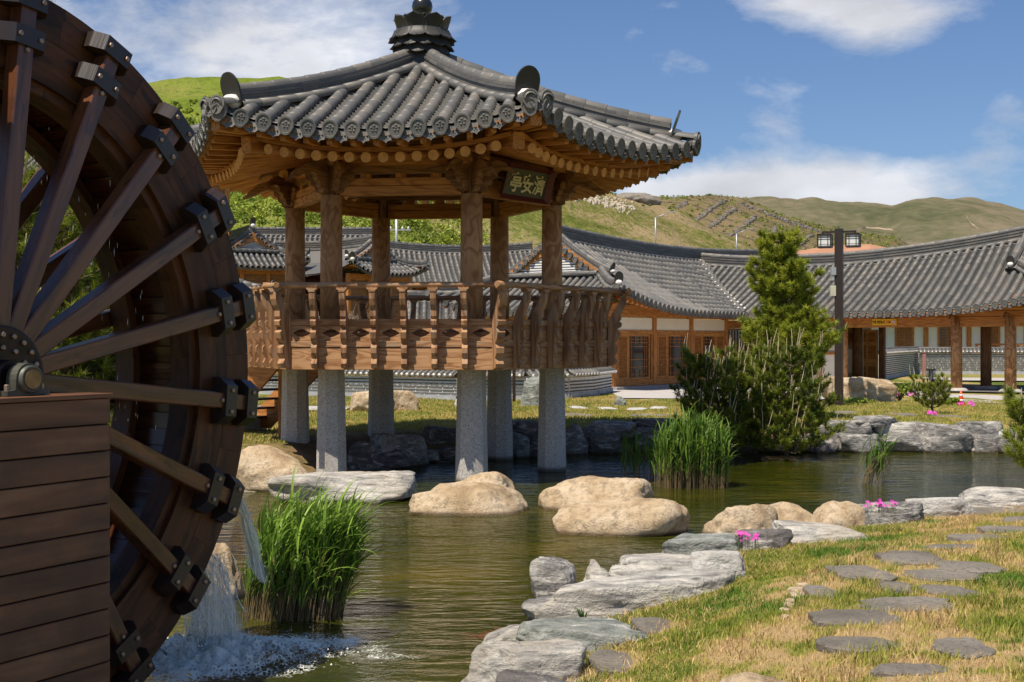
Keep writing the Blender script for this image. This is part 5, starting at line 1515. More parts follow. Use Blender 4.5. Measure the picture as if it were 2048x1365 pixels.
    def rafters(s, u0, u1, sp=.33, over=1.15, both=True):
        fn = s.F(1)
        n = int((u1 - u0) / sp)
        for i in range(n + 1):
            u = u0 + (u1 - u0) * i / n; hd = s.hd
            vmin = s.gw - u + .15 if (s.hip[0] and u < 0) else (s.gw + u - s.Lr + .15 if (s.hip[1] and u > s.Lr) else 0)
            if vmin > hd - .6: continue
            p = fn(u, hd - .50); q = fn(u, max(vmin, hd - .50 - 1.3)); p.z -= .23; q.z -= .23
            log('round_rafter', q, p, .065, M_pine, s.root, 8)
            if both:
                p = fn(u, hd - .10); q = fn(u, max(vmin, hd - .80)); p.z -= .155; q.z -= .150
                beam('flying_rafter', q, p, .075, .085, M_pine, s.root)
        for v, dz in ((s.hd - .06, .10), (s.hd - .46, .135)):
            N = 14
            for i in range(N):
                a = fn(u0 + (u1 - u0) * i / N, v); b = fn(u0 + (u1 - u0) * (i + 1) / N, v); a.z -= dz; b.z -= dz
                beam('eave_board', a, b, .10, .045, M_pine, s.root)
    def finish(s, parts=300, **k): s.RF.finish(parts, ends_as_parts=s.detail > 1, lvl=s.detail, **k)

def bars(name, M, w, h, nx, ny, t, mat, parent, off=.0, frame_w=0, kind=None, border=False):
    """grid of thin bars in the local x-z plane centred on the origin"""
    mb = MB()
    for i in range(1, nx): mb.box((-w / 2 + w * i / nx, off, 0), (t, t, h))
    for j in range(1, ny): mb.box((0, off + t * .51, -h / 2 + h * j / ny), (w, t, t))
    if frame_w:
        for sx in (-1, 1): mb.box((sx * (w / 2 - frame_w / 2), off - .012, 0), (frame_w, t * 2, h))
        for sz in (-1, 1): mb.box((0, off - .012, sz * (h / 2 - frame_w / 2)), (w - 2 * frame_w - .004, t * 2, frame_w))
    return place(name, mb.mesh(name, mat), M, parent, kind)

# ---------- left hall with the big gable ----------
E1 = Vector((.6, .8, 0)); O1 = Vector((1.52, 46.94, 0))
def clip1(u, v0, v1):       # valley with the gate hall roof
    if u > 6.7: v1 = min(v1, max(0, 10.9 - u))
    return v0, v1
def el1(u): return .75 * max(0, 1 - (u + 2.2) / 6.5) ** 2.6
def rl1(u): return -.0 + .0 * u - .30 * math.sin(PI * min(1, max(0, u) / 16.5)) ** .9
H1 = Hanok('gable_hall', 'long timber hall with the big white louvred gable facing the pond', O1, E1, 1, 16.5, 4.2, 2.0, 5.45, 2.72, clip=clip1, rlift=rl1, elift=el1, sp=.29, hip=(True, False), ridge_h=8)
H1.rafters(-1.9, 6.9, .31)
F0 = Vector((3.44, 44.5, 0)); W1 = Vector((.8, -.6, 0))
def wallpt(t, z, o=0.): return F0 + E1 * t + W1 * o + V2(0, 0, z)
r1 = H1.root
for t in (0, 2.7, 5.4, 8.2):
    beam('post', wallpt(t, 0), wallpt(t, 2.6), .21, .21, M_pine, r1, up=W1)
beam('wall_plate', wallpt(-.5, 2.66, .02), wallpt(9.0, 2.66, .02), .20, .24, M_pine, r1)
beam('eave_purlin', wallpt(-1.0, 2.86, .0), wallpt(9.6, 2.86, .0), .22, .20, M_pine, r1)
beam('plinth', wallpt(-.3, .06, .12), wallpt(9.0, .06, .12), .5, .14, plain('plinth_stone', (.30, .29, .28), .85), r1)
def WMx(t, z, o=0.): return plateM(wallpt(t, z, o), E1)
for b, (ta, tb) in enumerate(((0, 2.7), (2.7, 5.4), (5.4, 8.2))):
    a, c = ta + .105, tb - .105; m = (a + c) / 2; w = c - a
    place('plaster_panel', MB().box((0, 0, 0), (w, .06, .44)).mesh('plaster_panel', M_plaster), WMx(m, 2.30), r1)
    beam('door_head', wallpt(a, 2.01, .01), wallpt(c, 2.01, .01), .13, .14, M_pine, r1)
    beam('door_sill', wallpt(a, .24, .01), wallpt(c, .24, .01), .13, .22, M_pine, r1)
    L = [('s', a, .72)]
    if b < 2: L = [('j', a, .10), ('s', a + .10, .72), ('g', a + .82, w - .92 - .1), ('j', c - .10, .10)]
    else: L = [('j', a, .08), ('s', a + .08, .68), ('g', a + .76, w - 1.52), ('s', c - .76, .68), ('j', c - .08, .08)]
    for kd, t0, ww in L:
        mt = t0 + ww / 2
        if kd == 'j': beam('door_jamb', wallpt(mt, .35, .01), wallpt(mt, 1.94, .01), .10, ww, M_pine, r1, up=E1)
        elif kd == 's':
            sh = place('shutter', MB().box((0, 0, 0), (ww - .01, .035, 1.58)).mesh('shutter', M_pine_d), WMx(mt, 1.145), r1)
            bars('shutter_slats', WMx(mt, 1.145, .03), ww - .02, 1.58, 12, 1, .018, M_pine, sh, 0, .085, 'stuff')
            for zc in (-.6, -.2, .2, .6):
                pass
            bars('shutter_rails', WMx(mt, 1.145, .045), ww - .18, 1.40, 1, 24, .010, M_pine, sh, 0, 0, 'stuff')
        else:
            place('glass_pane', MB().box((0, 0, 0), (ww, .02, 1.58)).mesh('glass_pane', M_glass), WMx(mt, 1.145, -.02), r1)
            fr = bars('door_frame', WMx(mt, 1.145, .015), ww, 1.58, 1, 1, .03, M_pine, r1, 0, .07)
            g = MB()
            for x in (-ww * .30, -ww * .38, ww * .30, ww * .38): g.box((x, 0, 0), (.018, .018, 1.44))
            for z in (-.62, -.36, -.10, .36, .62, .50): g.box((0, .016, z), (ww - .14, .018, .018))
            for x in (-ww * .12, ww * .12): g.box((x, 0, .58), (.018, .018, .26)); g.box((x, 0, -.58), (.018, .018, .26))
            place('door_lattice', g.mesh('door_lattice', M_pine), WMx(mt, 1.145, .012), r1, 'stuff')
# glazed entrance beyond the third bay
place('plaster_panel', MB().box((0, 0, 0), (1.5, .06, .30)).mesh('plaster_panel', M_pine), WMx(9.05, 2.36), r1)
place('glass_pane', MB().box((0, 0, 0), (1.9, .03, 2.1)).mesh('glass_pane', M_glass), WMx(9.25, 1.15, .0), r1)
bars('entrance_lattice', WMx(9.25, 1.15, .03), 1.9, 2.1, 8, 5, .022, M_pine_d, r1, 0, .06, 'stuff')
# end wall under the hip, facing left towards the pavilion
pE = F0; dE = Vector((-.8, .6, 0))
place('end_wall', MB().box((2.9, 0, 1.3), (5.8, .1, 2.6)).mesh('end_wall', M_plaster), plateM(pE, dE), r1)
for i in range(4): beam('post', pE + dE * (1.93 * i + .02) - E1 * .05, pE + dE * (1.93 * i + .02) - E1 * .05 + V2(0, 0, 2.6), .2, .2, M_pine, r1, up=dE)
for z in (.3, 1.0, 2.1, 2.66): beam('wall_rail', pE - E1 * .06 + V2(0, 0, z), pE + dE * 5.8 - E1 * .06 + V2(0, 0, z), .12, .16, M_pine, r1)
def hip_rafters(H, side_fn_root, n=16):
    e = -H.e; ext = H.hd - H.gw
    for i in range(n + 1):
        a = -H.hd * .80 + 2 * H.hd * .80 * i / n
        base = H.O + e * ext + H.w * a; q = abs(a) / H.hd
        zz = H.ze + (H.z(-ext, H.hd) - H.ze) * q ** 3
        p = base + V2(0, 0, zz - .17) - e * .08; r = base - e * .8 + V2(0, 0, zz - .10)
        beam('flying_rafter', r, p, .075, .085, M_pine, H.root)
        p = base + V2(0, 0, zz - .22) - e * .5; r = base - e * 1.1 + V2(0, 0, zz - .12)
        log('round_rafter', r, p, .065, M_pine, H.root, 8)
hip_rafters(H1, None)
back = O1 * 2 - F0
place('back_wall', MB().box((0, 0, 0), (16, .1, 2.6)).mesh('back_wall', M_plaster), plateM(O1 - W1 * 3.0 + E1 * 7.2 + V2(0, 0, 1.3), E1), r1)
H1.finish(300)

# ---------- gate hall with the open colonnade ----------
E2 = Vector((.8, -.6, 0)); N2 = Vector((-.6, -.8, 0)); EV0 = Vector((8.9, 49.7, 0))
O2 = EV0 - N2 * 4.2
S0 = -4.4
def clip2(u, v0, v1):
    s_ = u + S0
    if s_ < 0: v1 = min(v1, max(0, s_ + 4.2))
    return v0, v1
def el2(u): return .75 * max(0, (u + S0 - 5.0) / 6.9) ** 2.6
def rl2(u):
    s_ = u + S0
    return .30 * max(0, (-s_ - 1.0) / 3.6) ** 1.6 + .75 * max(0, (s_ - 1.5) / 8.0) ** 1.7
H2 = Hanok('gate_hall', 'wide timber gate hall with an open colonnade and the yellow height sign', O2 + E2 * S0, E2, 1, 13.8 , 4.2, 1.7, 4.78, 2.72, clip=clip2, rlift=rl2, elift=el2, sp=.31, hip=(False, True), ridge_h=7)
# H2.w must point to the camera
H2.rafters(4.5, 16.2, .33)
r2 = H2.root
CL = EV0 - N2 * 1.25
def col_s(px, o=0.):
    u = (px - 1024) / FPX; p = CL - N2 * o
    return (u * p.y - p.x) / (E2.x - u * E2.y)
def cpos(s_, o=0., z=0.): return CL - N2 * o + E2 * s_ + V2(0, 0, z)
GZ2 = -.10
for px, o in ((1913, 0), (2021, 0), (1690, 0), (1715, 2.9), (1972, 2.9), (1590, 0), (2090, 2.9)):
    s_ = col_s(px, o); r = .20
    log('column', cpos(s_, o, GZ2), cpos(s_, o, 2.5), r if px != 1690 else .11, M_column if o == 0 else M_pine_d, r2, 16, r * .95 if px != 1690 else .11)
    place('column_base', MB().lathe([(.42, GZ2 - .1), (.42, GZ2 + .04), (.33, GZ2 + .12), (.27, GZ2 + .14)], 16, Matrix.Translation(cpos(s_, o))).mesh('column_base', M_granite), None, r2)
    if o == 0 and px > 1800: place('bracket_leaf', ME_leaf, plateM(cpos(s_, -.2, 2.42), N2), r2)
sA, sB = col_s(1560), 11.6
beam('front_beam', cpos(sA, 0, 2.38), cpos(sB, 0, 2.38), .20, .36, M_pine, r2)
beam('upper_beam', cpos(sA, .0, 2.66), cpos(sB, .0, 2.66), .18, .18, M_pine, r2)
log('eave_purlin', cpos(sA, 0, 2.86), cpos(sB, 0, 2.86), .12, M_pine, r2)
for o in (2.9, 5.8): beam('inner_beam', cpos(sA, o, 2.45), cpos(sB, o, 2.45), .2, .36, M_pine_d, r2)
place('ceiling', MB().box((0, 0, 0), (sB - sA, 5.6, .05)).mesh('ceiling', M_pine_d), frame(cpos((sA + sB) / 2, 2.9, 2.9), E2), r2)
# left part: timber wall with white panel, vent, and an orange door
sW = col_s(1700)
place('plaster_panel', MB().box((0, 0, 0), (2.6, .08, 2.3)).mesh('plaster_panel', M_plaster), plateM(cpos(col_s(1625), .02, 1.1), E2), r2)
for px in (1600, 1640, 1680): beam('post', cpos(col_s(px), -.04, 0), cpos(col_s(px), -.04, 2.3), .16, .16, M_pine, r2, up=N2)
beam('wall_rail', cpos(col_s(1600), -.05, 1.25), cpos(col_s(1690), -.05, 1.25), .1, .12, M_pine, r2)
q = cpos(col_s(1702, 2.9), 2.9, 0)
place('plaster_panel', MB().box((0, 0, 0), (.62, .08, .95)).mesh('plaster_panel', M_plaster), plateM(q + V2(0, 0, .9), E2), r2)
place('vent_panel', MB().box((0, 0, 0), (.62, .09, .62)).mesh('vent_panel', M_pine), plateM(q + V2(0, 0, 1.85), E2), r2)
bars('vent_grille', plateM(q + V2(0, 0, 1.85) + N2 * .07, E2), .42, .42, 9, 9, .014, M_pine_d, r2, 0, 0, 'stuff')
q = cpos(col_s(1735, 3.6), 3.6, 0)
dd_ = place('door', MB().box((0, 0, 1.0), (.86, .06, 2.3)).mesh('door', wood('door_pine', (.5, .22, .05), (.85, .45, .13), .55)), plateM(q, E2), r2)
for z in (.45, 1.25, 1.85):
    for x in (-.2, .2): place('door_panel', MB().box((x, .045 * -1, z), (.30, .03, .52 if z < 1.5 else .36)).mesh('door_panel', M_pine), plateM(q, E2), dd_)
beam('post', q + E2 * .6, q + E2 * .6 + V2(0, 0, 2.3), .22, .22, M_pine_d, r2, up=N2)
place('plaster_panel', MB().box((0, 0, 0), (1.5, .1, 2.5)).mesh('plaster_panel', M_plaster), plateM(cpos(col_s(1620), 3.4, 1.2), E2), r2)
# descending ridge near the right edge, with its end plate
pts = []
for v in np.linspace(.2, 3.0, 8):
    p = H2.F(1)(14.3 - .0, v) ; p.z += .06 + .1 * (v / 3) ** 3; pts.append(p)
for t_ in np.linspace(.35, 4.0, 13):      # lime dabs along the valley
    for q_, s_ in ((H2.F(1)(-t_ - S0 + .17, 4.2 - t_), .065), (H1.F(1)(6.7 + t_ - .17, 4.2 - t_), .045)):
        H2.RF.mort.add(*blobv(q_ + V2(0, 0, .10), (s_, s_, s_), 6, 4))
pts = [H1.F(1)(10.7 - .4 * k, .2 + .4 * k) + V2(0, 0, .06) for k in range(11)]
H2.RF.ridge_line(pts, w=.16, courses=1, ch=.03, top=.09, seg=.36, side_roll=False)
H2.finish(300)
# yellow height-limit sign on the beam
sgc = cpos(col_s(1771.5), -.14, 2.39)
SGM = plateM(sgc, E2)
ys = thing('height_limit_sign', 'yellow height limit sign with black Korean lettering fixed to the timber beam', 'sign', sgc)
bw = (1796 - 1747) / FPX * 47.5 * 1.02
place('sign_plate', MB().box((0, 0, 0), (bw, .02, .23)).mesh('sign_plate', M_yellow), SGM, ys)
TM = SGM @ Matrix.Rotation(PI / 2, 4, 'X')
me, w = textmesh('차량 제한높이', .125, M_black, .002, 'lettering', .003)
place('lettering', me, TM @ Matrix.Translation((-bw * .235, 0, .013)) @ Matrix.Diagonal((bw * .50 / w, 1, 1, 1)), ys)
me, w = textmesh('2.2', .125, M_redp, .002, 'lettering', .004)
place('lettering', me, TM @ Matrix.Translation((bw * .125, 0, .013)) @ Matrix.Diagonal((bw * .115 / w, 1, 1, 1)), ys)
me, w = textmesh('M', .12, M_black, .002, 'lettering', .004)
place('lettering', me, TM @ Matrix.Translation((bw * .225, 0, .013)) @ Matrix.Diagonal((bw * .055 / w, 1, 1, 1)), ys)
def disc(r, t, n=24): return MB().lathe([(r, 0), (r, t)], n)
place('ring_mark', disc(.082, .004).mesh('ring_mark', M_redp), TM @ Matrix.Translation((bw * .37, 0, .011)), ys)
place('ring_centre', disc(.066, .004).mesh('ring_centre', M_white), TM @ Matrix.Translation((bw * .37, 0, .014)), ys)
me, w = textmesh('2.2M', .04, M_redp, .002, 'lettering', .002)
place('lettering', me, TM @ Matrix.Translation((bw * .37, 0, .021)), ys)
for sy in (1, -1): place('arrow_mark', MB().add([(-.014, sy * .056, .02), (.014, sy * .056, .02), (0, sy * .030, .02)], [(0, 1, 2) if sy < 0 else (2, 1, 0)]).mesh('arrow_mark', M_black), TM @ Matrix.Translation((bw * .37, 0, 0)), ys)

# ---------- the hall seen through the colonnade ----------
h3 = thing('far_hall', 'low timber hall with narrow white panels seen behind the gate colonnade', 'building', (25, 77, 0))
A3 = Vector((20.2, 79.0, 0)); E3 = Vector((1, -.05, 0)).normalized()
place('plaster_wall', MB().box((9, 0, 1.6), (18, .2, 3.4)).mesh('plaster_wall', M_plastw), plateM(A3, E3), h3)
for i in range(16):
    x = 1.0 + i * 1.28; p = A3 + E3 * x - V2(0, .12)
    if i % 2 == 0:
        wf = place('window', MB().box((0, 0, 1.55), (1.15, .08, 2.4)).mesh('window', M_pine), plateM(p, E3), h3)
        for sx in (-.26, .26): place('pane', MB().box((sx, -.05, 1.60), (.36, .03, 2.1)).mesh('pane', M_glass if i % 4 == 0 else M_pine_d), plateM(p, E3), wf)
        bars('window_lattice', plateM(p + V2(0, -.08, 1.6), E3), .9, 2.1, 6, 12, .02, M_pine, wf, 0, 0, 'stuff')
    else: beam('post', p + V2(0, 0, 0), p + V2(0, 0, 3.0), .26, .2, M_pine, h3, up=(0, -1, 0))
beam('wall_plate', A3 + V2(0, -.16, 2.95), A3 + E3 * 18 + V2(0, -.16, 2.95), .2, .4, M_pine, h3)
beam('veranda_rail', A3 + V2(7.5, -1.2, 1.5), A3 + E3 * 18 + V2(0, -1.2, 1.5), .1, .1, M_pine, h3)
for i in range(9): beam('veranda_post', A3 + V2(7.6 + i * 1.25, -1.2, 0), A3 + V2(7.6 + i * 1.25, -1.2, 1.5), .1, .1, M_pine, h3)
simple_sheet(h3, lambda u, v: A3 + E3 * u + V2(0, -1.6 + v, 3.0 + .5 * v), [-1, 4, 9, 14, 19], [0, 2.5, 5], 0, M_tilej, 'roof_slope')

# ---------- background group on the left ----------
GB = 'grey tiled halls behind the pavilion'
def bg_hall(name, label, O, e, flip, Lr, hd, gw, zr, ze, hip=(True, False), sp=.30, lift=.5, r=.10, rh=7, zg=0, wall=True, sag=.2, clip=None):
    H = Hanok(name, label, O, e, flip, Lr, hd, gw, zr, ze, hip=hip, sp=sp, lift=lift, detail=1, r=r, ridge_h=rh, group=GB, sagR=sag, clip=clip, pan=.2)
    H.finish(0)
    if wall:
        m = H.O + H.e * (Lr / 2) + H.w * (hd - 1.1)
        place('front_wall', MB().box((0, 0, 0), (Lr, .1, ze - zg)).mesh('front_wall', M_pine_d), plateM(m + V2(0, 0, zg + (ze - zg) / 2), H.e), H.root)
        for i in range(6): beam('post', m + H.e * Lr * (i / 5 - .5) + H.w * .1 + V2(0, 0, zg), m + H.e * Lr * (i / 5 - .5) + H.w * .1 + V2(0, 0, ze), .22, .22, M_pine, H.root, up=H.w)
        if hip[0]:
            m = H.O - H.e * (hd - gw - 1.0)
            place('end_wall', MB().box((0, 0, 0), (hd * 1.6, .1, ze - zg)).mesh('end_wall', M_pine_d), plateM(m + V2(0, 0, zg + (ze - zg) / 2), H.w), H.root)
            beam('end_wall_plate', m - H.w * hd * .8 - H.e * .08 + V2(0, 0, ze - .15), m + H.w * hd * .8 - H.e * .08 + V2(0, 0, ze - .15), .12, .3, M_pine, H.root)
            for i in range(4): beam('post', m + H.w * hd * .8 * (i / 1.5 - 1) - H.e * .08 + V2(0, 0, zg), m + H.w * hd * .8 * (i / 1.5 - 1) - H.e * .08 + V2(0, 0, ze), .2, .2, M_pine, H.root, up=H.w)
    return H
p = W(505, 448, 68)
bg_hall('tiled_hall', 'steep hall whose small louvred gable faces the pond beside the waterwheel rim', (p.x, p.y, 0), (-.50, .866), 1, 9, 2.65, 1.35, p.z - .35, W(540, 533, 66).z)
p = W(748, 470, 68)
bg_hall('tiled_hall', 'hall with a gable turned right, seen between the two middle pavilion columns', (p.x, p.y, 0), (-.75, .66), -1 if False else 1, 8, 2.7, 1.35, p.z - .35, W(780, 549, 67).z)
p = W(500, 466, 79)
bg_hall('tiled_hall', 'long straight ridged hall behind the left gable', (p.x, p.y, 0), (1, .02), 1, 8.0, 4.0, 2.0, p.z - .1, W(600, 548, 75).z, hip=(False, False), lift=.1, sag=.0)
p = W(762, 492, 76)
bg_hall('tiled_hall', 'long dark ridged hall right of the pavilion middle, its ridge falling to the right', (p.x, p.y, 0), (.985, .17), 1, 9.0, 4.2, 2.0, p.z - .1, W(850, 572, 73).z, hip=(False, False), lift=.1, sag=.25)
C_ = W(548, 596, 48)
bg_hall('tiled_hall', 'low roof corner nearest the waterwheel with an upturned hip end', (C_.x - 2.67, C_.y + 2.04, 0), (-.9, -.44), -1, 7, 3.0, 1.5, C_.z + 1.9, C_.z - .35, lift=.4, zg=0)
p = W(815, 583, 54)
bg_hall('tiled_hall', 'low dark roof seen through the railing left of the gable hall', (p.x, p.y, 0), (1, .05), 1, 4.2, 2.4, 1.2, p.z - .25, p.z - 1.5, hip=(False, False), lift=.1, rh=4, sag=.05)
p = W(140, 250, 70)
bg_hall('tiled_hall', 'tiled roof glimpsed between the waterwheel and the pavilion eave', (p.x - 3, p.y, 0), (1, .03), 1, 12.0, 4.2, 2.0, W(300, 268, 70).z - .4, W(340, 345, 66).z, hip=(False, False), lift=.1, zg=2)

# ---------- tile-capped garden walls ----------
def garden_wall(label, pts, ztop, parts=300, course=.095, bl=.46, seed=1, zb=None, mat=None):
    rt = thing('garden_wall', label, 'wall', (pts[0][0], pts[0][1], 0)); rg = random.Random(seed)
    RF = Roof(rt, r=.062, seg=.5); core = MB(); foot = MB(); br = []
    for (a, b) in zip(pts[:-1], pts[1:]):
        a = Vector((a[0], a[1], 0)); b = Vector((b[0], b[1], 0)); d = (b - a).normalized(); Ln = (b - a).length
        nrm = Vector((d.y, -d.x, 0)); nrm = nrm if nrm.y < 0 else -nrm; z0 = min(gh(a.x, a.y), gh(b.x, b.y)) if zb is None else zb
        H = ztop - .26
        core.box((Ln / 2, 0, (z0 + H) / 2), (Ln + .01, .26, H - z0), plateM(a, d))
        foot.box((Ln / 2, 0, z0 + .05), (Ln + .02, .36, .22), plateM(a, d))
        nrow = int((H - z0 - .17) / course)
        for j in range(nrow):
            x = -bl * (.5 if j % 2 else 0)
            while x < Ln:
                l = bl * rg.uniform(.8, 1.2); x0 = max(0, x); x1 = min(Ln, x + l)
                if x1 - x0 > .06:
                    br.append(plateM(a + d * (x0 + x1) / 2 + nrm * .13 + V2(0, 0, z0 + .17 + course * (j + .5)), d) @ Matrix.Diagonal((x1 - x0, 1, 1, 1)))
                x += l + .022
        # cap
        n = max(2, int(Ln / .2)); up = V2(0, 0, 1)
        for i in range(n):
            p = a + d * Ln * (i + .5) / n
            for sd in (1, -1):
                q0 = p + V2(0, 0, ztop - .03); q1 = p + nrm * .26 * sd + V2(0, 0, ztop - .17)
                RF.tile(q0, q1, (up + nrm * sd * .5).normalized())
            RF.mort.add(*blobv(p + nrm * .275 + V2(0, 0, ztop - .175), (.055, .04, .055), 6, 4))
        RF.ridge_line([a + V2(0, 0, ztop - .05), b + V2(0, 0, ztop - .05)], w=.14, courses=2, ch=.035, top=.06, seg=.36, side_roll=False)
        for sd in (1, -1):
            vs = [a + V2(0, 0, ztop - .03), b + V2(0, 0, ztop - .03), b + nrm * .27 * sd + V2(0, 0, ztop - .19), a + nrm * .27 * sd + V2(0, 0, ztop - .19)]
            RF.course.add(vs, [(0, 1, 2, 3)]); RF.course.add([v - V2(0, 0, .03) for v in vs], [(3, 2, 1, 0)])
    mort = place('mortar_core', core.mesh('mortar_core', M_mortar), None, rt)
    place('stone_footing', foot.mesh('stone_footing', M_conc), None, rt)
    bs_ = MB().box((0, 0, 0), (1, .05, course * .42)); me = bs_.mesh('brick', M_brick)
    for M in br[:parts]: place('brick', me, M, rt)
    joined('brick_rows', bs_, br[parts:], M_brick, rt, False)
    RF.cov.sort(key=lambda M: M[1][3])
    RF.finish(80, ends_as_parts=False)
    return rt
w1 = [G(520, 785), G(618, 790), G(760, 793), G(919, 798.5), G(1050, 799.5), G(1132, 797.5), G(1180, 793), (3.16, 42.9)]
garden_wall('dark grey brick wall with white joints and tile cap behind the pavilion', [tuple(p)[:2] for p in w1], .88)
garden_wall('grey brick wall with tile cap running back behind the lamp post', [(17.0, 60.0), (23.6, 75.0)], 1.33, parts=150, seed=4, zb=-.1)
garden_wall('frontal grey brick wall with tile cap seen through the gate colonnade', [(22.2, 71.0), (32, 69.0)], 1.30, parts=200, seed=5, zb=-.1)
garden_wall('short dark wall with tile cap in the passage behind the lamp post', [G(1692, 757, -.1)[:2], G(1740, 757, -.1)[:2]], .85, parts=60, seed=6, zb=-.1)
# =====================================================================
# ROCKS
# =====================================================================
import bmesh
def ico(sub):
    b = bmesh.new(); bmesh.ops.create_icosphere(b, subdivisions=sub, radius=1)
    V = np.array([v.co[:] for v in b.verts]); F = np.array([[v.index for v in f.verts] for f in b.faces]); b.free(); return V, F
ICO = {4: ico(4), 5: ico(5)}
rock_fp = []      # footprints, so grass keeps off them
def rock(label, c, size, style='block', mat='grey', seed=0, rot=None, sink=.25, sub=5, name='boulder', group=None, cat='rock', flat=0.0):
    """c = centre of the foot, size = (wide x, deep y, high z)"""
    r = np.random.default_rng(seed + 100)
    V, F = ICO[sub]
    npl = {'round': 16, 'block': 12, 'slab': 12, 'shard': 9}[style]; kk = {'round': 5.5, 'block': 22, 'slab': 20, 'shard': 30}[style]
    N = r.normal(size=(npl, 3)); N /= np.linalg.norm(N, axis=1)[:, None]; D = r.uniform(.72, 1.0, npl)
    if style in ('block', 'slab'):
        N[0] = (r.normal() * .08, r.normal() * .08, 1); D[0] = .62
        for i, a in enumerate((0, 1.6, 3.1, 4.7)):
            a += r.normal() * .25; N[1 + i] = (math.cos(a), math.sin(a), .12 + r.normal() * .12); D[1 + i] = .86
    N /= np.linalg.norm(N, axis=1)[:, None]
    Q = V @ N.T / D[None]; Q = np.maximum(Q, 1e-3)
    rad = 1 / ((Q ** kk).sum(1) ** (1 / kk))
    rad = np.minimum(rad, 1.35)
    P = V * rad[:, None]
    off = r.uniform(0, 50, 3)
    a1 = {'round': .10, 'block': .08, 'slab': .07, 'shard': .10}[style]; a2 = {'round': .028, 'block': .050, 'slab': .045, 'shard': .055}[style]
    d = a1 * fbm(P * 1.5 + off, 3) + a2 * (1 - 2 * np.abs(fbm(P * 4.2 + off, 4))) + .008 * fbm(P * 14 + off, 3)
    if mat in ('grey', 'dark', 'green'):   # schistose ledges
        q = P @ np.array([.35, .25, .9]); q = q + .15 * fbm(P * 2 + off, 2); st = np.abs((q * 7) % 1 - .5) * 2
        d += .010 * (st - .5)
    P = P * (1 + d[:, None])
    if style == 'round' and flat > 0:
        d2 = fbm(P * .9 + off + 7, 2); P *= (1 - flat * np.clip(d2, 0, 1))[:, None]
    mn, mx = P.min(0), P.max(0)
    P = (P - (mn + mx) / 2) / (mx - mn)          # unit box
    a = rot if rot is not None else r.uniform(-.3, .3)
    S = np.array(size, float); S = S * np.array([1, 1, 1 + sink])
    P = P * S; ca, sa = math.cos(a), math.sin(a)
    P = np.c_[P[:, 0] * ca - P[:, 1] * sa, P[:, 0] * sa + P[:, 1] * ca, P[:, 2]]
    # keep the asked width
    P[:, 0] *= size[0] / (P[:, 0].max() - P[:, 0].min())
    me = fastmesh(name, P, F, RM[mat], True)
    z = c[2] + size[2] - S[2] / 2
    o = place(name, me, Matrix.Translation((c[0], c[1], z)))
    rock_fp.append((c[0], c[1], size[0] / 2, size[1] / 2, c[2] + size[2]))
    return tag(o, label, cat, group)
def rpx(label, x0, x1, yt, yb, zb, style='block', mat='grey', seed=0, depth=.75, **k):
    """rock from its photo outline: left, right, top and foot pixel; zb = height of its foot"""
    Zf = (CAMZ - zb) * FPX / (yb - 682.5); w = (x1 - x0) / FPX * Zf; dp = w * depth
    for _ in range(3):
        Zc = Zf + dp * .42; w = (x1 - x0) / FPX * Zc; dp = w * depth
    top = CAMZ - (yt - 682.5) / FPX * (Zc + dp * .15)
    k.setdefault('sink', 1.0 if zb < -.4 else .8)
    zb = min(zb, gh(((x0 + x1) / 2 - 1024) / FPX * Zc, Zc - dp * .3) - .03) if zb > -.45 else zb
    return rock(label, (((x0 + x1) / 2 - 1024) / FPX * Zc, Zc, zb), (w, dp, max(.05, top - zb)), style, mat, seed, **k)
WZ = -.5
SG = 'boulders standing in the pond'
rpx('large tan boulder on the left bank beside the waterwheel, half in shade', 440, 642, 889, 984, WZ, 'round', 'tan', 1, .7, group=SG)
rpx('flat rough grey and white slab standing in the pond under the front pier', 541, 832, 940, 1007, WZ, 'slab', 'grey', 2, .62, group=SG, rot=.12)
rpx('half shaded tan boulder behind another one in front of the pavilion pier', 855, 1032, 940, 990, WZ, 'round', 'tan', 3, .6, group=SG, flat=.3)
rpx('smooth tan boulder sloping down to the right in the pond centre', 819, 1061, 965, 1034, WZ, 'round', 'tan', 4, .62, group=SG)
rpx('greyish tan humped boulder behind the largest tan boulder', 1075, 1308, 950, 1026, WZ, 'round', 'tan', 5, .62, group=SG, flat=.3)
rpx('largest smooth tan boulder in the middle of the pond', 1106, 1383, 993, 1075, WZ, 'round', 'tan', 6, .6, group=SG)
rpx('twin humped tan boulder at the right end of the stepping boulders', 1399, 1560, 1004, 1076, WZ, 'round', 'tan', 7, .75, group=SG, flat=.4)
rpx('pale tan boulder joined to the right side of the twin humped one', 1500, 1652, 1001, 1066, WZ, 'round', 'tan', 8, .7, group=SG, flat=.4)
rpx('low sandy boulder where the stepping boulders reach the lawn', 1622, 1745, 1003, 1050, -.40, 'round', 'tan', 9, .7)
rpx('tan boulder half hidden behind the waterwheel rim and reeds', 392, 492, 1080, 1200, WZ, 'round', 'tan', 10, .8, group=SG)
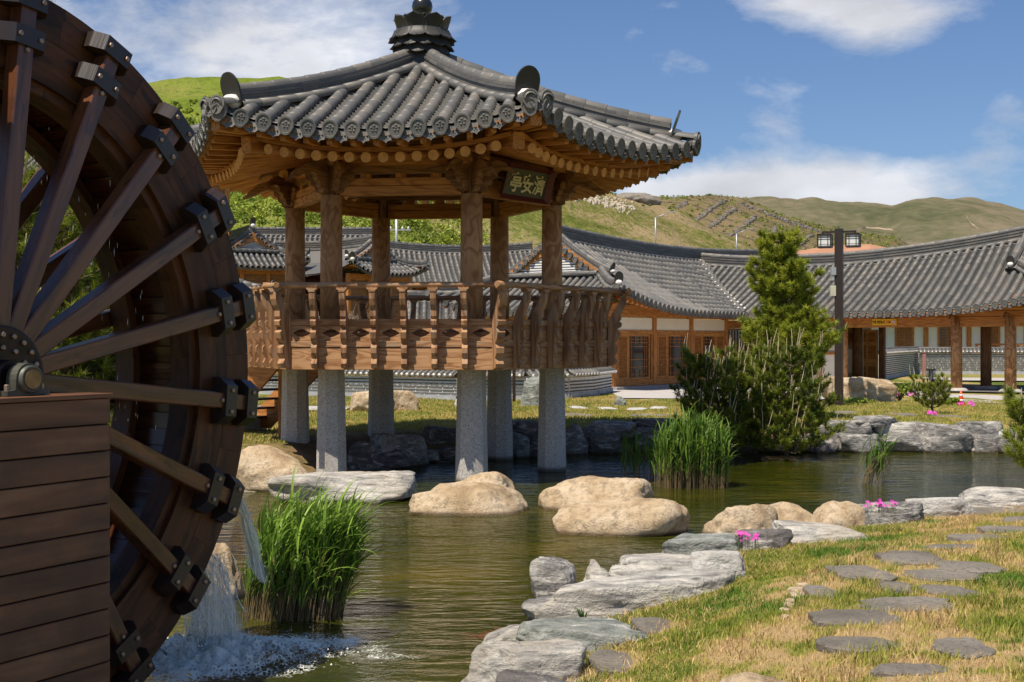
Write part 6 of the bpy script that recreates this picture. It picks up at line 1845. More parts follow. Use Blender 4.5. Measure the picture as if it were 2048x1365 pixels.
# near shore
NS = 'grey stones along the near pond shore'
nearrocks = [
 ('rough dark upright stone standing alone in the water by the near shore', 1062, 1153, 1121, 1208, WZ, 'block', 'mid', 11, .9),
 ('pale angular stone right of the upright dark stone', 1157, 1250, 1128, 1206, WZ, 'shard', 'grey', 12, .9),
 ('cream stone with a rounded front between the angular stone and the long slab', 1205, 1345, 1139, 1204, -.45, 'block', 'grey', 13, .8),
 ('long pale slab top leading up from the water to the dry grass', 1232, 1392, 1112, 1152, -.30, 'slab', 'grey', 14, .8),
 ('long striped grey slab running diagonally along the near shore', 1085, 1395, 1150, 1246, -.42, 'slab', 'grey', 15, .42),
 ('low grey stone at the water edge left of the striped slab', 1062, 1235, 1203, 1252, -.48, 'slab', 'mid', 16, .6),
 ('greenish striped slab with a white mortar edge', 1040, 1225, 1246, 1308, -.36, 'slab', 'green', 17, .6),
 ('low rounded grey stone with red needles heaped behind it', 965, 1100, 1262, 1312, -.46, 'slab', 'grey', 18, .6),
 ('big pale ribbed stone at the bottom of the near shore', 928, 1172, 1283, 1400, -.46, 'block', 'grey', 19, .7),
 ('dark grey stone top cut off by the bottom edge of the picture', 1000, 1165, 1352, 1420, -.25, 'slab', 'dark', 20, .6),
 ('flat topped grey block with green sides behind the pale slab', 1312, 1480, 1073, 1117, -.48, 'slab', 'green', 21, .6),
 ('dark flat shore stone beside the first pink flowers', 1470, 1576, 1064, 1098, -.38, 'slab', 'dark', 22, .7),
 ('thin grey shore stone under the twin humped boulder', 1560, 1722, 1049, 1078, -.32, 'slab', 'grey', 23, .6),
 ('white flat stone between the pink flowers and the pale slab', 1385, 1492, 1104, 1140, -.24, 'slab', 'pale', 24, .7),
 ('rough white speckled stone with pink flowers on its right end', 1694, 1845, 1007, 1040, -.35, 'block', 'mid', 25, .5),
 ('thin pale stone strip before the right pond corner', 1822, 1940, 998, 1014, -.28, 'slab', 'pale', 26, .5),
 ('broad light grey slab on the shore at the right picture edge', 1920, 2080, 979, 1012, -.35, 'slab', 'grey', 27, .5),
]
for a in nearrocks:
    a = list(a); xm, hw = (a[1] + a[2]) / 2, (a[2] - a[1]) / 2 * (1.16 if a[6] == 'slab' else 1.04); a[1], a[2] = xm - hw, xm + hw + (58 if a[1] < 1300 and a[4] < 1330 and a[6] == 'slab' else 0); a[3] -= 8
    rpx(*a, group=NS)
rpx('smooth sandy boulder top rising at the bottom edge of the lawn', 1425, 1625, 1340, 1420, -.05, 'round', 'tan', 30, .7)


# far bank
FB = 'grey stones walling the far pond bank'
far = [
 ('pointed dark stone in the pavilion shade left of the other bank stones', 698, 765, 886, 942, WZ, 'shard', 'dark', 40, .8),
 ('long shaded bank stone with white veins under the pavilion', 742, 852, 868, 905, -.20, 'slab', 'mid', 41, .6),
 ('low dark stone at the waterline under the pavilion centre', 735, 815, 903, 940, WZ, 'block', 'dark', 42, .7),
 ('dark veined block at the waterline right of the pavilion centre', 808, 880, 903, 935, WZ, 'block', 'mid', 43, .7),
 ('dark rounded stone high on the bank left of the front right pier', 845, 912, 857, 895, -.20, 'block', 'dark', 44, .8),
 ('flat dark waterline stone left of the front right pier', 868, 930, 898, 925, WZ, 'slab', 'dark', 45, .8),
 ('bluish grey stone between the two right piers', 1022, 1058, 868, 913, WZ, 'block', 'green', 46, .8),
 ('small brown bank stone between the right piers', 1050, 1088, 872, 914, WZ, 'block', 'dark', 47, .8),
 ('dark flat stone on top of the bank between the right piers', 1008, 1080, 846, 866, -.10, 'slab', 'dark', 48, .8),
 ('tall grey wedge stone just right of the right pier', 1124, 1174, 850, 911, WZ, 'shard', 'mid', 49, .8),
 ('long reddish grey cap stone over a pale mortar gap', 1160, 1268, 845, 868, -.14, 'slab', 'mid', 50, .5),
 ('dark square block under the long cap stone', 1174, 1246, 868, 905, WZ, 'block', 'dark', 51, .6),
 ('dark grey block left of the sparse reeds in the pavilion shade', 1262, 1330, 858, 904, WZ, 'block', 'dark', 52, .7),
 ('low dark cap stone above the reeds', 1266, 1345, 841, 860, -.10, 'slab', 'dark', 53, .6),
 ('pale stone just left of the dense reed clump', 1330, 1375, 862, 905, WZ, 'block', 'mid', 54, .7),
 ('light flat stone behind the dense reed clump', 1320, 1400, 840, 864, -.15, 'slab', 'grey', 55, .7),
 ('low black stone at the waterline below the left shrub pine', 1440, 1530, 874, 906, WZ, 'slab', 'dark', 56, .6),
 ('low dark stone in the water below the middle shrub pine', 1500, 1600, 885, 910, WZ, 'slab', 'dark', 57, .6),
 ('dark wedge stone at the waterline right of the shrub pines', 1598, 1672, 872, 905, WZ, 'block', 'dark', 58, .6),
 ('grey striped stone on top of the bank below the tan lawn boulder', 1632, 1740, 843, 876, -.28, 'slab', 'mid', 59, .5),
 ('white veined stone at the waterline in the first bank gap', 1670, 1756, 866, 903, WZ, 'block', 'mid', 60, .6),
 ('tall veined stone with a pointed foot in the middle of the right bank', 1755, 1842, 868, 906, WZ, 'shard', 'mid', 61, .5),
 ('pale round topped stone leaning over the pointed one', 1752, 1840, 848, 892, -.35, 'block', 'grey', 62, .6),
 ('wide dark striped stone filling the right bank', 1812, 1932, 848, 903, WZ, 'slab', 'mid', 63, .45),
 ('flat topped stone with white drip stains', 1904, 1996, 845, 882, -.30, 'slab', 'mid', 64, .5),
 ('black and white veined stone under the stained flat stone', 1930, 2010, 872, 908, WZ, 'block', 'mid', 65, .6),
 ('dark veined bank stone behind the right edge pine', 1995, 2075, 868, 910, WZ, 'block', 'mid', 66, .6),
 ('thin flat stone lying behind the right bank top', 1700, 1800, 836, 848, -.06, 'slab', 'mid', 67, .6),
]
far_sh = [(p_, (CAMZ + .5) * FPX / (q_ - 682.5)) for p_, q_ in sorted(far_px)]
def rfar(label, x0, x1, yt, yb, zb, style='block', mat='grey', seed=0, depth=.7):
    xm = (x0 + x1) / 2; Zs = float(np.interp(xm, [a[0] for a in far_sh], [a[1] for a in far_sh])); up_ = yb < 897
    if xm < 900: Zc = Zs + (.30 if not up_ else 1.0)
    else: Zc = Zs + (.22 if not up_ else .48)
    w = (x1 - x0) / FPX * Zc * 1.10; top = CAMZ - (yt - 4 - 682.5) / FPX * Zc; bot = CAMZ - (yb + 3 - 682.5) / FPX * Zc
    if not up_: bot = -.55
    return rock(label, ((xm - 1024) / FPX * Zc, Zc, bot), (w, min(.9, max(.45, w * .6)), top - bot), style, mat, seed, sink=.35, sub=4, group=FB)
for a in far: rfar(*a)
# mortar packed between the far bank stones
mb = MB(); rg = random.Random(5)
pp = [G(a, b, -.5) for a, b in ((2120, 911), (2048, 908), (1930, 904), (1760, 904), (1640, 906), (1560, 904), (1400, 903), (1280, 903), (1170, 908), (1090, 912))]
rows = []
N = 90
for i in range(N + 1):
    t = i / N * (len(pp) - 1); k = min(int(t), len(pp) - 2); p = pp[k].lerp(pp[k + 1], t - k)
    for j, (dy, z) in enumerate(((.02, -.62), (.12, -.46), (.20, -.32), (.28, -.18), (.40, -.07), (.75, -.04))):
        rows.append(p + V2(0, dy + .07 * math.sin(i * 1.3 + j), z + .03 * math.sin(i * .9 + j * 2) - p.z * 0) if j else p + V2(0, dy, -.12))
rows = [V2(v.x, v.y + .08, (-.62, -.46, -.32, -.18, -.06, -.03)[i % 6] + .03 * math.sin(i * .7)) for i, v in enumerate(rows)]
fs = [(i * 6 + j, i * 6 + j + 1, (i + 1) * 6 + j + 1, (i + 1) * 6 + j) for i in range(N) for j in range(5)]
place('bank_mortar', mb.add(rows, fs).mesh('bank_mortar', M_conc, True), kind='structure')
# boulders on the far lawn
rpx('big pale tan boulder on the lawn in front of the lamp post', 1641, 1786, 752, 806, 0, 'block', 'tan', 70, .6, sink=.6)
rpx('broad tan boulder lying on the lawn behind the pavilion piers', 697, 790, 780, 821, 0, 'block', 'tan', 71, .7, sink=.6)
rpx('squarish end of the tan boulder pair behind the pavilion', 768, 838, 780, 818, 0, 'block', 'tan', 72, .7, sink=.6)
rpx('tall greenish grey upright stone beside the right pier', 1038, 1090, 751, 813, 0, 'block', 'green', 73, .6, sink=.5)
rpx('small pointed bluish stone alone on the far lawn', 1224, 1254, 792, 813, 0, 'shard', 'green', 74, .7, sink=.5)
rpx('small grey stone at the foot of the brick wall', 908, 926, 796, 813, 0, 'round', 'grey', 75, .7, sink=.5, sub=4)
rpx('small low stone right of the tall upright stone', 1018, 1034, 788, 800, 0, 'round', 'grey', 76, .7, sink=.5, sub=4)
rpx('brownish stone peeking from behind the tall upright stone', 1030, 1048, 772, 798, 0, 'block', 'tan', 77, .7, sink=.5, sub=4)
# stone bowl between pines
sb = G(1502, 806); tag(place('stone_bowl', MB().lathe([(.10, -.02), (.14, .05), (.24, .16), (.27, .28), (.25, .30), (.20, .26)], 20, Matrix.Translation(sb)).mesh('stone_bowl', RM['tan'], True)), 'tan stone bowl on the paving behind the shrub pines', 'stone bowl')

# flagstones
FL = 'dark flagstones of the lawn path'
flags = [(1930, 2075, 1014, 1030, 'flagstone farthest along the path at the right picture edge'), (2004, 2075, 1033, 1043, 'narrow flagstone at the right edge just in front of the farthest one'),
 (1962, 2075, 1051, 1066, 'broad flagstone at the right picture edge'), (1908, 2032, 1068, 1083, 'long thin flagstone with tufts on its front edge'),
 (1853, 1958, 1088, 1098, 'thin flagstone almost hidden by grass'), (1751, 1884, 1101, 1127, 'large oval flagstone at the middle of the path bend'),
 (1871, 2002, 1121, 1143, 'pointed flagstone right of the large oval one'), (1666, 1778, 1129, 1158, 'wedge flagstone at the left of the path bend'),
 (1811, 1965, 1136, 1160, 'long flagstone with grass growing over its middle'), (1753, 1825, 1162, 1184, 'small flagstone in the centre of the path'),
 (1853, 1955, 1168, 1196, 'rounded light flagstone right of the small one'), (1614, 1674, 1169, 1198, 'small rounded flagstone next to the white chips'),
 (1712, 1912, 1192, 1222, 'very long narrow flagstone across the path'), (1617, 1798, 1217, 1250, 'biggest flagstone on the left side of the path'),
 (1640, 1798, 1271, 1300, 'pale flagstone with clover in front'), (1866, 1984, 1274, 1312, 'flagstone at the lower right tilted into the grass'),
 (1741, 1900, 1326, 1348, 'lowest flagstone near the bottom edge'),
 (1266, 1364, 1234, 1268, 'flat dark stone sunk in dry grass left of the path'), (1184, 1292, 1299, 1345, 'second flat dark stone sunk in dry grass close to the bottom edge')]
flag_px = []
def flagstone(x0, x1, yt, yb, lb, seed, mat='flag', h=.014, grp=FL, zt=None, name='flagstone', cat='flagstone'):
    rg = random.Random(seed); Zm = (CAMZ) * FPX / ((yt + yb) / 2 - 682.5)
    z = 0
    for _ in range(4): z = gh(((x0 + x1) / 2 - 1024) / FPX * Zm, Zm) + h; Zm = (CAMZ - z) * FPX / ((yt + yb) / 2 - 682.5)
    a = G(x0, (yt + yb) / 2, z); b = G(x1, (yt + yb) / 2, z); f = G((x0 + x1) / 2, yb, z); g = G((x0 + x1) / 2, yt, z)
    c = Vector(((a.x + b.x) / 2, (f.y + g.y) / 2, z)); w = (b.x - a.x) / 2; d = (g.y - f.y) / 2
    n = 22; ring = []
    for i in range(n):
        t = 2 * PI * i / n; r = 1 + .10 * math.sin(2 * t + rg.random() * 6) + rg.uniform(-.05, .05)
        cx, sx = math.cos(t), math.sin(t); q = (abs(cx) ** 2.7 + abs(sx) ** 2.7) ** (-1 / 2.7)
        sk = .25 * math.sin(seed * 1.7)
        ring.append((w * cx * q * r * .96 + sk * d * sx, d * sx * q * r * .98))
    vs = [(x, y, -.06) for x, y in ring] + [(x, y, -.008) for x, y in ring] + [(x * .965, y * .95, 0.0) for x, y in ring] + [(x * .5, y * .5, .004 + rg.uniform(0, .004)) for x, y in ring] + [(0, 0, .006)]
    fs = [(j * n + i, j * n + (i + 1) % n, (j + 1) * n + (i + 1) % n, (j + 1) * n + i) for j in range(3) for i in range(n)] + [(3 * n + i, 3 * n + (i + 1) % n, 4 * n) for i in range(n)]
    o = place(name, MB().add(vs, fs).mesh(name, RM[mat]), Matrix.Translation(c)); tag(o, lb, cat, grp)
    flag_px.append((c.x, c.y, w, d)); return o
for i, (x0, x1, yt, yb, lb) in enumerate(flags): flagstone(x0, x1, yt, yb, lb, i)
chips = [(1594, 1621, 1166, 1172, 'highest white stone chip beside the path'), (1578, 1618, 1174, 1182, 'second white stone chip from the top'), (1579, 1614, 1183, 1193, 'third white stone chip, the longest of the row'),
 (1571, 1592, 1197, 1204, 'fourth white stone chip from the top'), (1569, 1590, 1205, 1213, 'fifth white stone chip from the top'), (1560, 1581, 1216, 1221, 'thin sixth white stone chip'), (1562, 1579, 1229, 1235, 'lowest white stone chip beside the big flagstone')]
for i, (x0, x1, yt, yb, lb) in enumerate(chips): flagstone(x0, x1, yt, yb, lb, 50 + i, 'tan', .012, 'white stone chips edging the path', name='stone_chip', cat='stone chip')
fl2 = [(1137, 1171, 812, 817, 'leftmost pale stepping stone on the far lawn'), (1197, 1232, 814, 819, 'pale stepping stone in front of the small bluish stone'), (1254, 1294, 815, 820, 'pale stepping stone right of the small bluish stone'), (1301, 1336, 813, 818, 'pale stepping stone before the shrub pines'),
 (1105, 1180, 826, 832, 'bare earth coloured stepping stone nearest the right pier'), (1255, 1335, 828, 833, 'thin stepping stone in the sunlit far lawn'),
 (1655, 1720, 822, 828, 'grey stepping stone below the big tan boulder'), (1770, 1835, 826, 831, 'grey stepping stone left of the small pine'), (1860, 1930, 830, 834, 'grey stepping stone below the traffic cone'), (1700, 1770, 833, 838, 'grey stepping stone close to the right bank')]
for i, (x0, x1, yt, yb, lb) in enumerate(fl2): flagstone(x0, x1, yt, yb, lb, 80 + i, 'pale' if i < 4 else 'flag', .02, 'stepping stones across the far lawn', name='stepping_stone', cat='stepping stone')

# =====================================================================
# GRASS
# =====================================================================
def blades(name, n, xr, yr, hgt, wid, keepfn, colfn, seed, lean=.35):
    r = np.random.default_rng(seed); X = r.uniform(*xr, n); Y = r.uniform(*yr, n)
    k = keepfn(X, Y, r); X, Y = X[k], Y[k]; n = len(X)
    Z, sd = gz(X, Y)
    H = hgt * r.uniform(.5, 1.3, n) * (1 + .5 * fbm(np.c_[X * 2, Y * 2, X * 0], 2)); A = r.uniform(0, 2 * PI, n); Wd = wid * r.uniform(.7, 1.3, n)
    dx, dy = np.cos(A), np.sin(A); lx = r.normal(0, lean, n) * H + .1 * H; ly = r.normal(0, lean, n) * H
    b0 = np.stack([X - dx * Wd, Y - dy * Wd, Z - .01], 1); b1 = np.stack([X + dx * Wd, Y + dy * Wd, Z - .01], 1)
    m0 = np.stack([X - dx * Wd * .7 + lx * .35, Y - dy * Wd * .7 + ly * .35, Z + H * .6], 1); m1 = np.stack([X + dx * Wd * .7 + lx * .35, Y + dy * Wd * .7 + ly * .35, Z + H * .6], 1)
    t = np.stack([X + lx, Y + ly, Z + H], 1)
    V = np.stack([b0, b1, m0, m1, t], 1).reshape(-1, 3); o = np.arange(n)[:, None] * 5
    F = np.concatenate([o + np.array([[0, 1, 3]]), o + np.array([[0, 3, 2]]), o + np.array([[2, 3, 4]])], 0)
    C = colfn(X, Y, r); C = np.repeat(C, 5, 0)
    return place(name, fastmesh(name, V, F, M_blade, False, C))
FPA = np.array([(a, b, c, d) for a, b, c, d, e in rock_fp]); FLA = np.array(flag_px)
def offrocks(X, Y, r, flags_=True):
    k = np.ones(len(X), bool)
    for (a, b, c, d) in FPA:
        if abs(b) < 20 or True: k &= (((X - a) / (c * .88)) ** 2 + ((Y - b) / (d * .88)) ** 2) > 1
    if flags_:
        for (a, b, c, d) in FLA: k &= (np.abs((X - a) / (c * .93)) ** 2.6 + np.abs((Y - b) / (d * .93)) ** 2.6) > 1 + r.normal(-.12, .22, len(X))
    return k
def infov(X, Y): return (np.abs(X / np.maximum(Y, .1)) < .60)
def k_near(X, Y, r):
    g = greenness(X, Y); sd = gz(X, Y)[1]
    return offrocks(X, Y, r) & infov(X, Y) & (sd > .72 + .12 * r.normal(size=len(X))) & (r.uniform(size=len(X)) < .35 + .9 * g)
def c_near(X, Y, r):
    g = greenness(X, Y) + r.normal(0, .13, len(X))
    cl = fbm(np.c_[X * 1.7 + 30, Y * 1.7, X * 0], 3)                # clover-dark patches
    straw_ = np.array([.58, .41, .20]); ol = np.array([.38, .345, .075]); gr_ = np.array([.19, .24, .032]); dk = np.array([.08, .19, .02])
    t = np.clip(g * 1.55 - .12, 0, 1)[:, None]
    c = np.where(t < .5, straw_ + (ol - straw_) * t * 2, ol + (gr_ - ol) * (t - .5) * 2)
    m = (cl > .30) & (g > .35); c[m] = c[m] * .25 + dk * .75
    return c * r.uniform(.8, 1.45, len(X))[:, None]
g1 = blades('grass', 380000, (-.6, 7.2), (6.2, 15.5), .030, .0028, k_near, c_near, 21)
tag(g1, 'short patchy green and straw coloured grass on the near lawn', 'grass', kind='stuff')
def k_tuft(X, Y, r):
    sd = gz(X, Y)[1]; q = fbm(np.c_[X * 3.1 + 5, Y * 3.1, X * 0], 3)
    return offrocks(X, Y, r) & infov(X, Y) & (sd > .75) & (q > .02)
g2 = blades('grass_tufts', 90000, (-.6, 7.2), (6.2, 17), .062, .0034, k_tuft, lambda X, Y, r: c_near(X, Y, r) * .8, 22, .6)
tag(g2, 'longer darker grass tufts between the flagstones', 'grass', kind='stuff')
def k_edge(X, Y, r):
    sd = gz(X, Y)[1]; return offrocks(X, Y, r, False) & infov(X, Y) & (sd > .62) & (sd < 1.5)
g3 = blades('dry_grass', 60000, (-.6, 7.5), (6.2, 16.5), .04, .0030, k_edge, lambda X, Y, r: np.array([[.72, .50, .24]]) * r.uniform(.6, 1.2, len(X))[:, None] * np.array([[1, 1, 1]]), 23, .8)
tag(g3, 'dry straw coloured grass along the near shore stones', 'grass', kind='stuff')
def k_far(X, Y, r):
    sd = gz(X, Y)[1]
    hut = ((X + 1.6) ** 2 + (Y - 22.8) ** 2) > 5.5
    pv = ~((Y > 36.8) & (X > 3.2)) 
    return offrocks(X, Y, r, True) & infov(X, Y) & (sd > .35) & hut & pv
def c_far(X, Y, r):
    g = np.clip(greenness(X, Y) + r.normal(0, .16, len(X)) + .06, 0, 1)[:, None]
    a = np.array([.54, .42, .15]); b = np.array([.29, .30, .05])
    return (a + (b - a) * g) * r.uniform(.7, 1.25, len(X))[:, None]
g4 = blades('grass', 260000, (-9, 15), (22, 41), .05, .008, k_far, c_far, 24)
tag(g4, 'yellowish green lawn behind the pond and under the pavilion', 'grass', kind='stuff')

# =====================================================================
# REEDS
# =====================================================================
def reed_leaf(seed):
    rg = random.Random(seed); L_ = rg.uniform(.28, .50); n = 7; vs = []; bend = rg.uniform(.5, 1.5); w = rg.uniform(.008, .014)
    x = z = 0; a = PI / 2 - rg.uniform(.15, .8)
    for i in range(n + 1):
        t = i / n; ww = w * (math.sin(PI * min(1, t * .88 + .12)) ** .6) * (1 - t ** 4)
        vs += [(x, -ww, z), (x + .003, 0, z - ww * .35), (x, ww, z)]
        x += math.cos(a) * L_ / n; z += math.sin(a) * L_ / n; a -= bend * 1.5 / n * (.4 + t)
    fs = []
    for i in range(n):
        for k in (0, 1): fs.append((3 * i + k, 3 * i + k + 1, 3 * i + 4 + k, 3 * i + 3 + k))
    return np.array(vs), np.array(fs)
LEAVES = [reed_leaf(i) for i in range(8)]
def leaf_me(i, tint):
    v, f = LEAVES[i]; return fastmesh('reed_leaf', v, f, M_reed, True, np.tile([tint] * 3, (len(v), 1)))
def reed_clump(label, c, rx, ry, h, nst, lean, seed, indiv=300, dens=5, stem_h=.72, scale=1.0, tint=(.1, 1), up=0.25):
    rg = random.Random(seed); rt = thing('reed_clump', label, 'reeds', c)
    leafmes = [leaf_me(i, tint[0] + (tint[1] - tint[0]) * j / 2) for i in range(8) for j in range(3)] if indiv else None
    st = MB(); Ms = []
    for i in range(nst):
        a = rg.uniform(0, 2 * PI); r = math.sqrt(rg.random()); x, y = rx * r * math.cos(a), ry * r * math.sin(a)
        hh = h * rg.uniform(.62, 1.0) * (1 - .25 * r * r); lx = lean * hh * rg.uniform(.5, 1.3) ; ly = rg.gauss(0, .05)
        top = Vector((c[0] + x + lx, c[1] + y + ly, c[2] + hh)); bot = Vector((c[0] + x, c[1] + y, c[2] - .12)); mid = bot.lerp(top, .5) - Vector((lx * .18, 0, 0))
        st.tube([bot, mid, top], [.0045 * scale, .004 * scale, .0015], 4, False)
        for k in range(dens):
            t = rg.uniform(.35, 1.0); p = mid.lerp(top, (t - .5) * 2) if t > .5 else bot.lerp(mid, t * 2)
            az = rg.gauss(0, 1.5 if lean < .15 else .75); s_ = rg.uniform(.6, 1.15) * scale * (.8 + .4 * t)
            M = Matrix.Translation(p) @ Matrix.Rotation(az, 4, 'Z') @ Matrix.Rotation(-up + rg.gauss(0, .25), 4, 'Y') @ Matrix.Scale(s_, 4)
            Ms.append((M, rg.randrange(8), rg.random()))
    place('reed_stems', st.mesh('reed_stems', M_reedstem), None, rt, 'stuff')
    Ms.sort(key=lambda m: m[0][1][3])
    for M, i, q in Ms[:indiv]: place('reed_leaf', leafmes[i * 3 + int(q * 2.99)], M, rt)
    rest = Ms[indiv:]
    if rest:
        VV = []; FF = []; CC = []; o = 0
        for M, i, q in rest:
            v, f = LEAVES[i]; A = np.array(M); VV.append(v @ A[:3, :3].T + A[:3, 3]); FF.append(f + o); o += len(v); CC.append(np.full((len(v), 3), tint[0] + (tint[1] - tint[0]) * q))
        place('reed_foliage', fastmesh('reed_foliage', np.concatenate(VV), np.concatenate(FF), M_reed, True, np.concatenate(CC)), None, rt, 'stuff')
    return rt
p = G(578, 1236, -.5)
reed_clump('dense bright green reed clump leaning right beside the falling water', (p.x, p.y + .1, -.5), .42, .30, .80, 300, .30, 1, 300, 6)
p = G(1388, 978, -.5)
reed_clump('dense dark green reed clump standing before the shrub pines', (p.x, p.y + .25, -.5), .56, .36, .95, 330, .05, 2, 300, 6, tint=(0, .65), up=.45)
p = G(1272, 955, -.5)
reed_clump('sparse shaded reeds left of the dense reed clump', (p.x, p.y, -.5), .38, .18, .60, 40, .02, 3, 60, 3, tint=(0, .3), up=.5)
p = G(1735, 968, -.5)
reed_clump('thin reeds bending right alone in the right part of the pond', (p.x, p.y, -.5), .25, .12, .62, 34, .55, 4, 90, 2, tint=(0, .4), up=.3)
# weed tuft on the shore slab
p = G(1166, 1245, -.25)
tf = MB(); rg = random.Random(3)
for i in range(26):
    a = rg.uniform(0, 2 * PI); l = rg.uniform(.06, .14); q = Vector((p.x, p.y, -.26)); e = q + Vector((math.cos(a) * l * .7, math.sin(a) * l * .7, l)); s_ = Vector((-math.sin(a), math.cos(a), 0)) * .004
    tf.add([q - s_, q + s_, q.lerp(e, .6) + s_ * .8 + V2(0, 0, .02), q.lerp(e, .6) - s_ * .8 + V2(0, 0, .02), e], [(0, 1, 2, 3), (3, 2, 4)])
me = tf.mesh('weed_tuft', M_reed); tag(place('weed_tuft', me), 'small spiky weed growing on the striped shore slab', 'weed')
def needle_heap():
    mb = MB(); rg = random.Random(8); p = G(1015, 1278, -.46)
    for i in range(500):
        q = p + Vector((rg.gauss(0, .13), rg.gauss(0, .05), abs(rg.gauss(0, .025)))); a = rg.uniform(0, PI); d = Vector((math.cos(a), math.sin(a), rg.uniform(-.3, .3))) * .035; s_ = V2(0, 0, .0025)
        mb.add([q - d, q + d, q + s_ + d * .2], [(0, 1, 2)])
    o = place('needle_litter', mb.mesh('needle_litter', plain('red_brown_needles', (.40, .10, .05), .8))); tag(o, 'heap of reddish brown needles at the edge of the water', 'plant litter', kind='stuff')
needle_heap()
# pink flowers
def flowers(label, px, py, z, n, w, seed, hz=.05):
    rt = thing('pink_flowers', label, 'flowers', G(px, py, z)); rg = random.Random(seed); lf = MB(); c = G(px, py, z)
    s = .015 * (c.y / 9)
    mb = MB()
    for k in range(5):
        a = 2 * PI * k / 5; d = Vector((math.cos(a), math.sin(a), 0)); t = Vector((-d.y, d.x, 0))
        mb.add([(0, 0, 0), d * .7 + t * .35 + V2(0, 0, .2), d + V2(0, 0, .25), d * .7 - t * .35 + V2(0, 0, .2)], [(0, 1, 2, 3)])
    me = mb.mesh('flower', M_petal)
    for i in range(n):
        q = c + Vector((rg.uniform(-w, w), rg.uniform(-w * .4, w * .4), rg.uniform(.4, 1) * hz))
        place('flower', me, Matrix.Translation(q) @ Matrix.Rotation(rg.uniform(.3, 1.3), 4, 'X') @ Matrix.Rotation(rg.uniform(0, 6), 4, 'Z') @ Matrix.Scale(s * rg.uniform(.8, 1.2), 4), rt)
        lf.tube([Vector((q.x, q.y, c.z - .02)), q], .0015, 3, False)
        for _ in range(3):
            a = rg.uniform(0, 6.28); d = Vector((math.cos(a), math.sin(a), .3)) * s * 1.2; b = q - V2(0, 0, rg.uniform(.2, .8) * hz); tt = Vector((-d.y, d.x, 0)) * .3
            lf.add([b, b + d * .5 + tt, b + d, b + d * .5 - tt], [(0, 1, 2, 3)])
    place('flower_leaves', lf.mesh('flower_leaves', M_reedstem if False else M_bush), None, rt, 'stuff')
flowers('cluster of magenta flowers beside the dark flat shore stone', 1497, 1094, -.12, 22, .10, 1, .13)
flowers('magenta flowers on the rough white shore stone', 1762, 1024, -.12, 18, .16, 2, .12)
flowers('two or three magenta blooms between the small pine and the bank', 1862, 833, 0, 5, .12, 3, .10)
flowers('magenta rose blooms under the big tan boulder right side', 1815, 800, 0, 14, .5, 4, .35)
flowers('magenta blooms beside the traffic cone foot', 1938, 814, 0, 6, .25, 5, .12)

# =====================================================================
# PINES, BUSHES, TWIGS
# =====================================================================
def needles(points, dirs, nn, ln, w, seed, spread=1.0, tints=None):
    """a tuft of needles at each point"""
    r = np.random.default_rng(seed); K = len(points); P = np.repeat(np.asarray(points, float), nn, 0); D = np.repeat(np.asarray(dirs, float), nn, 0)
    q = r.normal(size=P.shape); q /= np.linalg.norm(q, axis=1)[:, None]
    d = D + q * spread; d /= np.linalg.norm(d, axis=1)[:, None]
    L_ = ln * r.uniform(.7, 1.15, len(P))[:, None]; P = P + D * (r.uniform(-.5, .4, len(P))[:, None] * ln)
    s_ = np.cross(d, r.normal(size=P.shape)); s_ /= np.linalg.norm(s_, axis=1)[:, None]; s_ *= w
    V = np.stack([P - s_, P + s_, P + d * L_], 1).reshape(-1, 3)
    t = r.uniform(0, 1, K) if tints is None else np.asarray(tints); t = np.repeat(t, nn) + r.normal(0, .12, len(P)); t = np.clip(t, 0, 1)
    F = np.arange(len(V)).reshape(-1, 3); return V, F, np.repeat(np.stack([t, t, t], 1), 3, 0)
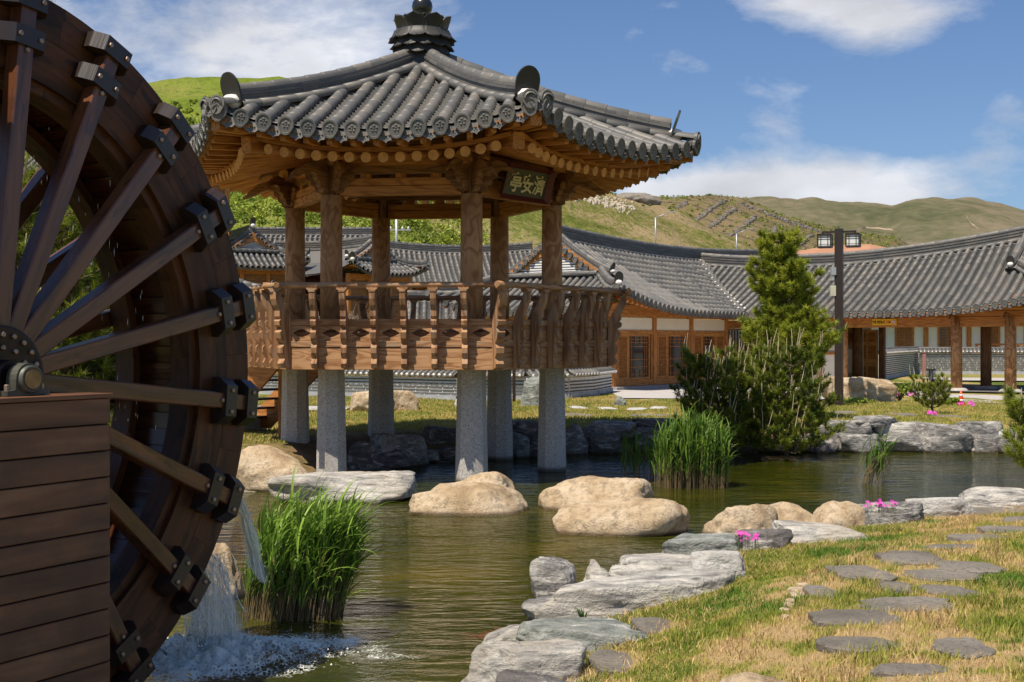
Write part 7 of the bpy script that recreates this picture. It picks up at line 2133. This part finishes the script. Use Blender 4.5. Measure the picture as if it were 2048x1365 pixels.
def pine(name, label, base, h, w, seed, whorls=12, per=6, low=.12, profile=None, nn=40, ln=.10, wd=.006, candles=True, candle_len=.12, tmin=.1, tmax=.9, lean=(0, 0), trunk_r=.05, upturn=.5, dens=1.0, group='pines in the garden'):
    rg = random.Random(seed); base = Vector(base); rt = thing(name, label, 'pine', base, group)
    wood_ = MB(); tips = []; dirs = []; tint = []; cd = MB()
    profile = profile or (lambda t: math.sin(PI * min(1, (t * .9 + .12))) ** .8)
    tp = [base - V2(0, 0, .1)] + [base + V2(lean[0] * t * h + .03 * h * math.sin(t * 7 + seed), lean[1] * t * h, t * h) for t in (.15, .35, .55, .75, .9, 1.0)]
    wood_.tube(tp, [trunk_r * k for k in (1.15, 1, .85, .65, .45, .25, .12)], 8)
    def on(t):
        ts = (0, .15, .35, .55, .75, .9, 1.0)
        for i in range(6):
            if t <= ts[i + 1]: return tp[i].lerp(tp[i + 1], (t - ts[i]) / (ts[i + 1] - ts[i]))
        return tp[-1]
    for i in range(whorls):
        t = low + (.97 - low) * (i + rg.uniform(-.2, .2)) / whorls; t = max(low, min(.985, t)); a0 = rg.uniform(0, 6)
        for k in range(per):
            a = a0 + 2 * PI * k / per + rg.uniform(-.3, .3); R = w / 2 * profile(t) * rg.uniform(.65, 1.12); p0 = on(t)
            d = Vector((math.cos(a), math.sin(a), 0)); pts = [p0]; m = 5
            for j in range(1, m + 1):
                v = j / m; pts.append(p0 + d * R * v + V2(0, 0, R * (upturn * v * v - .10 * v)) + Vector([rg.gauss(0, .018 * R) for _ in range(3)]))
            wood_.tube(pts, [trunk_r * .35 * (1 - .8 * j / m) for j in range(m + 1)], 5, False)
            nb = max(3, int(R / .085 * dens))
            for j in range(nb):
                v = .30 + .70 * (j + rg.random()) / nb; q = pts[min(m - 1, int(v * m))].lerp(pts[min(m, int(v * m) + 1)], v * m - int(v * m)) if v < 1 else pts[-1]
                side = Vector((-d.y, d.x, 0)) * rg.choice((-1, 1)); l = R * .38 * rg.uniform(.4, 1.1) * (1.25 - v * .6)
                e = q + (side * .75 + d * .6 + V2(0, 0, .55 + rg.gauss(0, .2))).normalized() * l
                wood_.tube([q, q.lerp(e, .5) - V2(0, 0, l * .05), e], [trunk_r * .14, trunk_r * .10, trunk_r * .05], 4, False)
                dd = ((e - q).normalized() * .7 + V2(0, 0, .8)).normalized()
                for s_ in (.55, 1.0):
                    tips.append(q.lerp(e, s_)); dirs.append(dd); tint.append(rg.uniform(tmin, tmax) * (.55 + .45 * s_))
                if candles and rg.random() < candles:
                    cl = candle_len * rg.uniform(.25, 1.3); bd = (V2(0, 0, 1) + Vector((rg.gauss(0, .12) + .10, rg.gauss(0, .12), 0))).normalized()
                    cd.tube([e, e + bd * cl * .5, e + bd * cl + V2(rg.gauss(0, .02) * cl, 0, 0)], [.0065, .006, .0045], 4)
            tips.append(pts[-1]); dirs.append((d * .5 + V2(0, 0, .8)).normalized()); tint.append(rg.uniform(tmin, tmax))
    tips.append(tp[-1]); dirs.append(V2(0, 0, 1)); tint.append(tmax)
    place('trunk', wood_.mesh('trunk', M_bark, True), None, rt)
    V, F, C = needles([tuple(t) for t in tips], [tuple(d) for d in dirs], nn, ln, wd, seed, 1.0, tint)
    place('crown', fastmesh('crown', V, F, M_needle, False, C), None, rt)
    if cd.v: place('candles', cd.mesh('candles', M_candle), None, rt, 'stuff')
    return rt
pb_ = G(1572, 838)
def prof_main(t):
    return .12 * math.sin(t * 21) + float(np.interp(t, [0, .25, .42, .55, .62, .75, .88, 1], [.7, .82, .86, .62, .52, .56, .46, .12]))
pine('pine_tree', 'tall layered green pine between the two halls', (pb_.x, pb_.y, 0), 4.15, 2.25, 11, 19, 8, .20, prof_main, nn=46, ln=.13, wd=.0075, candles=.12, candle_len=.14, tmin=.2, tmax=1.15, lean=(-.01, 0), trunk_r=.06, dens=1.0)
q = G(1440, 893, -.25)
pine('shrub_pine', 'spreading shrub pine with long pale candles left of the tall pine', (q.x, q.y + .35, -.25), 1.65, 1.75, 12, 8, 8, .05, lambda t: 1.0 - .35 * t, nn=46, ln=.10, wd=.0055, candles=.40, candle_len=.36, tmin=.0, tmax=.6, trunk_r=.035, upturn=.75)
q = G(1590, 893, -.25)
pine('shrub_pine', 'bushy dark shrub pine overhanging the water below the tall pine', (q.x - .1, q.y + .3, -.35), 1.8, 1.8, 13, 9, 9, .03, lambda t: 1.0 - .25 * t, nn=48, ln=.10, wd=.0055, candles=.30, candle_len=.38, tmin=.0, tmax=.6, trunk_r=.04, upturn=.6)
q = G(1520, 885, -.2)
pine('shrub_pine', 'low shrub pine between the other two at the water', (q.x, q.y + .5, -.35), 1.1, 1.4, 14, 6, 8, .04, lambda t: 1.0 - .25 * t, nn=46, ln=.10, wd=.0055, candles=.25, candle_len=.22, tmin=.05, tmax=.7, trunk_r=.03, upturn=.6)
q = G(1865, 829, 0)
pine('shrub_pine', 'small lone pine on the lawn left of the traffic cone', (q.x, q.y, 0), .65, .95, 15, 5, 5, .2, lambda t: .95, nn=34, ln=.09, wd=.006, candles=.7, candle_len=.22, tmin=.1, tmax=.8, trunk_r=.03, upturn=.9)
q = G(1515, 800, 0)
pine('shrub_pine', 'little round pine growing from the stone bowl', (q.x - .06, q.y, .22), .42, .95, 16, 4, 6, .3, lambda t: .9, nn=40, ln=.09, wd=.007, candles=.2, tmin=.3, tmax=1., trunk_r=.03, upturn=.4)
pine('shrub_pine', 'young pine reaching in at the right picture edge above the water', (7.05, 17.0, -.55 + .35), 1.15, 1.45, 17, 6, 6, .15, lambda t: 1.0 - .3 * t, nn=54, ln=.11, wd=.004, candles=.8, candle_len=.15, tmin=.05, tmax=.9, trunk_r=.03, upturn=.6)
pine('pine_tree', 'dense pine seen between the spokes of the waterwheel', (-4.9, 13.2, -.1), 3.7, 3.3, 18, 15, 8, .10, lambda t: 1.15 - .75 * t, nn=60, ln=.12, wd=.0035, candles=.35, candle_len=.12, tmin=.05, tmax=.9, trunk_r=.09, upturn=.45)
pine('pine_tree', 'second dense pine behind the waterwheel hub', (-6.6, 14.6, -.1), 4.4, 3.6, 19, 15, 8, .10, lambda t: 1.15 - .7 * t, nn=60, ln=.12, wd=.0035, candles=.35, candle_len=.12, tmin=.05, tmax=.9, trunk_r=.09, upturn=.45)

def leafcloud(centres, radii, nper, leaf, seed, tint=(0, 1)):
    r = np.random.default_rng(seed); C = np.repeat(np.asarray(centres), nper, 0); R = np.repeat(np.asarray(radii), nper, 0); n = len(C)
    q = r.normal(size=(n, 3)); q /= np.linalg.norm(q, axis=1)[:, None]; q *= (r.uniform(0, 1, n) ** .4)[:, None]
    P = C + q * R * (1 + .0); P[:, 2] = np.maximum(P[:, 2], C[:, 2] - R[:, 2] * .5)
    a = r.normal(size=(n, 3)); a /= np.linalg.norm(a, axis=1)[:, None]; b = np.cross(a, r.normal(size=(n, 3))); b /= np.linalg.norm(b, axis=1)[:, None]
    s_ = leaf * r.uniform(.6, 1.3, n)[:, None]
    V = np.stack([P - a * s_, P + b * s_ * .7, P + a * s_, P - b * s_ * .7], 1).reshape(-1, 3); F = np.arange(len(V)).reshape(-1, 4)
    t = np.repeat(r.uniform(*tint, len(centres)), nper) + r.normal(0, .12, n) ; t = np.clip(t, 0, 1)
    return V, F, np.repeat(np.stack([t] * 3, 1), 4, 0)
# shrubs on the near slope: follow the hill surface by ray casting its mesh
from mathutils.bvhtree import BVHTree
def bvh(o): me = o.data; return BVHTree.FromPolygons([v.co[:] for v in me.vertices], [tuple(p.vertices) for p in me.polygons])
hb = bvh(bpy.data.objects['near_slope'])
rg = random.Random(31); cs = []; rs = []
def drop(px, Zf):
    x = (px - 1024) / FPX * Zf; h = hb.ray_cast(Vector((x, Zf, 200)), Vector((0, 0, -1)))[0]; return h
for i in range(5200):
    px = rg.uniform(-260, 1560); Zf = rg.uniform(86, 152); h = drop(px, Zf)
    if not h or (px < 900 and Zf > 134): continue
    dens = 1.0 if px < 900 else max(.10, 1 - (px - 900) / 300)
    if vnoise(np.array([[h.x * .07, h.y * .07, 0]]))[0] + (0.5 if px < 1000 and Zf < 128 else -.25) < rg.uniform(-.5, .6): continue
    if rg.random() > dens: continue
    s_ = rg.uniform(.3, 1.15) * (1 if Zf < 120 else .38) * (1 if px < 1000 else .6); cs.append((h.x, h.y, h.z + s_ * .4)); rs.append((s_, s_, s_ * .8))
V, F, C = leafcloud(cs, rs, 95, .115, 32, (.1, 1.0))
tag(place('hillside_shrubs', fastmesh('hillside_shrubs', V, F, M_bush, False, C)), 'bright green shrubs covering the slope behind the halls', 'shrubs', kind='stuff')
hb2 = bvh(bpy.data.objects['ridged_hill']); cs = []; rs = []
for i in range(1500):
    px = rg.uniform(1100, 1800); Zf = rg.uniform(240, 378); x = (px - 1024) / FPX * Zf; h = hb2.ray_cast(Vector((x, Zf, 300)), Vector((0, 0, -1)))[0]
    if h: s_ = rg.uniform(.25, .7); cs.append((h.x, h.y, h.z + s_ * .3)); rs.append((s_, s_, s_ * .7))
V, F, C = leafcloud(cs, rs, 12, .22, 33, (.1, .7))
tag(place('hillside_shrubs', fastmesh('hillside_shrubs', V, F, M_bush, False, C)), 'scattered low scrub on the ridged brown hill', 'shrubs', kind='stuff')
# dark stone rows climbing the ridged hill
rows_px = [[(1372, 405), (1345, 425), (1310, 450)], [(1448, 403), (1420, 420), (1390, 445), (1365, 462)], [(1470, 418), (1440, 440), (1405, 466)], [(1510, 434), (1490, 452), (1455, 478)], [(1560, 450), (1540, 470), (1515, 492)], [(1620, 472), (1600, 488), (1580, 500)], [(1480, 408), (1540, 430), (1600, 452), (1660, 470)]]
mbr = MB(); rg = random.Random(77)
hbb = hb2
def pix_on(px, py, tree):
    o = Vector((0, 0, CAMZ)); d = (W(px, py, 1) - o).normalized(); return tree.ray_cast(o, d)[0]
for row in rows_px:
    for (a, b) in zip(row[:-1], row[1:]):
        for k in range(34):
            t = k / 34; h = pix_on(a[0] + (b[0] - a[0]) * t + rg.gauss(0, 2.0), a[1] + (b[1] - a[1]) * t + rg.gauss(0, 1.2), hbb)
            if h: mbr.add(*blobv(h, (rg.uniform(.4, 1.0), rg.uniform(.4, .9), rg.uniform(.2, .5)), 5, 3))
tag(place('stone_rows', mbr.mesh('stone_rows', plain('grey_scree', (.16, .14, .12), .95, .3, .5))), 'dark rows of scree climbing the ridged hill', 'stones', kind='stuff')
# pale rocks and grey bald rock high on the near slope
mbr = MB()
for k in range(240):
    t_ = rg.random(); h = pix_on(1130 + 130 * t_ + rg.gauss(0, 8), 382 + 36 * t_ + rg.gauss(0, 6), hb)
    if h: mbr.add(*blobv(h, [rg.uniform(.10, .26) for _ in range(3)], 5, 3))
if mbr.v: tag(place('pale_rubble', mbr.mesh('pale_rubble', plain('pale_rubble_stone', (.46, .39, .30), .95))), 'pale rubble strewn on the slope top right of the pavilion', 'stones', kind='stuff')
bq = W(1255, 424, 146); rock('smooth grey bald rock face on the crest right of the pavilion roof', (bq.x, bq.y, bq.z), (7.5, 7, 2.1), 'round', 'flag', 91, rot=0, sink=.6, name='bald_rock')
# pale trails on the far hill
hb3 = bvh(bpy.data.objects['far_hill'])
def trail(nm, pxs, w):
    vs = []; 
    P = []
    for (a, b) in zip(pxs[:-1], pxs[1:]):
        for k in range(10):
            h = pix_on(a[0] + (b[0] - a[0]) * k / 10, a[1] + (b[1] - a[1]) * k / 10 + .6 * math.sin(k), hb3)
            if h: P.append(h + (V2(0, 0, CAMZ) - h).normalized() * 12)
    for p in P: vs += [p + V2(0, 0, w), p - V2(0, 0, w)]
    if len(P) > 2: place(nm, MB().add(vs, [(2 * i, 2 * i + 1, 2 * i + 3, 2 * i + 2) for i in range(len(P) - 1)]).mesh(nm, plain('pale_trail_earth', (.62, .46, .33), .95)), kind='structure')
trail('hill_trail', [(1700, 464), (1732, 455), (1782, 459), (1787, 462), (1784, 470), (1762, 488)], .5)
trail('hill_trail', [(1932, 430), (1940, 445), (1960, 460)], .5)
# bare twiggy shrubs behind the railing
def twigs(label, px, py, Zd, w, h, seed, n=26):
    rg = random.Random(seed); c = W(px, py, Zd); c.z = gh(c.x, c.y); rt = thing('bare_shrub', label, 'shrub', c, 'bare shrubs behind the pavilion'); mb = MB()
    def grow(p, d, l, r, lv):
        e = p + d * l; mid = p.lerp(e, .5) + Vector([rg.gauss(0, .07 * l) for _ in range(3)])
        mb.tube([p, mid, e], [r, r * .8, r * .6], 4, False)
        if lv > 0:
            for _ in range(3 if lv > 1 else 4):
                grow(p.lerp(e, rg.uniform(.35, 1)), (d + Vector([rg.gauss(0, .5) for _ in range(3)])).normalized(), l * rg.uniform(.45, .75), r * .62, lv - 1)
    for i in range(n): 
        a = rg.uniform(0, 6.28); grow(c + Vector((rg.gauss(0, w * .25), rg.gauss(0, .3), 0)), Vector((math.cos(a) * .35, math.sin(a) * .35, 1)).normalized(), h * rg.uniform(.4, .6), .022, 3)
    place('branches', mb.mesh('branches', M_twig), None, rt)
for i, (px, Zd, w, h, lb) in enumerate(((545, 44, 2.2, 3.1, 'bare twiggy shrub left of the front left column'), (640, 45, 2.0, 3.0, 'bare twiggy shrub behind the front left column'), (700, 44, 2.0, 3.0, 'bare twiggy shrub right of the front left column'), (790, 45, 2.0, 2.9, 'bare twiggy shrub behind the back left column'), (868, 44, 1.6, 2.7, 'bare twiggy shrub left of the front right column'))):
    twigs(lb, px, 700, Zd, w, h, 40 + i, 13)
# low leafy bushes by the big boulder and along the path
def bush(label, c, r, h, n, leaf, seed, tint=(.1, .8)):
    rt = thing('leafy_bush', label, 'bush', c); rg = random.Random(seed)
    cs = [(c[0] + rg.gauss(0, r * .5), c[1] + rg.gauss(0, r * .3), c[2] + h * rg.uniform(.25, .8)) for _ in range(n)]
    V, F, C = leafcloud(cs, [(r * .4, r * .3, h * .3)] * n, 60, leaf, seed, tint); place('crown', fastmesh('crown', V, F, M_bush, False, C), None, rt)
    mb = MB()
    for q in cs[:10]: mb.tube([Vector(c), Vector(q)], .01, 4, False)
    place('trunk', mb.mesh('trunk', M_bark), None, rt)
q = G(1800, 803); bush('leafy rose bush at the right side of the big tan boulder', (q.x, q.y, 0), .42, .55, 10, .035, 51)
q = G(1925, 812); bush('low weeds around the traffic cone', (q.x - .3, q.y, 0), .35, .2, 8, .035, 52)
q = G(1700, 808); bush('grass fringe at the foot of the big tan boulder', (q.x, q.y - .1, 0), .8, .16, 14, .03, 53)

# =====================================================================
# STREET FURNITURE AND SMALL THINGS
# =====================================================================
lp = Vector(((1678 - 1024) / FPX * 34, 34, 0))
ll = thing('lamp_post', 'dark brown square lamp post with two lattice lanterns beside the tall pine', 'lamp post', lp)
ht = CAMZ + (682.5 - 458) / FPX * 34
beam('pole', lp - V2(0, 0, .1), lp + V2(0, 0, ht), .205, .205, M_dark, ll, up=(1, -.4, 0), bev=.004)
ax = Vector((.93, -.36, 0)).normalized()
for sd, dz in ((1, .0), (-1, -.10)):
    c = lp + ax * sd * .36 + V2(0, 0, ht - .32)
    am = place('lamp_arm', MB().box((0, 0, 0), (.42, .05, .05)).box((.185, 0, -.07), (.05, .05, .12)).mesh('lamp_arm', M_dark), plateM(lp + ax * sd * .23 + V2(0, 0, ht - .08), ax * sd), ll)
    fr = MB(); W_ = .34; H_ = .32
    for sx in (-1, 1):
        for sy in (-1, 1): fr.box((sx * W_ / 2, sy * W_ / 2, 0), (.022, .022, H_))
    for z in (-H_ / 2, H_ / 2):
        for sx in (-1, 1): fr.box((sx * W_ / 2, 0, z), (.022, W_, .022)); fr.box((0, sx * W_ / 2, z), (W_ - .024, .022, .022))
    for sx in (-1, 1):
        for z in (-.09, .09): fr.box((sx * W_ / 2, 0, z), (.012, W_, .012)); fr.box((0, sx * W_ / 2, z), (W_ - .024, .012, .012))
        for y in (-.09, .09): fr.box((sx * W_ / 2, y, 0), (.013, .012, H_ - .03)); fr.box((y, sx * W_ / 2, 0), (.012, .013, H_ - .03))
    fr.box((0, 0, H_ / 2 + .02), (W_ + .02, W_ + .02, .02))
    ln_ = place('lantern', fr.mesh('lantern', M_dark), plateM(c, ax), ll)
    place('lamp_shade', MB().box((0, 0, 0), (W_ - .05, W_ - .05, H_ - .03)).mesh('lamp_shade', M_lampw), plateM(c, ax), ln_)
spx = lp + V2(-.14, -.04, 0)
place('speaker_box', MB().box((0, 0, 0), (.12, .14, .20)).box((-.02, 0, -.17), (.07, .10, .14)).mesh('speaker_box', M_galv), Matrix.Translation(spx + V2(-.02, 0, CAMZ + (682.5 - 543) / FPX * 34)), ll)
place('junction_box', MB().box((0, 0, 0), (.13, .12, .27), bev=0).mesh('junction_box', plain('cream_plastic', (.52, .50, .38), .5)), Matrix.Translation(spx + V2(-.03, 0, CAMZ + (682.5 - 582) / FPX * 34)), ll)
# traffic cone
q = G(1922, 812); cn = thing('traffic_cone', 'small orange traffic cone with two white bands on the lawn edge', 'traffic cone', q)
def coneR(z): return .085 * (1 - z / .44) + .012
place('cone_body', MB().lathe([(coneR(0), .02), (coneR(.40), .40), (.008, .405)], 20, Matrix.Translation(q)).mesh('cone_body', M_orange, True), None, cn)
place('cone_base', MB().box((0, 0, .01), (.24, .24, .025)).mesh('cone_base', M_orange), Matrix.Translation(q), cn)
for za, zb_ in ((.12, .17), (.25, .30)): place('white_band', MB().lathe([(coneR(za) + .003, za), (coneR(zb_) + .003, zb_)], 20, Matrix.Translation(q)).mesh('white_band', M_white, True), None, cn)
# bollard light
q = G(1862, 769, -.05); bl = thing('bollard_light', 'black framed bollard light on the far walk', 'bollard', q)
place('post', MB().box((0, 0, .1), (.26, .26, .2)).mesh('post', M_dark), Matrix.Translation(q), bl)
for sx in (-1, 1):
    for sy in (-1, 1): place('corner_bar', MB().box((sx * .12, sy * .12, .38), (.025, .025, .38)).mesh('corner_bar', M_dark), Matrix.Translation(q), bl)
place('cap', MB().box((0, 0, .59), (.29, .29, .04)).mesh('cap', M_dark), Matrix.Translation(q), bl)
place('lamp_shade', MB().box((0, 0, .38), (.17, .17, .36)).mesh('lamp_shade', M_lampw), Matrix.Translation(q), bl)
# dark posts
def post(label, px, yt, Zd, w, mat, name='dark_post', foot=0.0):
    p = W(px, yt, Zd); b = V2(p.x, p.y, foot); rt = thing(name, label, 'post', b)
    beam('shaft', b - V2(0, 0, .05), V2(p.x, p.y, p.z), w, w, mat, rt, up=(0, 1, 0)); beam('cap_plate', V2(p.x, p.y, p.z), V2(p.x, p.y, p.z + .03), w * 1.3, w * 1.3, mat, rt, up=(0, 1, 0)); return rt
post('thin dark pole between the right pavilion piers', 1028, 735, 36, .09, M_dark)
post('dark square post at the left end of the back wall', 1741, 702, 56, .14, M_dark, foot=-.1)
post('weathered post with a red top against the far wall', 1848, 706, 66, .16, plain('pinkish_post', (.35, .16, .13), .8), name='marker_post', foot=-.1)
# street lamps and utility pole on the slope
def street_lamp(label, px, yt, yb, Zd):
    t = W(px, yt, Zd); b = W(px, yb, Zd); rt = thing('street_lamp', label, 'street lamp', b, 'street lamps on the slope road')
    log('pole', b - V2(0, 0, 1), t, .05, M_galv, rt, 8); log('lamp_arm', t, t + V2(.9, 0, .35), .035, M_galv, rt, 6); place('lamp_head', MB().box((1.1, 0, .4), (.4, .16, .07)).mesh('lamp_head', M_galv), Matrix.Translation(t), rt)
street_lamp('street lamp on the slope above the gable hall ridge', 1311, 436, 482, 86)
street_lamp('farther street lamp left of the tall pine top', 1473, 468, 499, 100)
t = W(793, 428, 88); b = W(793, 490, 88); up_ = thing('utility_pole', 'pale utility pole with a short crossarm seen left of the front right column', 'utility pole', b)
log('pole', b - V2(0, 0, 2), t, .10, M_galv, up_, 8); beam('crossarm', t + V2(-1.0, 0, -1.1), t + V2(1.0, 0, -1.1), .08, .08, M_galv, up_)
for x in (-.8, -.4, .4, .8): place('insulator', MB().lathe([(.05, 0), (.07, .1), (.03, .2)], 8).mesh('insulator', M_white), Matrix.Translation(t + V2(x, 0, -1.06)), up_)
# distant buildings and dark fence on the slope, seen left of the pavilion under its eave
fb = W(470, 398, 120); fn_ = thing('slope_fence', 'long dark fence across the green slope at the left', 'fence', fb)
for i in range(9):
    a = W(405 + i * 16, 402 + i * .8, 120); beam('fence_post', a - V2(0, 0, .9), a + V2(0, 0, .5), .12, .12, M_galv, fn_, up=(0, 1, 0))
for i in range(8):
    a = W(405 + i * 16, 402 + i * .8, 120); c = W(421 + i * 16, 402.8 + i * .8, 120); place('fence_panel', MB().box((0, 0, 0), ((c - a).length - .14, .05, 1.1)).mesh('fence_panel', M_dark), frame((a + c) / 2 - V2(0, 0, .2), c - a), fn_)
for i, (px, w_, h_, lb, mt) in enumerate(((425, 2.0, .9, 'small distant building with a reddish wall above the dark fence', plain('reddish_wall', (.40, .20, .16), .8)), (462, 2.6, .8, 'small distant building with a pale blue roof above the dark fence', plain('pale_blue_wall', (.42, .48, .52), .8)))):
    a = W(px, 391, 126); rt = thing('distant_building', lb, 'building', a - V2(0, 0, 1.2))
    place('wall', MB().box((0, 0, -.5), (w_, 1.5, 2.2)).mesh('wall', mt), Matrix.Translation(a), rt)
    place('roof', MB().add([(-w_ / 2 - .1, -.9, .6), (w_ / 2 + .1, -.9, .6), (w_ / 2 + .1, .9, .6), (-w_ / 2 - .1, .9, .6), (-w_ / 2, 0, .95), (w_ / 2, 0, .95)], [(0, 1, 5, 4), (2, 3, 4, 5), (1, 2, 5), (3, 0, 4), (3, 2, 1, 0)]).mesh('roof', M_galv), Matrix.Translation(a), rt)
    for k in range(3): place('window', MB().box((-w_ / 3 + k * w_ / 3, -.76, .1), (w_ / 6, .03, .35)).mesh('window', M_glass), Matrix.Translation(a), rt)
